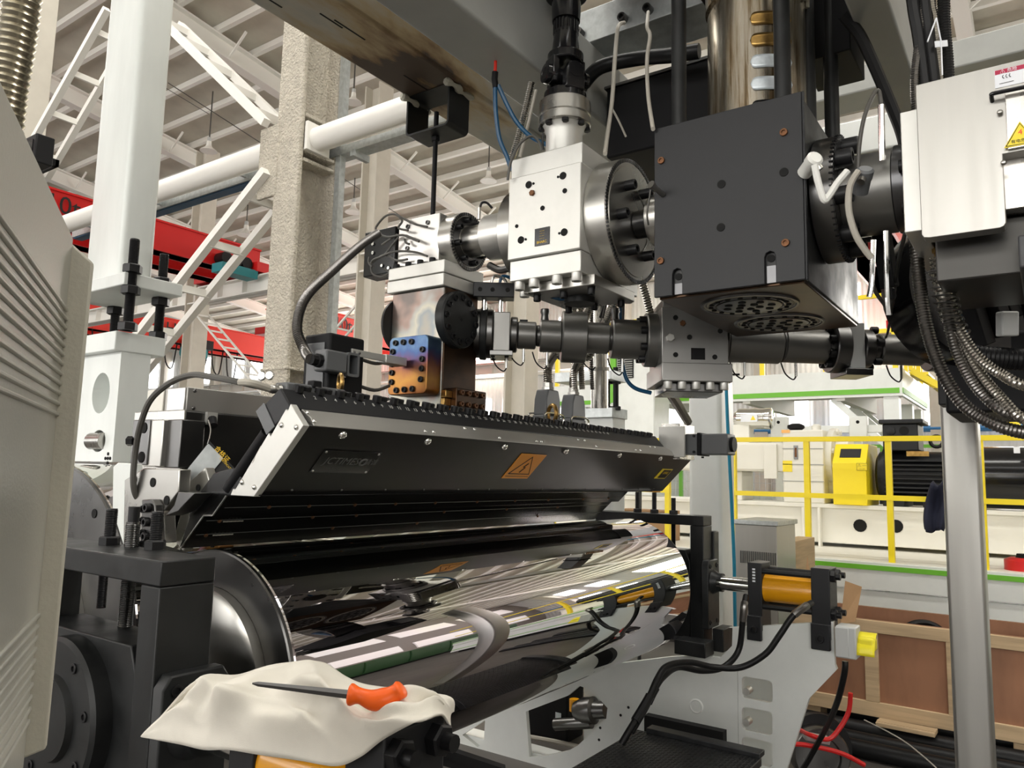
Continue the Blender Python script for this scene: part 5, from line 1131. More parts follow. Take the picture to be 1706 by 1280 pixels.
copies(socket_bolt(.008, .004), bpl, [frame(a + u2 * s + v2 * w + Vector((0, 0, -.089)), -AZ) for s in (-.03, .02) for w in (-.04, .04)])
seg(850, 862, 30, 'steel_dark'); seg(862, 893, 23, 'pipe_steel', 'pipe'); seg(893, 902, 18, 'steel_dark', 'neck'); seg(899, 935, 27, 'pipe_steel', 'band'); seg(935, 976, 43, 'pipe_steel', 'clamp_flange'); seg(976, 1014, 26, 'pipe_steel', 'pipe'); seg(1012, 1020, 20, 'steel_dark', 'neck'); seg(1018, 1073, 33, 'pipe_steel', 'band')
f = seg(1073, 1097, 45, 'pipe_steel', 'pump_flange'); copies(socket_bolt(.014, .026), f, circle_frames(C2(1074), -u2, .078, 8, .2))
for x, r in ((905, 27), (1022, 33)):
    q = C2(x) + AZ * (r * 2.85 / FPX); MB().lathe(q + u2 * .005, AZ, [(-.004, .016), (.02, .014), (.03, .018), (.042, .016)], 14).build('band_knob', 'steel_dark', ml)
for x in (872, 925, 1000): q = C2(x) + AZ * .052; MB().obox(q, u2, v2, AZ, .03, .02, .012).build('clip', 'black_oxide', ml)
for x, r, n_ in ((845, 34, 60), (873, 23, 58), (912, 27, 48), (992, 26, 55), (1037, 33, 45), (1240, 31, 52), (1325, 29, 55), (1500, 26, 50)):
    q = C2(x) - AZ * (r * 2.85 / FPX); L = .05; MB().cyl(q, q - AZ * L, .005, 8).build('thermocouple', 'steel', ml)
    MB().tube(smooth_pts([q - AZ * L, q - AZ * (L + .012) - u2 * .012, q - AZ * (L - .01) - u2 * .04, q - AZ * .0 - u2 * .055], 5), .0028, 6).build('thermocouple_lead', 'rubber', ml)
p2 = thing('melt_pump', C2(1145), 'grey second melt pump with dark pipe behind the black screen changer', 'pump')
w_ = (C2(1198) - C2(1092)).length; a = C2(1145)
m = MB().obox(a + AZ * .0, u2, v2, AZ, w_, .24, .205).build('pump_body', 'plastic_grey', p2, bevel=.003); m.data.materials[0] = M['steel_mid']
fN2 = -v2; fc2 = a - v2 * .12
copies(hole(.009), p2, [frame(fc2 + u2 * x + AZ * z - v2 * .001, fN2) for x, z in ((-.07, .065), (.07, .065), (.09, .02), (-.02, -.005), (-.07, -.07), (.07, -.075))])
copies(hex_bolt(.011, .008, 'copper_rust', 'plug'), p2, [frame(fc2 + u2 * -.045 + AZ * .045, fN2)]); copies(hex_bolt(.015, .016, 'steel_pale', 'plug'), p2, [frame(fc2 + u2 * -.09 + AZ * -.01, fN2)])
MB().obox(fc2 + u2 * .01 - AZ * .065 - v2 * .001, u2, v2, AZ, .05, .002, .042).build('nameplate', 'black_gloss', p2)
MB().obox(a + Vector((0, 0, -.135)), u2, v2, AZ, w_ * 1.05, .30, .066).build('bottom_block', 'steel_mid', p2, bevel=.003)
bq = MB().obox(a + Vector((0, 0, -.185)), u2, v2, AZ, w_ * .85, .22, .032).build('bottom_plate', 'steel_dark', p2, bevel=.003)
copies(socket_bolt(.015, .026, 'steel_pale'), bq, [frame(a + u2 * x - v2 * .13 + AZ * -.168, -AZ) for x in (-.10, -.05, 0, .05, .10)])
MB().obox(a + AZ * .118, u2, v2, AZ, w_ * .97, .24, .03).build('top_block', 'steel_mid', p2, bevel=.003)
mr_ = thing('melt_pipe', C2(1198), 'smooth dark melt pipe between the second pump and the metal hoses', 'pipe')
seg(1196, 1208, 34, 'steel_dark', 'collar', mr_); seg(1208, 1298, 31.5, 'pipe_steel', 'pipe', mr_); seg(1298, 1304, 29, 'steel_dark', 'groove', mr_); seg(1303, 1374, 28.5, 'pipe_steel', 'pipe', mr_); seg(1372, 1382, 24, 'steel_dark', 'neck', mr_)
f = seg(1380, 1404, 43, 'steel_dark', 'flange', mr_); copies(socket_bolt(.014, .022), f, circle_frames(C2(1381), -u2, .07, 8, .2))
a = C2(1417); MB().obox(a, u2, v2, AZ, .055, .12, .17).build('transition_block', 'plastic_light', mr_, bevel=.003); MB().obox(a - AZ * .098, u2, v2, AZ, .10, .14, .024).build('block_plate', 'steel_dark', mr_, bevel=.002)
f = seg(1430, 1448, 32, 'steel_dark', 'collar', mr_); copies(socket_bolt(.014, .024), f, circle_frames(C2(1447), u2, .07, 6, .2))
seg(1447, 1462, 20, 'steel_dark', 'neck', mr_); seg(1461, 1534, 25.5, 'pipe_steel', 'pipe', mr_); seg(1534, 1552, 20, 'steel_dark', 'neck', mr_); seg(1545, 1560, 34, 'steel_dark', 'flange', mr_)
# manifold on two rods over the valve block
mf = thing('valve_manifold', at(823, 490, D=2.85), 'black drilled manifold on two chrome rods behind the feedblock', 'manifold')
q0, q1 = at(791, 478, D=2.85), at(856, 495, D=2.78); c = (q0 + q1) / 2
MB().obox(c, u2, v2, AZ, .15, .07, .055).build('manifold', 'black_plate', mf, bevel=.003)
copies(hole(.008), mf, [frame(c + u2 * x - v2 * .0355, -v2) for x in (-.05, -.005, .05)])
for s in (-.035, .025): MB().cyl(c + u2 * s - AZ * .0, c + u2 * s - AZ * .14, .009, 14).build('rod', 'bright', mf)
for s, mt in ((-.01, 'steel'), (.02, 'blue_hose')): MB().tube(smooth_pts([c + u2 * s + AZ * .03, c + u2 * (s + .01) + AZ * .06, c + u2 * (s + .045) + AZ * .05, c + u2 * (s + .06) + AZ * .02], 5), .006, 8).build('lead', mt, mf)
# vertical conduits and column behind the pumps
for i, (x0, x1, r, mt, lab) in enumerate(((960, 956, .014, 'conduit', 'vertical corrugated conduit under the pump nearest the feedblock'), (972, 968, .014, 'conduit', 'vertical corrugated conduit in the middle of the bundle under the pump'), (984, 985, .010, 'conduit_dark', 'thin dark vertical conduit under the pump'))):
    cable('flexible_conduit', lab, 'conduit', 3.25, ((x0, 470), (x1, 520), (x1, 600), (x1 + 2, 650)), r, mt, (.009, .003))
tk = thing('silver_riser', at(998, 560, D=3.4), 'bright round steel riser behind the stacked collars', 'pipe'); MB().cyl(at(999, 470, D=3.4), at(999, 680, D=3.4), .038, 20).build('riser', 'stainless', tk); MB().cyl(at(999, 612, D=3.4), at(999, 618, D=3.4), .05, 20).build('riser_band', 'steel', tk)
cable('flexible_conduit', 'corrugated conduit hanging beside the big pump flange', 'conduit', 2.9, ((1066, 440), (1070, 470), (1078, 500), (1084, 525)), .017, 'conduit', (.010, .004))
cable('flexible_conduit', 'corrugated conduit from the second pump down to the gear motor', 'conduit', 3.3, ((1112, 648, 2.95), (1125, 668, 3.15), (1137, 688, 3.4), (1146, 703, 3.6)), .021, 'conduit', (.010, .004))
cable('air_hose', 'blue air hose looping beneath the second pump', 'hose', 2.95, ((1035, 480), (1034, 560), (1040, 620), (1055, 645), (1085, 655)), .008, 'blue_hose')
cable('sensor_cable', 'steel-tipped sensor cable arching behind the collars', 'cable', 2.9, ((1004, 530), (1015, 490), (1028, 478), (1038, 490), (1038, 540)), .005, 'cable_grey')
cable('sensor_cable', 'black cable leaning behind the stacked collars', 'cable', 2.95, ((1000, 530), (1008, 505), (1016, 480), (1022, 470)), .006, 'rubber')
ps = thing('rod_support', at(1018, 690, D=4.7), 'steel plate support on two black threaded rods behind the die', 'support')
for (x0, x1, y) in ((930, 1036, 630), (980, 1036, 690)):
    q = at((x0 + x1) / 2, y, D=4.7); MB().obox(q, AY, AX, AZ, (x1 - x0) * 4.7 / FPX, .2, .06).build('plate', 'galvanised', ps, bevel=.003)
for x in (1012, 1026): MB().cyl(at(x, 612, D=4.62), at(x, 684, D=4.62), .017, 12).build('rod', 'black_oxide', ps); [MB().hexa(at(x, yq, D=4.62), AZ, .03, .025).build('nut', 'black_oxide', ps) for yq in (640, 684)]
q = at(1010, 700, D=4.7); MB().box(q.x - .08, q.x + .08, q.y - .09, q.y + .09, 0, at(1010, 694, D=4.7).z).build('pedestal', 'white_paint', ps, bevel=.005)
# ------------------------------------------------------------------ stainless heater box at the upper right, its labels and hoses
hb = thing('heater_box', (2.0, .1, 2.15), 'brushed stainless heater box with handle and warning labels', 'enclosure')
zA, zB = 2.172, 2.462
MB().box(1.90, 2.35, .203, .245, zA, zB).build('end_flange', 'steel_pale', hb, bevel=.002)
MB().prism(rrect(.047, .206, 2.142, 2.75, .012), 'X', 1.858, 1.895).build('cover', 'stainless_box', hb, bevel=.002) if False else None
ztop = at(1600, 128, X=1.86).z
cov = MB().prism([(.206, 2.150), (.202, 2.142), (.19, 2.140), (.06, 2.140), (.052, 2.143), (.048, 2.150), (.048, 2.30), (-.30, 2.30), (-.30, 2.500), (.206, 2.500)], 'X', 1.858, 1.90).build('cover', 'stainless_box', hb, bevel=.0015)
MB().box(1.90, 2.30, -.30, .202, 2.19, 2.49).build('inner_box', 'stainless', hb, bevel=.002)
fp = MB().box(1.850, 1.858, -.30, .038, 2.305, 2.438).build('front_plate', 'stainless', hb, bevel=.001)
copies(dome_screw(.006, 'steel'), fp, [frame(at(x, y, X=1.85), -AX) for x, y in ((1666, 187), (1672, 271))])
lb = at(1706, 140, X=1.8575); MB().box(1.8565, 1.858, -.12, at(1657, 130, X=1.857).y, 2.448, 2.488).build('danger_label', 'label_white', hb, smooth=0)
yL = at(1657, 130, X=1.857).y; MB().box(1.8558, 1.8566, -.12, yL - .001, 2.478, 2.4875).build('label_header', 'ink_red', hb, smooth=0)
text('⚠ 危险', .009, 'label_white', basis((1.8556, yL - .025, 2.4825), -AY, AZ), hb, 'label_text', .0001)
for i in range(3): MB().tube(smooth_pts([(1.8555, yL - .016 - .006 * i, 2.474), (1.8555, yL - .014 - .006 * i, 2.470), (1.8555, yL - .017 - .006 * i, 2.466)], 4), .0007, 4).build('heat_symbol', 'ink_black', hb)
MB().tube([(1.8555, yL - .008, 2.456), (1.8555, yL - .034, 2.456)], .0005, 4).build('heat_symbol', 'ink_black', hb)
h0, h1 = at(1652, 160, X=1.84), at(1706, 143, X=1.84)
MB().tube(smooth_pts([(1.858, h0.y, h0.z - .004), (1.838, h0.y, h0.z), (1.832, h0.y - .006, h0.z + .001), (1.832, h1.y, h0.z), (1.832, h1.y - .12, h0.z)], 4), .0045, 10).build('handle', 'black_gloss', hb)
ty = at(1706, 225, X=1.849); c = Vector((1.8488, at(1700, 225, X=1.849).y, at(1700, 225, X=1.849).z))
MB().prism([(c.y + .030, c.z - .022), (c.y - .030, c.z - .022), (c.y, c.z + .030)], 'X', 1.8485, 1.850).build('voltage_label', 'hazard_yellow', hb, smooth=0)
MB().tube([(1.8482, c.y + .026, c.z - .0195), (1.8482, c.y - .026, c.z - .0195), (1.8482, c.y, c.z + .0255), (1.8482, c.y + .026, c.z - .0195)], .0009, 4).build('label_border', 'ink_black', hb)
text('有电危险', .0085, 'ink_black', basis((1.8480, c.y, c.z - .0125), -AY, AZ), hb, 'label_text', .0001); text('4', .016, 'red_bright', basis((1.8480, c.y, c.z + .006), -AY, AZ), hb, 'label_text', .0001)
MB().box(1.95, 2.30, -.28, .19, 2.06, 2.188).build('underside_duct', 'satin_dark', hb, bevel=.004); MB().box(1.88, 2.20, -.16, .03, 2.055, 2.125).build('mounting_channel', 'graphite', hb, bevel=.004)
# cables entering the box from above
for i, (pts, r, mt, rb_, lab) in enumerate(((((1535, -260), (1535, -20), (1532, 60), (1524, 130), (1526, 190)), .012, 'conduit_dark', (.006, .002), 'dark ribbed conduit behind the heater box edge'), (((1500, -260), (1518, -20), (1530, 60), (1540, 140), (1545, 200)), .015, 'rubber', None, 'slimmer smooth black cable in the bundle above the heater box'), (((1520, -260), (1536, -20), (1545, 60), (1553, 120), (1558, 160)), .017, 'rubber', None, 'thickest smooth black cable in the bundle above the heater box'), (((1545, -260), (1550, -20), (1556, 30), (1560, 70), (1568, 150)), .012, 'conduit', (.006, .002), 'bright metal conduit in the bundle above the heater box'), (((1570, -260), (1572, -20), (1573, 40), (1578, 100), (1580, 150)), .016, 'rubber', (.007, .002), 'black corrugated tube in the bundle above the heater box'))):
    cable('power_cable', lab, 'cable', 2.02, pts, r, mt, rb_)
cable('power_cable', 'thick black printed hose slanting beside the tie rods', 'cable', 2.35, ((1405, 25), (1430, 55), (1450, 95), (1478, 160), (1500, 215), (1508, 245)), .0175, 'rubber')
mk = thing('cable_marker', at(1567, 72, D=1.99), 'white wire marker strip tied round the cable bundle', 'marker'); MB().obox(at(1568, 73, D=1.985), ROT @ Vector((1, .1, 0)), ROT @ Vector((-.1, 1, 0)), ROT @ Vector((0, 0, 1)), .033, .016, .002).build('strip', 'label_white', mk)
MB().tube(path(1.98, (1560, 30), (1545, 70)), .002, 5).build('tie', 'label_white', mk); MB().tube(path(1.98, (1560, 30), (1568, 70), (1570, 125)), .002, 5).build('tie', 'label_white', mk)
for i, (pts, lab) in enumerate((((( 1525, 395, 1.95), (1532, 470, 1.95), (1545, 550, 1.92), (1575, 630, 1.88), (1625, 690, 1.84), (1720, 722, 1.8), (1830, 700, 1.95), (1900, 640, 2.2)), 'outermost ribbed metal hose sweeping under the heater box'), (((1572, 470, 1.86), (1582, 540, 1.84), (1600, 600, 1.83), (1640, 660, 1.82), (1700, 695, 1.8), (1820, 690, 1.95), (1890, 630, 2.2)), 'ribbed metal hose second in the sweep under the heater box'),
        (((1598, 555, 1.83), (1625, 610, 1.82), (1665, 660, 1.80), (1720, 705, 1.78), (1840, 720, 1.9), (1930, 650, 2.2)), 'braided metal hose third in the sweep under the heater box'), (((1598, 550, 1.82), (1625, 590, 1.80), (1665, 622, 1.78), (1720, 645, 1.76), (1830, 650, 1.9), (1900, 600, 2.2)), 'braided metal hose uppermost in the sweep under the heater box'))):
    cable('metal_hose', lab, 'hose', 1.85, pts, .0165 if i < 1 else .0135, 'conduit_dark' if i < 2 else 'conduit', (.0075, .0022), 14)
wr_ = cable('metal_hose', 'spring-wrapped metal hose hanging from the heater box gland', 'hose', 1.86, ((1565, 428), (1568, 455), (1574, 490), (1583, 525), (1597, 556)), .0235, 'conduit', (.010, .003), 16)
MB().lathe(at(1566, 428, D=1.86), (0, 0, 1), [(0, .012), (.01, .012), (.01, .017), (.034, .017), (.034, .013), (.06, .012)], 6).build('gland', 'brass', wr_)
P_ = smooth_pts(path(1.84, (1567, 450), (1574, 490), (1583, 525), (1597, 556)), 12); sprg = []
for i, q in enumerate(P_): sprg.append(q + Vector((.029 * math.cos(i * 1.6), .029 * math.sin(i * 1.6), 0)))
MB().tube(smooth_pts(sprg, 3), .0022, 5).build('spring_wire', 'steel_dark', wr_)
bd_ = thing('black_disc_guard', at(1560, 480, D=2.4), 'large curved black guard behind the metal hoses', 'guard')
MB().lathe(at(1650, 470, D=2.35), (.81, .57, 0), [(0, .25), (.03, .26), (.16, .26), (.16, .2)], 48).build('guard_drum', 'black_gloss', bd_)
for i, (a_, b_, w_) in enumerate((((1602, 455), (1640, 575), .045), ((1630, 440), (1672, 560), .055), ((1655, 440), (1690, 530), .03), ((1700, 430), (1725, 540), .035))):
    s = thing('slanted_strut', at(*a_, D=2.1), ['black slanted strut beside the heat-tinted neck', 'widest black slanted strut below the heater box', 'narrow black slanted strut below the heater box', 'outer black slanted strut by the bright wall'][i], 'strut'); MB().bar(at(*a_, D=2.1), at(*b_, D=2.1), w_, .04).build('bar', 'black_matte', s, bevel=.004)
eb2 = thing('coextruder', at(1650, 620, D=2.3), 'dark extruder head with heat-tinted neck behind the metal hoses', 'extruder')
q0, q1 = at(1570, 560, X=2.75), at(1960, 680, X=2.75); MB().box(2.75, 3.2, q1.y, q0.y, q1.z, q0.z).build('head_block', 'black_matte', eb2, bevel=.01)
MB().cyl(at(1612, 470, D=2.35), at(1612, 570, D=2.35), .03, 20).build('heat_neck', 'heat_blue', eb2); MB().obox(at(1678, 540, D=2.0), ROT @ Vector((1, 0, 0)), ROT @ Vector((0, 1, 0)), ROT @ Vector((0, 0, 1)), .045, .065, .03).build('terminal_cover', 'plastic_light', eb2, bevel=.004)
MB().tube(smooth_pts(path(2.0, (1600, 590), (1650, 596), (1715, 600)), 6), .03, 14, (.012, .004)).build('black_hose', 'rubber', eb2)
bb_ = at(1568, 640, X=3.0); MB().box(2.98, 3.10, at(1620, 660, X=3.0).y, at(1563, 640, X=3.0).y, at(1590, 675, X=3.0).z, at(1590, 610, X=3.0).z).build('foot_block', 'black_plate', eb2, bevel=.004)
# probes and leads hanging around the right-hand spool
for i, (pts, r, mt, lab) in enumerate((((( 1455, 400), (1452, 470), (1448, 495)), .007, 'bright', 'short chrome probe under the spool beside the heater box'), (((1476, 385), (1478, 480), (1481, 525)), .0075, 'bright', 'long chrome probe under the spool beside the heater box'), (((1468, 175), (1469, 230), (1470, 268)), .008, 'bright', 'upright chrome probe above the spool beside the heater box'))):
    cable('melt_probe', lab, 'probe', 1.98, pts, r, mt)
cable('sensor_cable', 'cable arching from the upright chrome probe to the spool', 'cable', 2.0, ((1468, 175), (1464, 152), (1455, 158), (1440, 195), (1432, 240), (1430, 280)), .0055, 'cable_grey')
cable('sensor_cable', 'pale thick cable hanging from the spool to the short chrome probe', 'cable', 1.86, ((1430, 285), (1416, 310), (1414, 350), (1425, 390), (1440, 415), (1452, 430)), .008, 'cable_beige')
cable('sensor_cable', 'long black lead hanging past the yellow stairs', 'cable', 2.1, ((1508, 388, 1.80), (1496, 440, 2.0), (1488, 500, 2.3), (1480, 550, 2.7), (1476, 562, 2.84)), .005, 'rubber')
cable('sensor_cable', 'grey cable swinging down to the far melt pipe', 'cable', 2.3, ((1452, 440, 2.0), (1456, 480, 2.2), (1475, 510, 2.4), (1500, 545, 2.7), (1514, 570, 2.83)), .006, 'cable_grey')
sb = thing('probe_box', at(1480, 430, D=2.15), 'slim black probe housing hanging behind the chrome probes', 'probe'); MB().bar(at(1468, 385, D=2.15), at(1482, 480, D=2.15), .045, .03).build('housing', 'black_matte', sb, bevel=.004); MB().lathe(at(1484, 482, D=2.12), (0, 0, -1), [(0, .012), (.02, .014), (.03, .01)], 12).build('tip', 'black_matte', sb)
for i, (q, d_, lab) in enumerate((((1355, 268), (-.7, -.6, .25), 'pale elbow heater plug on the black flange'), ((1440, 290), (-.6, -.3, .6), 'grey elbow heater plug on the spool beside the heater box'))):
    p = at(*q, D=1.88 if i else 1.95); t = thing('heater_plug', p, lab, 'plug'); d_ = Vector(d_).normalized()
    MB().lathe(p - d_ * .05, d_, [(0, .019), (.035, .019), (.04, .021), (.06, .021), (.065, .015)], 16).build('body', 'ceramic' if i == 0 else 'plastic_grey', t); MB().lathe(p, (.2, -.5, -.8) if i == 0 else (-.5, .2, -.8), [(0, .011), (.03, .010)], 12).build('spring_sleeve', 'steel', t)
cable('power_cable', 'white heater lead forming a V between the two plugs', 'cable', 1.86, ((1357, 275), (1362, 300), (1372, 332), (1380, 328), (1395, 305), (1412, 285)), .0085, 'ceramic')
# ------------------------------------------------------------------ posts at the right
rc = thing('grey_post', (3.45, .27, 0), 'satin grey square post under the metal hoses', 'post')
yb0, yb1 = at(1566, 700, X=3.41).y, at(1628, 700, X=3.41).y
MB().prism(rrect(3.41, 3.56, yb1, yb0, .015), 'Z', 0, 1.95).build('tube', 'stainless_box', rc, smooth=50)
wc = thing('white_post', (4.8, 1.8, 0), 'wide white square post beside the gear motor', 'post')
MB().prism(rrect(4.73, 5.0, at(1200, 700, X=4.73).y, at(1146, 700, X=4.73).y, .03), 'Z', 0, 2.30).build('tube', 'white_paint', wc, smooth=50)
bp_ = thing('blue_pipe', (4.8, 1.65, 1), 'thin blue air pipe running down the white post', 'pipe'); MB().tube(smooth_pts([at(1209, 618, D=4.7), at(1212, 700, D=4.7), at(1218, 820, D=4.7), at(1223, 935, D=4.7), at(1224, 1000, D=4.7), at(1228, 1225, D=4.7)], 4), .011, 8).build('pipe', 'blue_pipe', bp_)
cable('sensor_cable', 'thin black lead across the top of the white post', 'cable', 4.5, ((1198, 621), (1215, 624), (1232, 624)), .006, 'rubber')
# ================================================================== right background: second extrusion line
YLO, YHI = -3.2, 6.5
# raised machine deck with white fascia, green stripe and panel joints
dk_ = thing('machine_deck', (7.2, 2, 0), 'long white machine deck with green stripe below the yellow railing', 'platform')
MB().box(7.25, 10.85, YLO, YHI, .80, .93).build('deck_plate', 'cream_paint', dk_, smooth=0)
for i in range(5):
    y0, y1 = YLO + i * 1.96, YLO + (i + 1) * 1.96 - .02; MB().box(7.20, 7.25, y0, y1, .70, .928).build('upper_panel', 'white_paint', dk_, bevel=.004); MB().box(7.22, 7.25, y0, y1, .16, .69).build('lower_panel', 'white_paint', dk_, bevel=.004)
MB().box(7.19, 7.20, YLO, YHI, .865, .905).build('green_stripe', 'green_stripe', dk_, smooth=0); MB().box(7.21, 7.22, YLO, YHI, .30, .335).build('green_stripe', 'green_stripe', dk_, smooth=0)
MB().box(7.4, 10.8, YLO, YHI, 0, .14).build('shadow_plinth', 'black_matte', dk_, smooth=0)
# yellow railing
rl = thing('yellow_railing', (7.2, 1.8, .93), 'yellow pipe railing with mid rail along the white deck', 'railing')
yy = [at(1228, 900, X=7.3).y, at(1347, 900, X=7.3).y, at(1485, 900, X=7.3).y]; dy = yy[1] - yy[2]
for k in range(-4, 8):
    y = yy[2] + k * dy
    if y < yy[0] + .1 or y > yy[0] + .55: MB().box(7.28, 7.33, y - .024, y + .024, .93, 1.985).build('post', 'yellow_paint', rl, smooth=0)
for z in (1.985, 1.475):
    MB().box(7.275, 7.33, YLO, yy[0] + .02, z - .022, z + .022).build('rail', 'yellow_paint', rl, smooth=0); MB().box(7.275, 7.33, yy[0] + dy, YHI, z - .022, z + .022).build('rail', 'yellow_paint', rl, smooth=0)
# extruder: base beam, barrel cover, gearbox, coupling guard, motor
ex = thing('extruder', (8.7, 2, .93), 'cream extruder with gearbox and barrel cover behind the yellow railing', 'extruder')
def E8(px, py, X=8.55): return at(px, py, X=X)
MB().box(8.55, 9.3, -2.5, 6.2, .97, 1.34).build('base_beam', 'cream_paint', ex, bevel=.006); MB().box(8.50, 9.35, -2.5, 6.2, 1.33, 1.37).build('top_flange', 'cream_paint', ex, bevel=.003)
copies(hole(.065, 'lifting_hole'), ex, [frame(E8(x, y) - AX * .003, -AX) for x, y in ((1433, 876), (1493, 877))])
for x in (1342, 1368): q = E8(x, 880); MB().box(8.46, 8.55, q.y - .012, q.y + .012, .93, 1.33).build('stiffener', 'cream_paint', ex, bevel=.003)
a, b = E8(1303, 717), E8(1374, 840); MB().box(8.55, 9.3, b.y, a.y, 1.37, a.z).build('gearbox', 'cream_paint', ex, bevel=.015)
for z in (1.60, 1.78, 1.95): MB().box(8.545, 8.55, b.y, a.y, z - .004, z + .004).build('casing_joint', 'beam_grey', ex, smooth=0)
c = E8(1385, 755); MB().lathe((8.95, b.y, 1.85), (0, -1, 0), [(0, .34), (.06, .34), (.08, .26), (.2, .24)], 30).build('bearing_cover', 'cream_paint', ex); copies(hex_bolt(.03, .03, 'cream_paint'), ex, circle_frames((8.95, b.y - .06, 1.85), (0, -1, 0), .30, 12))
c = E8(1388, 810); MB().lathe((8.95, b.y, 1.60), (0, -1, 0), [(0, .22), (.25, .20)], 24).build('output_neck', 'cream_paint', ex)
a1_, b1_ = E8(1225, 735), E8(1300, 780); MB().box(8.6, 9.2, a.y, 6.0, 1.70, 2.02).build('barrel_cover', 'cream_paint', ex, bevel=.01)
for i in range(6): y = a.y + .12 + i * .62; MB().box(8.585, 8.60, y, y + .6, 1.72, 2.0).build('cover_panel', 'cream_paint', ex, bevel=.004)
q = E8(1282, 740); MB().box(8.56, 8.6, q.y - .07, q.y + .07, 1.62, 2.0).build('cover_strap', 'cream_paint', ex, bevel=.004)
MB().box(8.7, 9.1, a.y + .5, a.y + .8, 1.37, 1.7).build('barrel_support', 'cream_paint', ex, bevel=.01)
q = E8(1326, 754); MB().obox(q - AX * .004, AX, AY, AZ, .008, .045, .15).build('level_gauge', 'steel_dark', ex); MB().obox(q - AX * .009, AX, AY, AZ, .004, .022, .10).build('gauge_glass', 'copper_rust', ex)
q = E8(1312, 777); MB().obox(q - AX * .003, AX, AY, AZ, .004, .10, .12).build('notice_plate', 'hazard_yellow', ex)
q = E8(1309, 719); MB().obox(q - AX * .003, AX, AY, AZ, .004, .09, .035).build('notice_plate', 'orange_paint', ex)
q = E8(1320, 712); MB().lathe((8.7, q.y, a.z), AZ, [(0, .05), (.03, .09), (.06, .09), (.08, .05)], 18).build('breather_cap', 'black_matte', ex)
q = E8(1354, 709); MB().lathe((8.7, q.y, a.z), AZ, [(0, .05), (.05, .05), (.07, .03)], 14).build('filler_cap', 'cream_paint', ex)
gd = thing('coupling_guard', E8(1420, 850), 'bright yellow sheet guard over the extruder coupling', 'guard')
ya, yb = E8(1391, 800).y, E8(1447, 800).y
m = MB().prism([(8.45, 1.37), (9.1, 1.37), (9.1, 2.0), (8.62, 2.0), (8.45, 1.80)], 'Y', yb, ya).build('guard_box', 'yellow_paint', gd, bevel=.006)
cc = Vector((8.535, (ya + yb) / 2, 1.90)); nn = Vector((-.76, 0, .65)); MB().obox(cc + nn * .003, Vector((.65, 0, .76)), AY, nn, .12, .20, .004).build('mesh_window', 'ink_black', gd)
q = at(1436, 778, X=8.448); MB().obox(q, AX, AY, AZ, .002, .10, .075).build('warning_label', 'ink_black', gd); MB().obox(q - AX * .0015, AX, AY, AZ, .002, .094, .069).build('label_face', 'hazard_yellow', gd)
text('⚠ ----', .03, 'ink_black', basis(q + Vector((-.003, 0, .015)), -AY, AZ), gd, 'label_text', .0003); text('--- ---', .025, 'ink_black', basis(q + Vector((-.003, 0, -.018)), -AY, AZ), gd, 'label_text', .0003)
def big_motor(y0, y1, label, finned=True, box=True):
    t = thing('electric_motor', (8.85, (y0 + y1) / 2, 1.37), label, 'motor'); zc = 1.68
    MB().lathe((8.85, y0, zc), (0, y1 - y0, 0), [(0, .20), (.03, .25), (abs(y1 - y0) - .08, .25), (abs(y1 - y0), .18)] if finned else [(0, .29), (.02, .30), (abs(y1 - y0), .30)], 36).build('stator', 'black_plate' if finned else 'black_gloss', t)
    if finned:
        fin = MB().box(-.30, -.20, min(y0, y1) + .1, max(y0, y1) - .1, -.008, .008).build('cooling_fin', 'black_plate', smooth=0)
        copies(fin, t, [Matrix.Translation((8.85, 0, zc + .02 - .045 * k + .13)) for k in range(9)])
        MB().lathe((8.85, y0 + .1 * (1 if y1 > y0 else -1), zc), (0, 1, 0), [(-.03, .30), (.03, .30)], 30).build('end_shield', 'black_plate', t)
        for y in (y0 + (y1 - y0) * .25, y0 + (y1 - y0) * .75): MB().box(8.55, 9.15, y - .1, y + .1, 1.37, 1.46).build('foot', 'black_plate', t, bevel=.01)
        MB().obox((8.57, (y0 + y1) / 2 - .05, 1.90), AX, AY, AZ, .01, .20, .05).build('rating_plate', 'brass', t)
        MB().ring((8.75, y0 + (y1 - y0) * .78, 2.03), AX, .055, .018, 20, 8).build('lifting_eye', 'black_plate', t)
    if box:
        qa, qb = at(1472, 735, X=8.6), at(1531, 735, X=8.6)
        MB().box(8.55, 8.95, qb.y, qa.y, 1.93, 2.20).build('terminal_box', 'black_plate', t, bevel=.012); MB().box(8.52, 8.98, qb.y - .05, qa.y + .03, 2.20, 2.245).build('terminal_lid', 'black_plate', t, bevel=.01)
        copies(hole(.045), t, [frame(at(1506, 718, X=8.548), -AX)]); copies(hex_bolt(.045, .02, 'black_plate', 'blank_plug'), t, [frame(at(1484, 719, X=8.55), -AX)])
    return t
big_motor(E8(1455, 800).y, E8(1590, 800).y, 'black finned electric motor with terminal box behind the yellow railing')
big_motor(E8(1632, 800).y, -2.2, 'smooth black cylindrical motor behind the railing beyond the grey post', False, False)
MB().obox(at(1694, 750, X=8.54), AX, AY, AZ, .004, .05, .06).build('motor_tag', 'label_white', bpy.data.objects['electric_motor.001'])
vj = thing('jacket', at(1558, 850, X=7.25), 'dark navy jacket hung over the yellow mid rail', 'jacket')
q = at(1560, 855, X=7.22)
def jk(u, v): z = 1.62 - .40 * v; w = .05 + .04 * math.sin(v * 2.6); return (7.22 - .03 * math.sin(u * 9) - .02 * math.cos(v * 7) + (.10 if v < .02 else 0), q.y - .03 + (u - .5) * 2 * w + .05 * v, z + .02 * math.sin(u * 7))
o = MB().sheet(jk, 14, 16).build('fabric', 'cloth_navy', vj, smooth=180); s = o.modifiers.new('s', 'SOLIDIFY'); s.thickness = .03
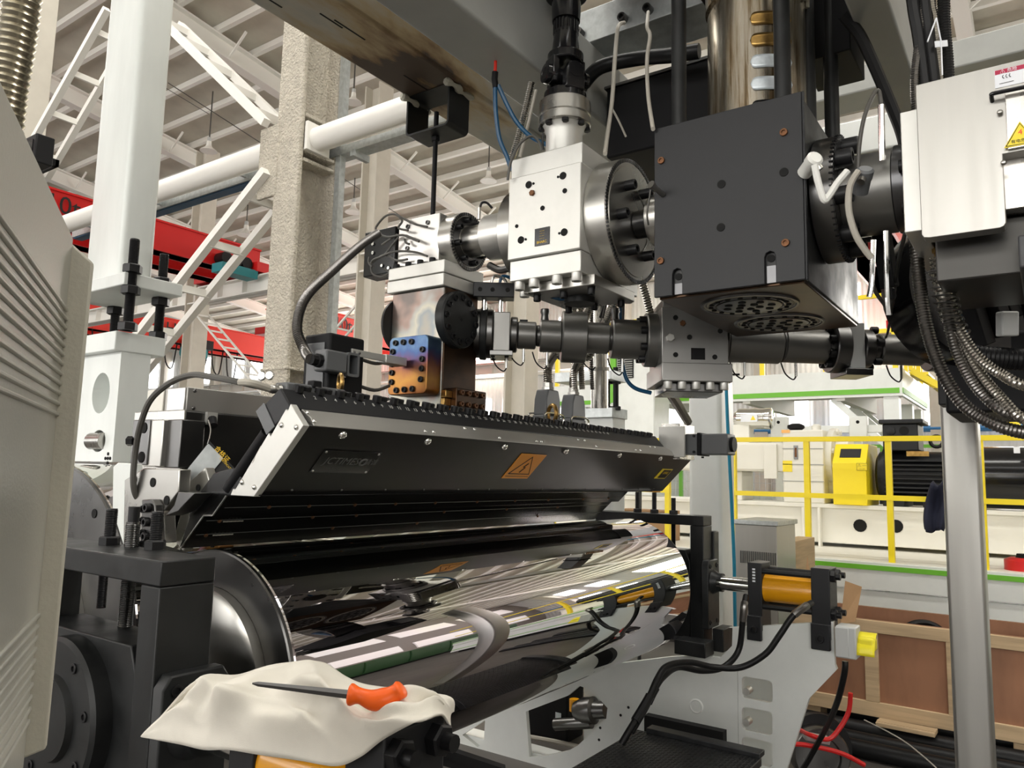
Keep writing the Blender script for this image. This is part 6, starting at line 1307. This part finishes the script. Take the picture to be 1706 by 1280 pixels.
sm = thing('feed_motor', at(1255, 698, X=9.3), 'small silver electric motor with warning sticker above the barrel cover', 'motor')
a, b = at(1225, 698, X=9.3), at(1288, 698, X=9.3)
MB().lathe(a, b - a, [(0, .08), (.05, .11), (.05, .125), (.36, .125), (.37, .13), ((b - a).length - .02, .13), ((b - a).length, .10)], 28).build('body', 'bright', sm); MB().obox((a + b) / 2 + Vector((-.128, .02, .0)), AX, AY, AZ, .006, .20, .09).build('sticker', 'label_white', sm)
cq = (a + b) / 2 + Vector((-.133, -.03, 0)); MB().prism([(cq.y + .03, cq.z - .025), (cq.y - .03, cq.z - .025), (cq.y, cq.z + .03)], 'X', cq.x, cq.x + .002).build('warning_sign', 'hazard_yellow', sm); MB().box(a.x - .1, a.x + .1, a.y - .2, a.y + .1, 1.98, a.z - .08).build('bracket', 'cream_paint', sm, bevel=.01)
lk = thing('link_arm', at(1300, 715, X=9.8), 'white adjusting arm with clevis above the extruder', 'arm')
a, b = at(1290, 717, X=9.8), at(1470, 707, X=9.8); b.z = a.z; MB().bar(a, b, .06, .09).build('arm', 'white_paint', lk, bevel=.005)
for x in (1298, 1430): q = at(x, 712, X=9.75); MB().box(9.72, 9.85, q.y - .1, q.y + .1, q.z - .13, q.z + .13).build('clevis', 'white_paint', lk, bevel=.01); copies(hole(.02), lk, [frame((9.719, q.y, q.z + .06), -AX)])
MB().bar(at(1298, 725, X=9.8), (9.8, at(1298, 725, X=9.8).y, .93), .08, .08).build('arm_post', 'white_paint', lk); MB().bar(at(1430, 725, X=9.8), (9.8, at(1430, 725, X=9.8).y, .93), .08, .08).build('arm_post', 'white_paint', lk)
# guard mesh doors in the far gap, green framed
mg = thing('mesh_fence', at(1260, 800, X=13), 'green framed wire mesh safety fence far behind the extruder', 'fence')
for i in range(9):
    y = 1.0 + i * 1.1; MB().box(12.97, 13.03, y - .03, y + .03, 0, 2.2).build('post', 'green_stripe', mg, smooth=0)
for z in (.2, 1.1, 2.17): MB().box(12.98, 13.02, 1.0, 9.8, z - .025, z + .025).build('rail', 'green_stripe', mg, smooth=0)
t = MB()
for i in range(88): t.box(12.997, 13.003, 1.0 + .1 * i, 1.006 + .1 * i, .1, 2.15)
for i in range(14): t.box(12.997, 13.003, 1.0, 9.8, .2 + .15 * i, .206 + .15 * i)
t.build('wire_mesh', 'galvanised', mg, smooth=0, kind='stuff')
# cream cabinets and clutter beyond
for i, (y, w, h, lab) in enumerate(((3.6, 1.2, 1.3, 'low white cabinet far behind the extruder barrel'), (6.2, 1.6, 1.9, 'tall white cabinet far behind the white post'), (-2.6, 1.8, 1.9, 'white machine cabinet beyond the smooth black motor'))):
    t = thing('far_cabinet', (15.5, y, 0), lab, 'cabinet'); MB().box(15, 16, y, y + w, 0, h).build('body', 'white_paint', t, bevel=.02); MB().box(14.98, 15, y + .05, y + w - .05, .1, h - .1).build('door', 'white_paint', t, bevel=.01)
# ------------------------------------------------------------------ mezzanine platform with yellow railings and stairs
mz = thing('mezzanine', (12, 3, 0), 'white steel mezzanine platform with green stripe above the extruder', 'platform')
ye = at(1499, 640, X=12).y; yf = 7.6
MB().box(12.0, 14.6, ye, yf, 3.08, 3.22).build('deck', 'hall_white', mz, smooth=0); MB().box(11.96, 12.0, ye, yf, 2.84, 3.24).build('edge_beam', 'white_paint', mz, smooth=0); MB().box(11.95, 11.96, ye, yf, 2.88, 2.955).build('green_stripe', 'green_stripe', mz, smooth=0)
MB().box(11.96, 14.6, ye - .04, ye, 2.84, 3.24).build('edge_beam', 'white_paint', mz, smooth=0); MB().box(11.95, 14.6, ye - .05, ye - .04, 2.88, 2.955).build('green_stripe', 'green_stripe', mz, smooth=0)
for y in (ye + .8, ye + 2.2, ye + 3.6, ye + 5): MB().box(12.0, 14.6, y - .06, y + .06, 2.80, 3.08).build('joist', 'hall_white', mz, smooth=0)
for x, y in ((12.1, ye + .12), (13.4, ye + .12), (14.4, ye + .12), (14.4, 6.5), (12.1, 6.9)):
    MB().box(x - .1, x + .1, y - .1, y + .1, 0, 2.84).build('leg', 'white_paint', mz, smooth=0); MB().bar((x, y + .05, 2.1), (x, y + .8, 2.84), .09, .09).build('knee_brace', 'white_paint', mz, smooth=0)
mr2 = thing('mezzanine_railing', (12, 3, 3.22), 'yellow safety railing around the mezzanine', 'railing')
for k in range(7): y = ye + .05 + k * .95; MB().box(12.0, 12.06, y - .035, y + .035, 3.22, 4.35).build('post', 'yellow_paint', mr2, smooth=0)
for z in (4.33, 3.8): MB().box(12.0, 12.05, ye, yf - .8, z - .03, z + .03).build('rail', 'yellow_paint', mr2, smooth=0); MB().box(12.0, 14.6, ye, ye + .05, z - .03, z + .03).build('rail', 'yellow_paint', mr2, smooth=0)
for k in range(1, 4): MB().box(12 + k * .85 - .03, 12 + k * .85 + .03, ye, ye + .05, 3.22, 4.35).build('post', 'yellow_paint', mr2, smooth=0)
stt = thing('stair_railing', (13, 1.0, 2.2), 'yellow stair with sloping handrail beside the mezzanine', 'stairs')
for s in (0, .8):
    a, b = Vector((12.4 + s, ye - .1, 4.3)), Vector((12.4 + s, ye - 2.6, 2.6))
    MB().bar(a, b, .05, .06).build('handrail', 'yellow_paint', stt, smooth=0); MB().bar(a - AZ * 1.05, b - AZ * 1.05, .05, .09).build('stringer', 'yellow_paint', stt, smooth=0)
    for k in range(5): q = a.lerp(b, k / 4); MB().box(q.x - .03, q.x + .03, q.y - .03, q.y + .03, q.z - 1.05, q.z).build('baluster', 'yellow_paint', stt, smooth=0)
for k in range(9): q = Vector((12.4, ye - .2, 3.2)).lerp(Vector((12.4, ye - 2.5, 1.6)), k / 8); MB().box(12.42, 13.18, q.y - .12, q.y + .12, q.z - .02, q.z + .02).build('tread', 'yellow_paint', stt, smooth=0)
MB().box(12.4, 12.5, ye - 2.65, ye - 2.55, 0, 2.6).build('stair_leg', 'yellow_paint', stt, smooth=0); MB().box(13.1, 13.2, ye - 2.65, ye - 2.55, 0, 2.6).build('stair_leg', 'yellow_paint', stt, smooth=0)
# crate machine cabinet with green door behind the post
gc = thing('louvre_cabinet', at(1040, 610, X=14.9), 'white cabinet with green frame and dark louvre behind the rod support', 'cabinet')
a, b = at(1018, 590, X=11), at(1090, 660, X=11); MB().box(11, 11.6, b.y, a.y, 0, a.z).build('body', 'white_paint', gc, bevel=.02)
q = at(1042, 610, X=10.99); MB().box(10.98, 11, q.y - .14, q.y + .14, q.z - .2, q.z + .25).build('louvre_panel', 'black_matte', gc)
copies(MB().box(10.965, 10.98, -.13, .13, -.008, .008).build('louvre', 'beam_grey', smooth=0), gc, [Matrix.Translation((0, q.y, q.z - .18 + .035 * i)) for i in range(12)])
q = at(1022, 620, X=10.98); MB().box(10.96, 11, q.y - .05, q.y + .05, q.z - .5, q.z + .3).build('door_edge', 'green_stripe', gc, smooth=0)
# ------------------------------------------------------------------ clutter on the floor at the right
cab = thing('steel_cabinet', at(1255, 945, X=5.8), 'brushed stainless cabinet with vertical vent slots behind the white post', 'cabinet')
a, b = at(1224, 880, X=5.8), at(1294, 880, X=5.8); zc_ = at(1294, 877, X=5.8).z
MB().box(5.8, 6.3, b.y, a.y, 0, zc_).build('body', 'stainless_box', cab, bevel=.004); MB().box(5.78, 6.32, b.y - .015, a.y, zc_, zc_ + .035).build('top', 'galvanised', cab, bevel=.004)
sl = MB().box(5.794, 5.80, -.004, .004, -.045, .045).build('vent_slot', 'steel_dark', smooth=0)
q = at(1262, 930, X=5.79); copies(sl, cab, [Matrix.Translation((0, q.y + .016 * (i - 8), q.z)) for i in range(17)])
wb = thing('wooden_case', at(1310, 930, X=6.4), 'small plywood case with latch behind the steel cabinet', 'case')
a, b = at(1296, 905, X=6.4), at(1326, 905, X=6.4); zc_ = at(1310, 905, X=6.4).z; MB().box(6.4, 7.0, b.y, a.y, 0, zc_ + .02).build('body', 'pine', wb, bevel=.006); MB().box(6.39, 6.40, b.y + .06, a.y, zc_ - .10, zc_ - .03).build('label_band', 'ink_red', wb, smooth=0); MB().obox((6.388, a.y - .07, zc_ - .04), AX, AY, AZ, .01, .08, .04).build('latch', 'bright', wb)
ca = thing('cardboard_sheet', at(1415, 1000, D=4.6), 'leaning brown cardboard sheets behind the far cylinder', 'cardboard')
MB().add([at(1400, 1040, D=4.85), at(1425, 1036, D=4.85), at(1436, 978, D=4.95), at(1408, 968, D=4.95)] + [at(1400, 1040, D=4.865), at(1425, 1036, D=4.865), at(1436, 978, D=4.965), at(1408, 968, D=4.965)], [(0, 1, 2, 3), (7, 6, 5, 4), (0, 4, 5, 1), (1, 5, 6, 2), (2, 6, 7, 3), (3, 7, 4, 0)]).build('sheet', 'cardboard', ca, smooth=0)
MB().add([at(1342, 955, D=5.4), at(1350, 960, D=5.4), at(1345, 925, D=5.5)] + [at(1342, 955, D=5.42), at(1350, 960, D=5.42), at(1345, 925, D=5.52)], [(0, 1, 2), (5, 4, 3), (0, 3, 4, 1), (1, 4, 5, 2), (2, 5, 3, 0)]).build('torn_flap', 'cardboard', ca, smooth=0)
# plywood crate with pine battens
kr = thing('plywood_crate', (5.55, .9, 0), 'reddish plywood crate with pale pine battens behind the side frame', 'crate')
xk = 5.45; yk1 = at(1392, 1040, X=xk).y + .25; yk0 = .1; ztk = at(1560, 1046, X=xk).z; zbk = .17
MB().box(xk, xk + .03, yk0, yk1, zbk, ztk).build('side_panel', 'plywood', kr, smooth=0); MB().box(xk + .42, xk + .45, yk0, yk1, zbk, ztk + .02).build('back_panel', 'plywood', kr, smooth=0)
MB().box(xk, xk + .45, yk1, yk1 + .03, zbk, ztk).build('end_panel', 'plywood', kr, smooth=0); MB().box(xk, xk + .45, yk0 - .03, yk0, zbk, ztk).build('end_panel', 'plywood', kr, smooth=0); MB().box(xk, xk + .45, yk0, yk1, zbk - .03, zbk).build('bottom_panel', 'plywood', kr, smooth=0)
for z, h in ((ztk - .075, .075), (zbk - .03, .09)): MB().box(xk - .025, xk, yk0 - .03, yk1 + .03, z, z + h).build('batten', 'pine', kr, bevel=.003)
for x in (1453, 1590): y = at(x, 1100, X=xk).y; MB().box(xk - .025, xk, y - .04, y + .04, zbk + .06, ztk - .075).build('batten', 'pine', kr, bevel=.003)
for y in (yk0 + .1, (yk0 + yk1) / 2, yk1 - .1): MB().box(xk, xk + .45, y - .045, y + .045, .0, zbk - .03).build('skid', 'pine', kr, bevel=.003)
cable('rubber_hose', 'black hose coiled inside the plywood crate', 'hose', 5.0, ((1500, 1120, 5.15), (1503, 1060, 5.05), (1520, 1040), (1550, 1040), (1572, 1060, 4.95), (1575, 1120, 5.0)), .02, 'rubber')
# old hoses, boards and cables on the floor
for i, (y0, y1, r, x0, lab) in enumerate(((1178, 1208, .07, 4.95, 'thick dark pipe lying against the crate'), (1200, 1235, .055, 4.75, 'dark rubber pipe on the floor second from the crate'), (1222, 1250, .05, 4.6, 'dark rubber pipe on the floor third from the crate'), (1232, 1268, .05, 4.45, 'dark rubber pipe on the floor farthest from the crate'))):
    q = at(1450, (y0 + y1) / 2, Z=r); t = thing('floor_pipe', (q.x, q.y, 0), lab, 'pipe'); MB().tube(smooth_pts([(q.x + .05, q.y + 1.2, r), (q.x, q.y + .4, r), (q.x - .02, q.y - .4, r), (q.x + .03, q.y - 1.6, r)], 6), r, 14).build('pipe', 'rubber', t); MB().tube([(q.x + .05, q.y + 1.2, r), (q.x + .05, q.y + 1.22, r)], r * 1.1, 14).build('end_collar', 'black_oxide', t)
for i, (p0, p1, lab) in enumerate((((1440, 1245), (1560, 1272), 'split pine board lying nearest the grey post'), ((1462, 1203), (1560, 1222), 'pine offcut lying on the floor pipes'))):
    zz = .012 if i == 0 else .13; a, b = at(*p0, Z=zz), at(*p1, Z=zz); t = thing('pine_board', a, lab, 'board'); MB().bar(a, b, .12, .024).build('board', 'pine', t, bevel=.003); MB().bar(a + Vector((-.01, 0, .013)), b + Vector((-.01, 0, .013)), .05, .003).build('split_grain', 'pine', t)
cable('floor_wire', 'thin pale wire trailing across the floor pipes', 'wire', 4.3, ((1440, 1200, 4.6), (1480, 1220, 4.4), (1510, 1238, 4.3), (1540, 1262, 4.15), (1560, 1280, 4.05)), .004, 'cable_beige')
cable('red_hose', 'red air hose curving up beside the cable drum', 'hose', 3.9, ((1330, 1215, 4.1), (1350, 1225), (1380, 1232), (1400, 1212), (1414, 1185), (1417, 1155)), .012, 'red_paint')
cable('red_hose', 'red air hose lying past the cable drum', 'hose', 3.9, ((1310, 1240), (1345, 1242), (1400, 1255), (1440, 1275)), .012, 'red_paint')
jx = thing('limit_switch_box', at(1412, 1070, X=3.72), 'pale grey junction box with yellow cover on the white side frame', 'junction box')
a, b = at(1392, 1042, X=3.70), at(1428, 1100, X=3.70); MB().box(3.69, 3.79, b.y, a.y, b.z, a.z).build('box', 'plastic_light', jx, bevel=.006); MB().box(3.685, 3.69, b.y + .03, a.y, b.z + .005, a.z - .005).build('lid', 'plastic_light', jx, bevel=.003)
q = at(1443, 1073, X=3.74); hh_ = .045
def capf(u, v): ang = math.pi * (u - .15) * .9; return (3.74 - .05 * math.cos(ang), b.y - .07 * v, q.z + .048 * math.sin(ang) - .01 * (1 - u))
o = MB().sheet(lambda u, v: (3.70 + .07 * v if False else 3.74 - .045 * math.cos(u * 2.4), b.y + .004 - .075 * v, q.z - .045 + .09 * math.sin(u * 1.57)), 12, 4).build('yellow_cover', 'yellow_cap', jx); s = o.modifiers.new('s', 'SOLIDIFY'); s.thickness = .004
MB().obox((3.745, b.y - .035, q.z), AX, AY, AZ, .07, .07, .06).build('cover_core', 'yellow_cap', jx, bevel=.012)
cable('power_cable', 'thick black cable dropping from the grey junction box', 'cable', 3.4, ((1408, 1102, 3.40), (1407, 1120, 3.40), (1398, 1160, 3.45), (1385, 1195, 3.6), (1370, 1225, 3.8), (1345, 1270, 3.9), (1325, 1300, 3.9)), .0135, 'rubber')
dr = thing('cable_drum', at(1375, 1260, D=4.05), 'round steel motor drum wrapped with cables on the floor', 'drum')
c = at(1372, 1268, D=4.1); MB().lathe(c + ROT @ Vector((0, 0, -.1)), ROT @ Vector((-.1, .25, 1)), [(0, .15), (.10, .15), (.12, .14), (.12, .10), (.10, .095)], 36).build('drum', 'steel_dark', dr); MB().lathe(c + ROT @ Vector((.02, .02, -.14)), ROT @ Vector((-.1, .25, 1)), [(0, .17), (.03, .175), (.06, .17)], 36).build('rim', 'black_oxide', dr)
q = at(1360, 1230, D=3.95); MB().obox(q, ROT @ Vector((1, -.2, 0)), ROT @ Vector((.2, 1, 0)), ROT @ Vector((0, 0, 1)), .13, .03, .05).build('clamp_block', 'galvanised', dr, bevel=.004)
_r = at(1706, 925, X=7.5); rdm = thing('red_reel', (_r.x, _r.y, .93), 'red round reel standing on the white deck', 'reel'); MB().lathe((_r.x, _r.y, .93), (0, 0, 1), [(0, .14), (.08, .14), (.10, .1)], 24).build('reel', 'red_paint', rdm); MB().lathe((_r.x, _r.y, 1.03), (0, 0, 1), [(0, .06), (.03, .05)], 16).build('hub', 'black_matte', rdm)
py_ = thing('yellow_barrier', (9.8, .2, .93), 'yellow tube frame with cable box behind the smooth black motor', 'frame')
a, b = at(1655, 905, X=10.2), at(1700, 900, X=10.2); MB().box(10.2, 10.26, a.y - .04, a.y + .04, .93, 1.75).build('post', 'yellow_paint', py_, smooth=0); MB().bar((10.2, a.y + 1.2, 1.05), (10.2, a.y - 1.4, 1.3), .05, .06).build('rail', 'yellow_paint', py_, smooth=0); MB().box(10.1, 10.2, a.y - .6, a.y + 1.0, .93, 1.08).build('kick_plate', 'yellow_paint', py_, smooth=0); MB().box(10.5, 10.9, a.y + .0, a.y + 1.2, 1.0, 1.75).build('switch_box', 'black_plate', py_, bevel=.01)
ob = thing('orange_hand_pad', at(1083, 817, X=4.3), 'orange strip under the far corner of the die', 'strip'); a, b = at(1066, 816, X=4.2), at(1098, 818, X=4.2); MB().bar(a, b, .05, .02).build('strip', 'orange_paint', ob, bevel=.004); MB().cyl(a, Vector((a.x, a.y, 0)), .012, 8).build('stem', 'steel_dark', ob)
for i, (x, y) in enumerate(((1043, 842), (1052, 848))):
    q = at(x, 856, X=6.9); t = thing('wrapped_parcel', q, ['taller pale wrapped parcel beyond the far bearing frame', 'shorter pale wrapped parcel beyond the far bearing frame'][i], 'parcel'); MB().lathe((q.x, q.y, .93), AZ, [(0, .07), (.12, .05), (.24 - .08 * i, .02), (.26 - .08 * i, .005)], 9).build('wrap', 'cable_beige', t); MB().ring((q.x, q.y, 1.02), AZ, .058, .006, 12, 5).build('tie', 'cardboard', t)
bx = thing('cardboard_box', at(1060, 860, X=7.0), 'open brown cardboard box on the deck beyond the far bearing frame', 'box'); q0, q1 = at(1020, 860, X=7.6), at(1108, 858, X=7.6); MB().box(7.6, 8.0, q1.y, q0.y, .93, at(1060, 850, X=7.6).z).build('carton', 'cardboard', bx, bevel=.005); MB().box(7.55, 7.6, q1.y, q0.y, at(1060, 850, X=7.6).z - .01, at(1060, 850, X=7.6).z + .005).build('flap', 'cardboard', bx)

# ------------------------------------------------------------------ unseen stand-in machines, added across the aisle for the chrome roll to mirror
for i, (x0, x1, h, mt, lab) in enumerate(((-3.5, 1.2, 1.7, 'graphite', 'long dark stand-in machine added for the roll to reflect'), (2.2, 5.2, 2.3, 'cream_paint', 'tall cream stand-in cabinet row added for the roll to reflect'), (6.2, 10.5, 1.3, 'green_dark', 'low green stand-in machine bed added for the roll to reflect'))):
    t = thing('reflected_stand_in', ((x0 + x1) / 2, -5.2, 0), lab, 'machine'); MB().box(x0, x1, -6.2, -4.6, .12, h).build('body', mt, t, bevel=.03); MB().box(x0 + .1, x1 - .1, -6.1, -4.7, 0, .12).build('plinth', 'black_matte', t, smooth=0)
    n = int((x1 - x0) / .8)
    for k in range(n): a = x0 + .05 + k * (x1 - x0 - .1) / n; MB().box(a + .02, a + (x1 - x0 - .1) / n - .02, -4.6, -4.58, .2, h - .08).build('door', mt, t, bevel=.006)
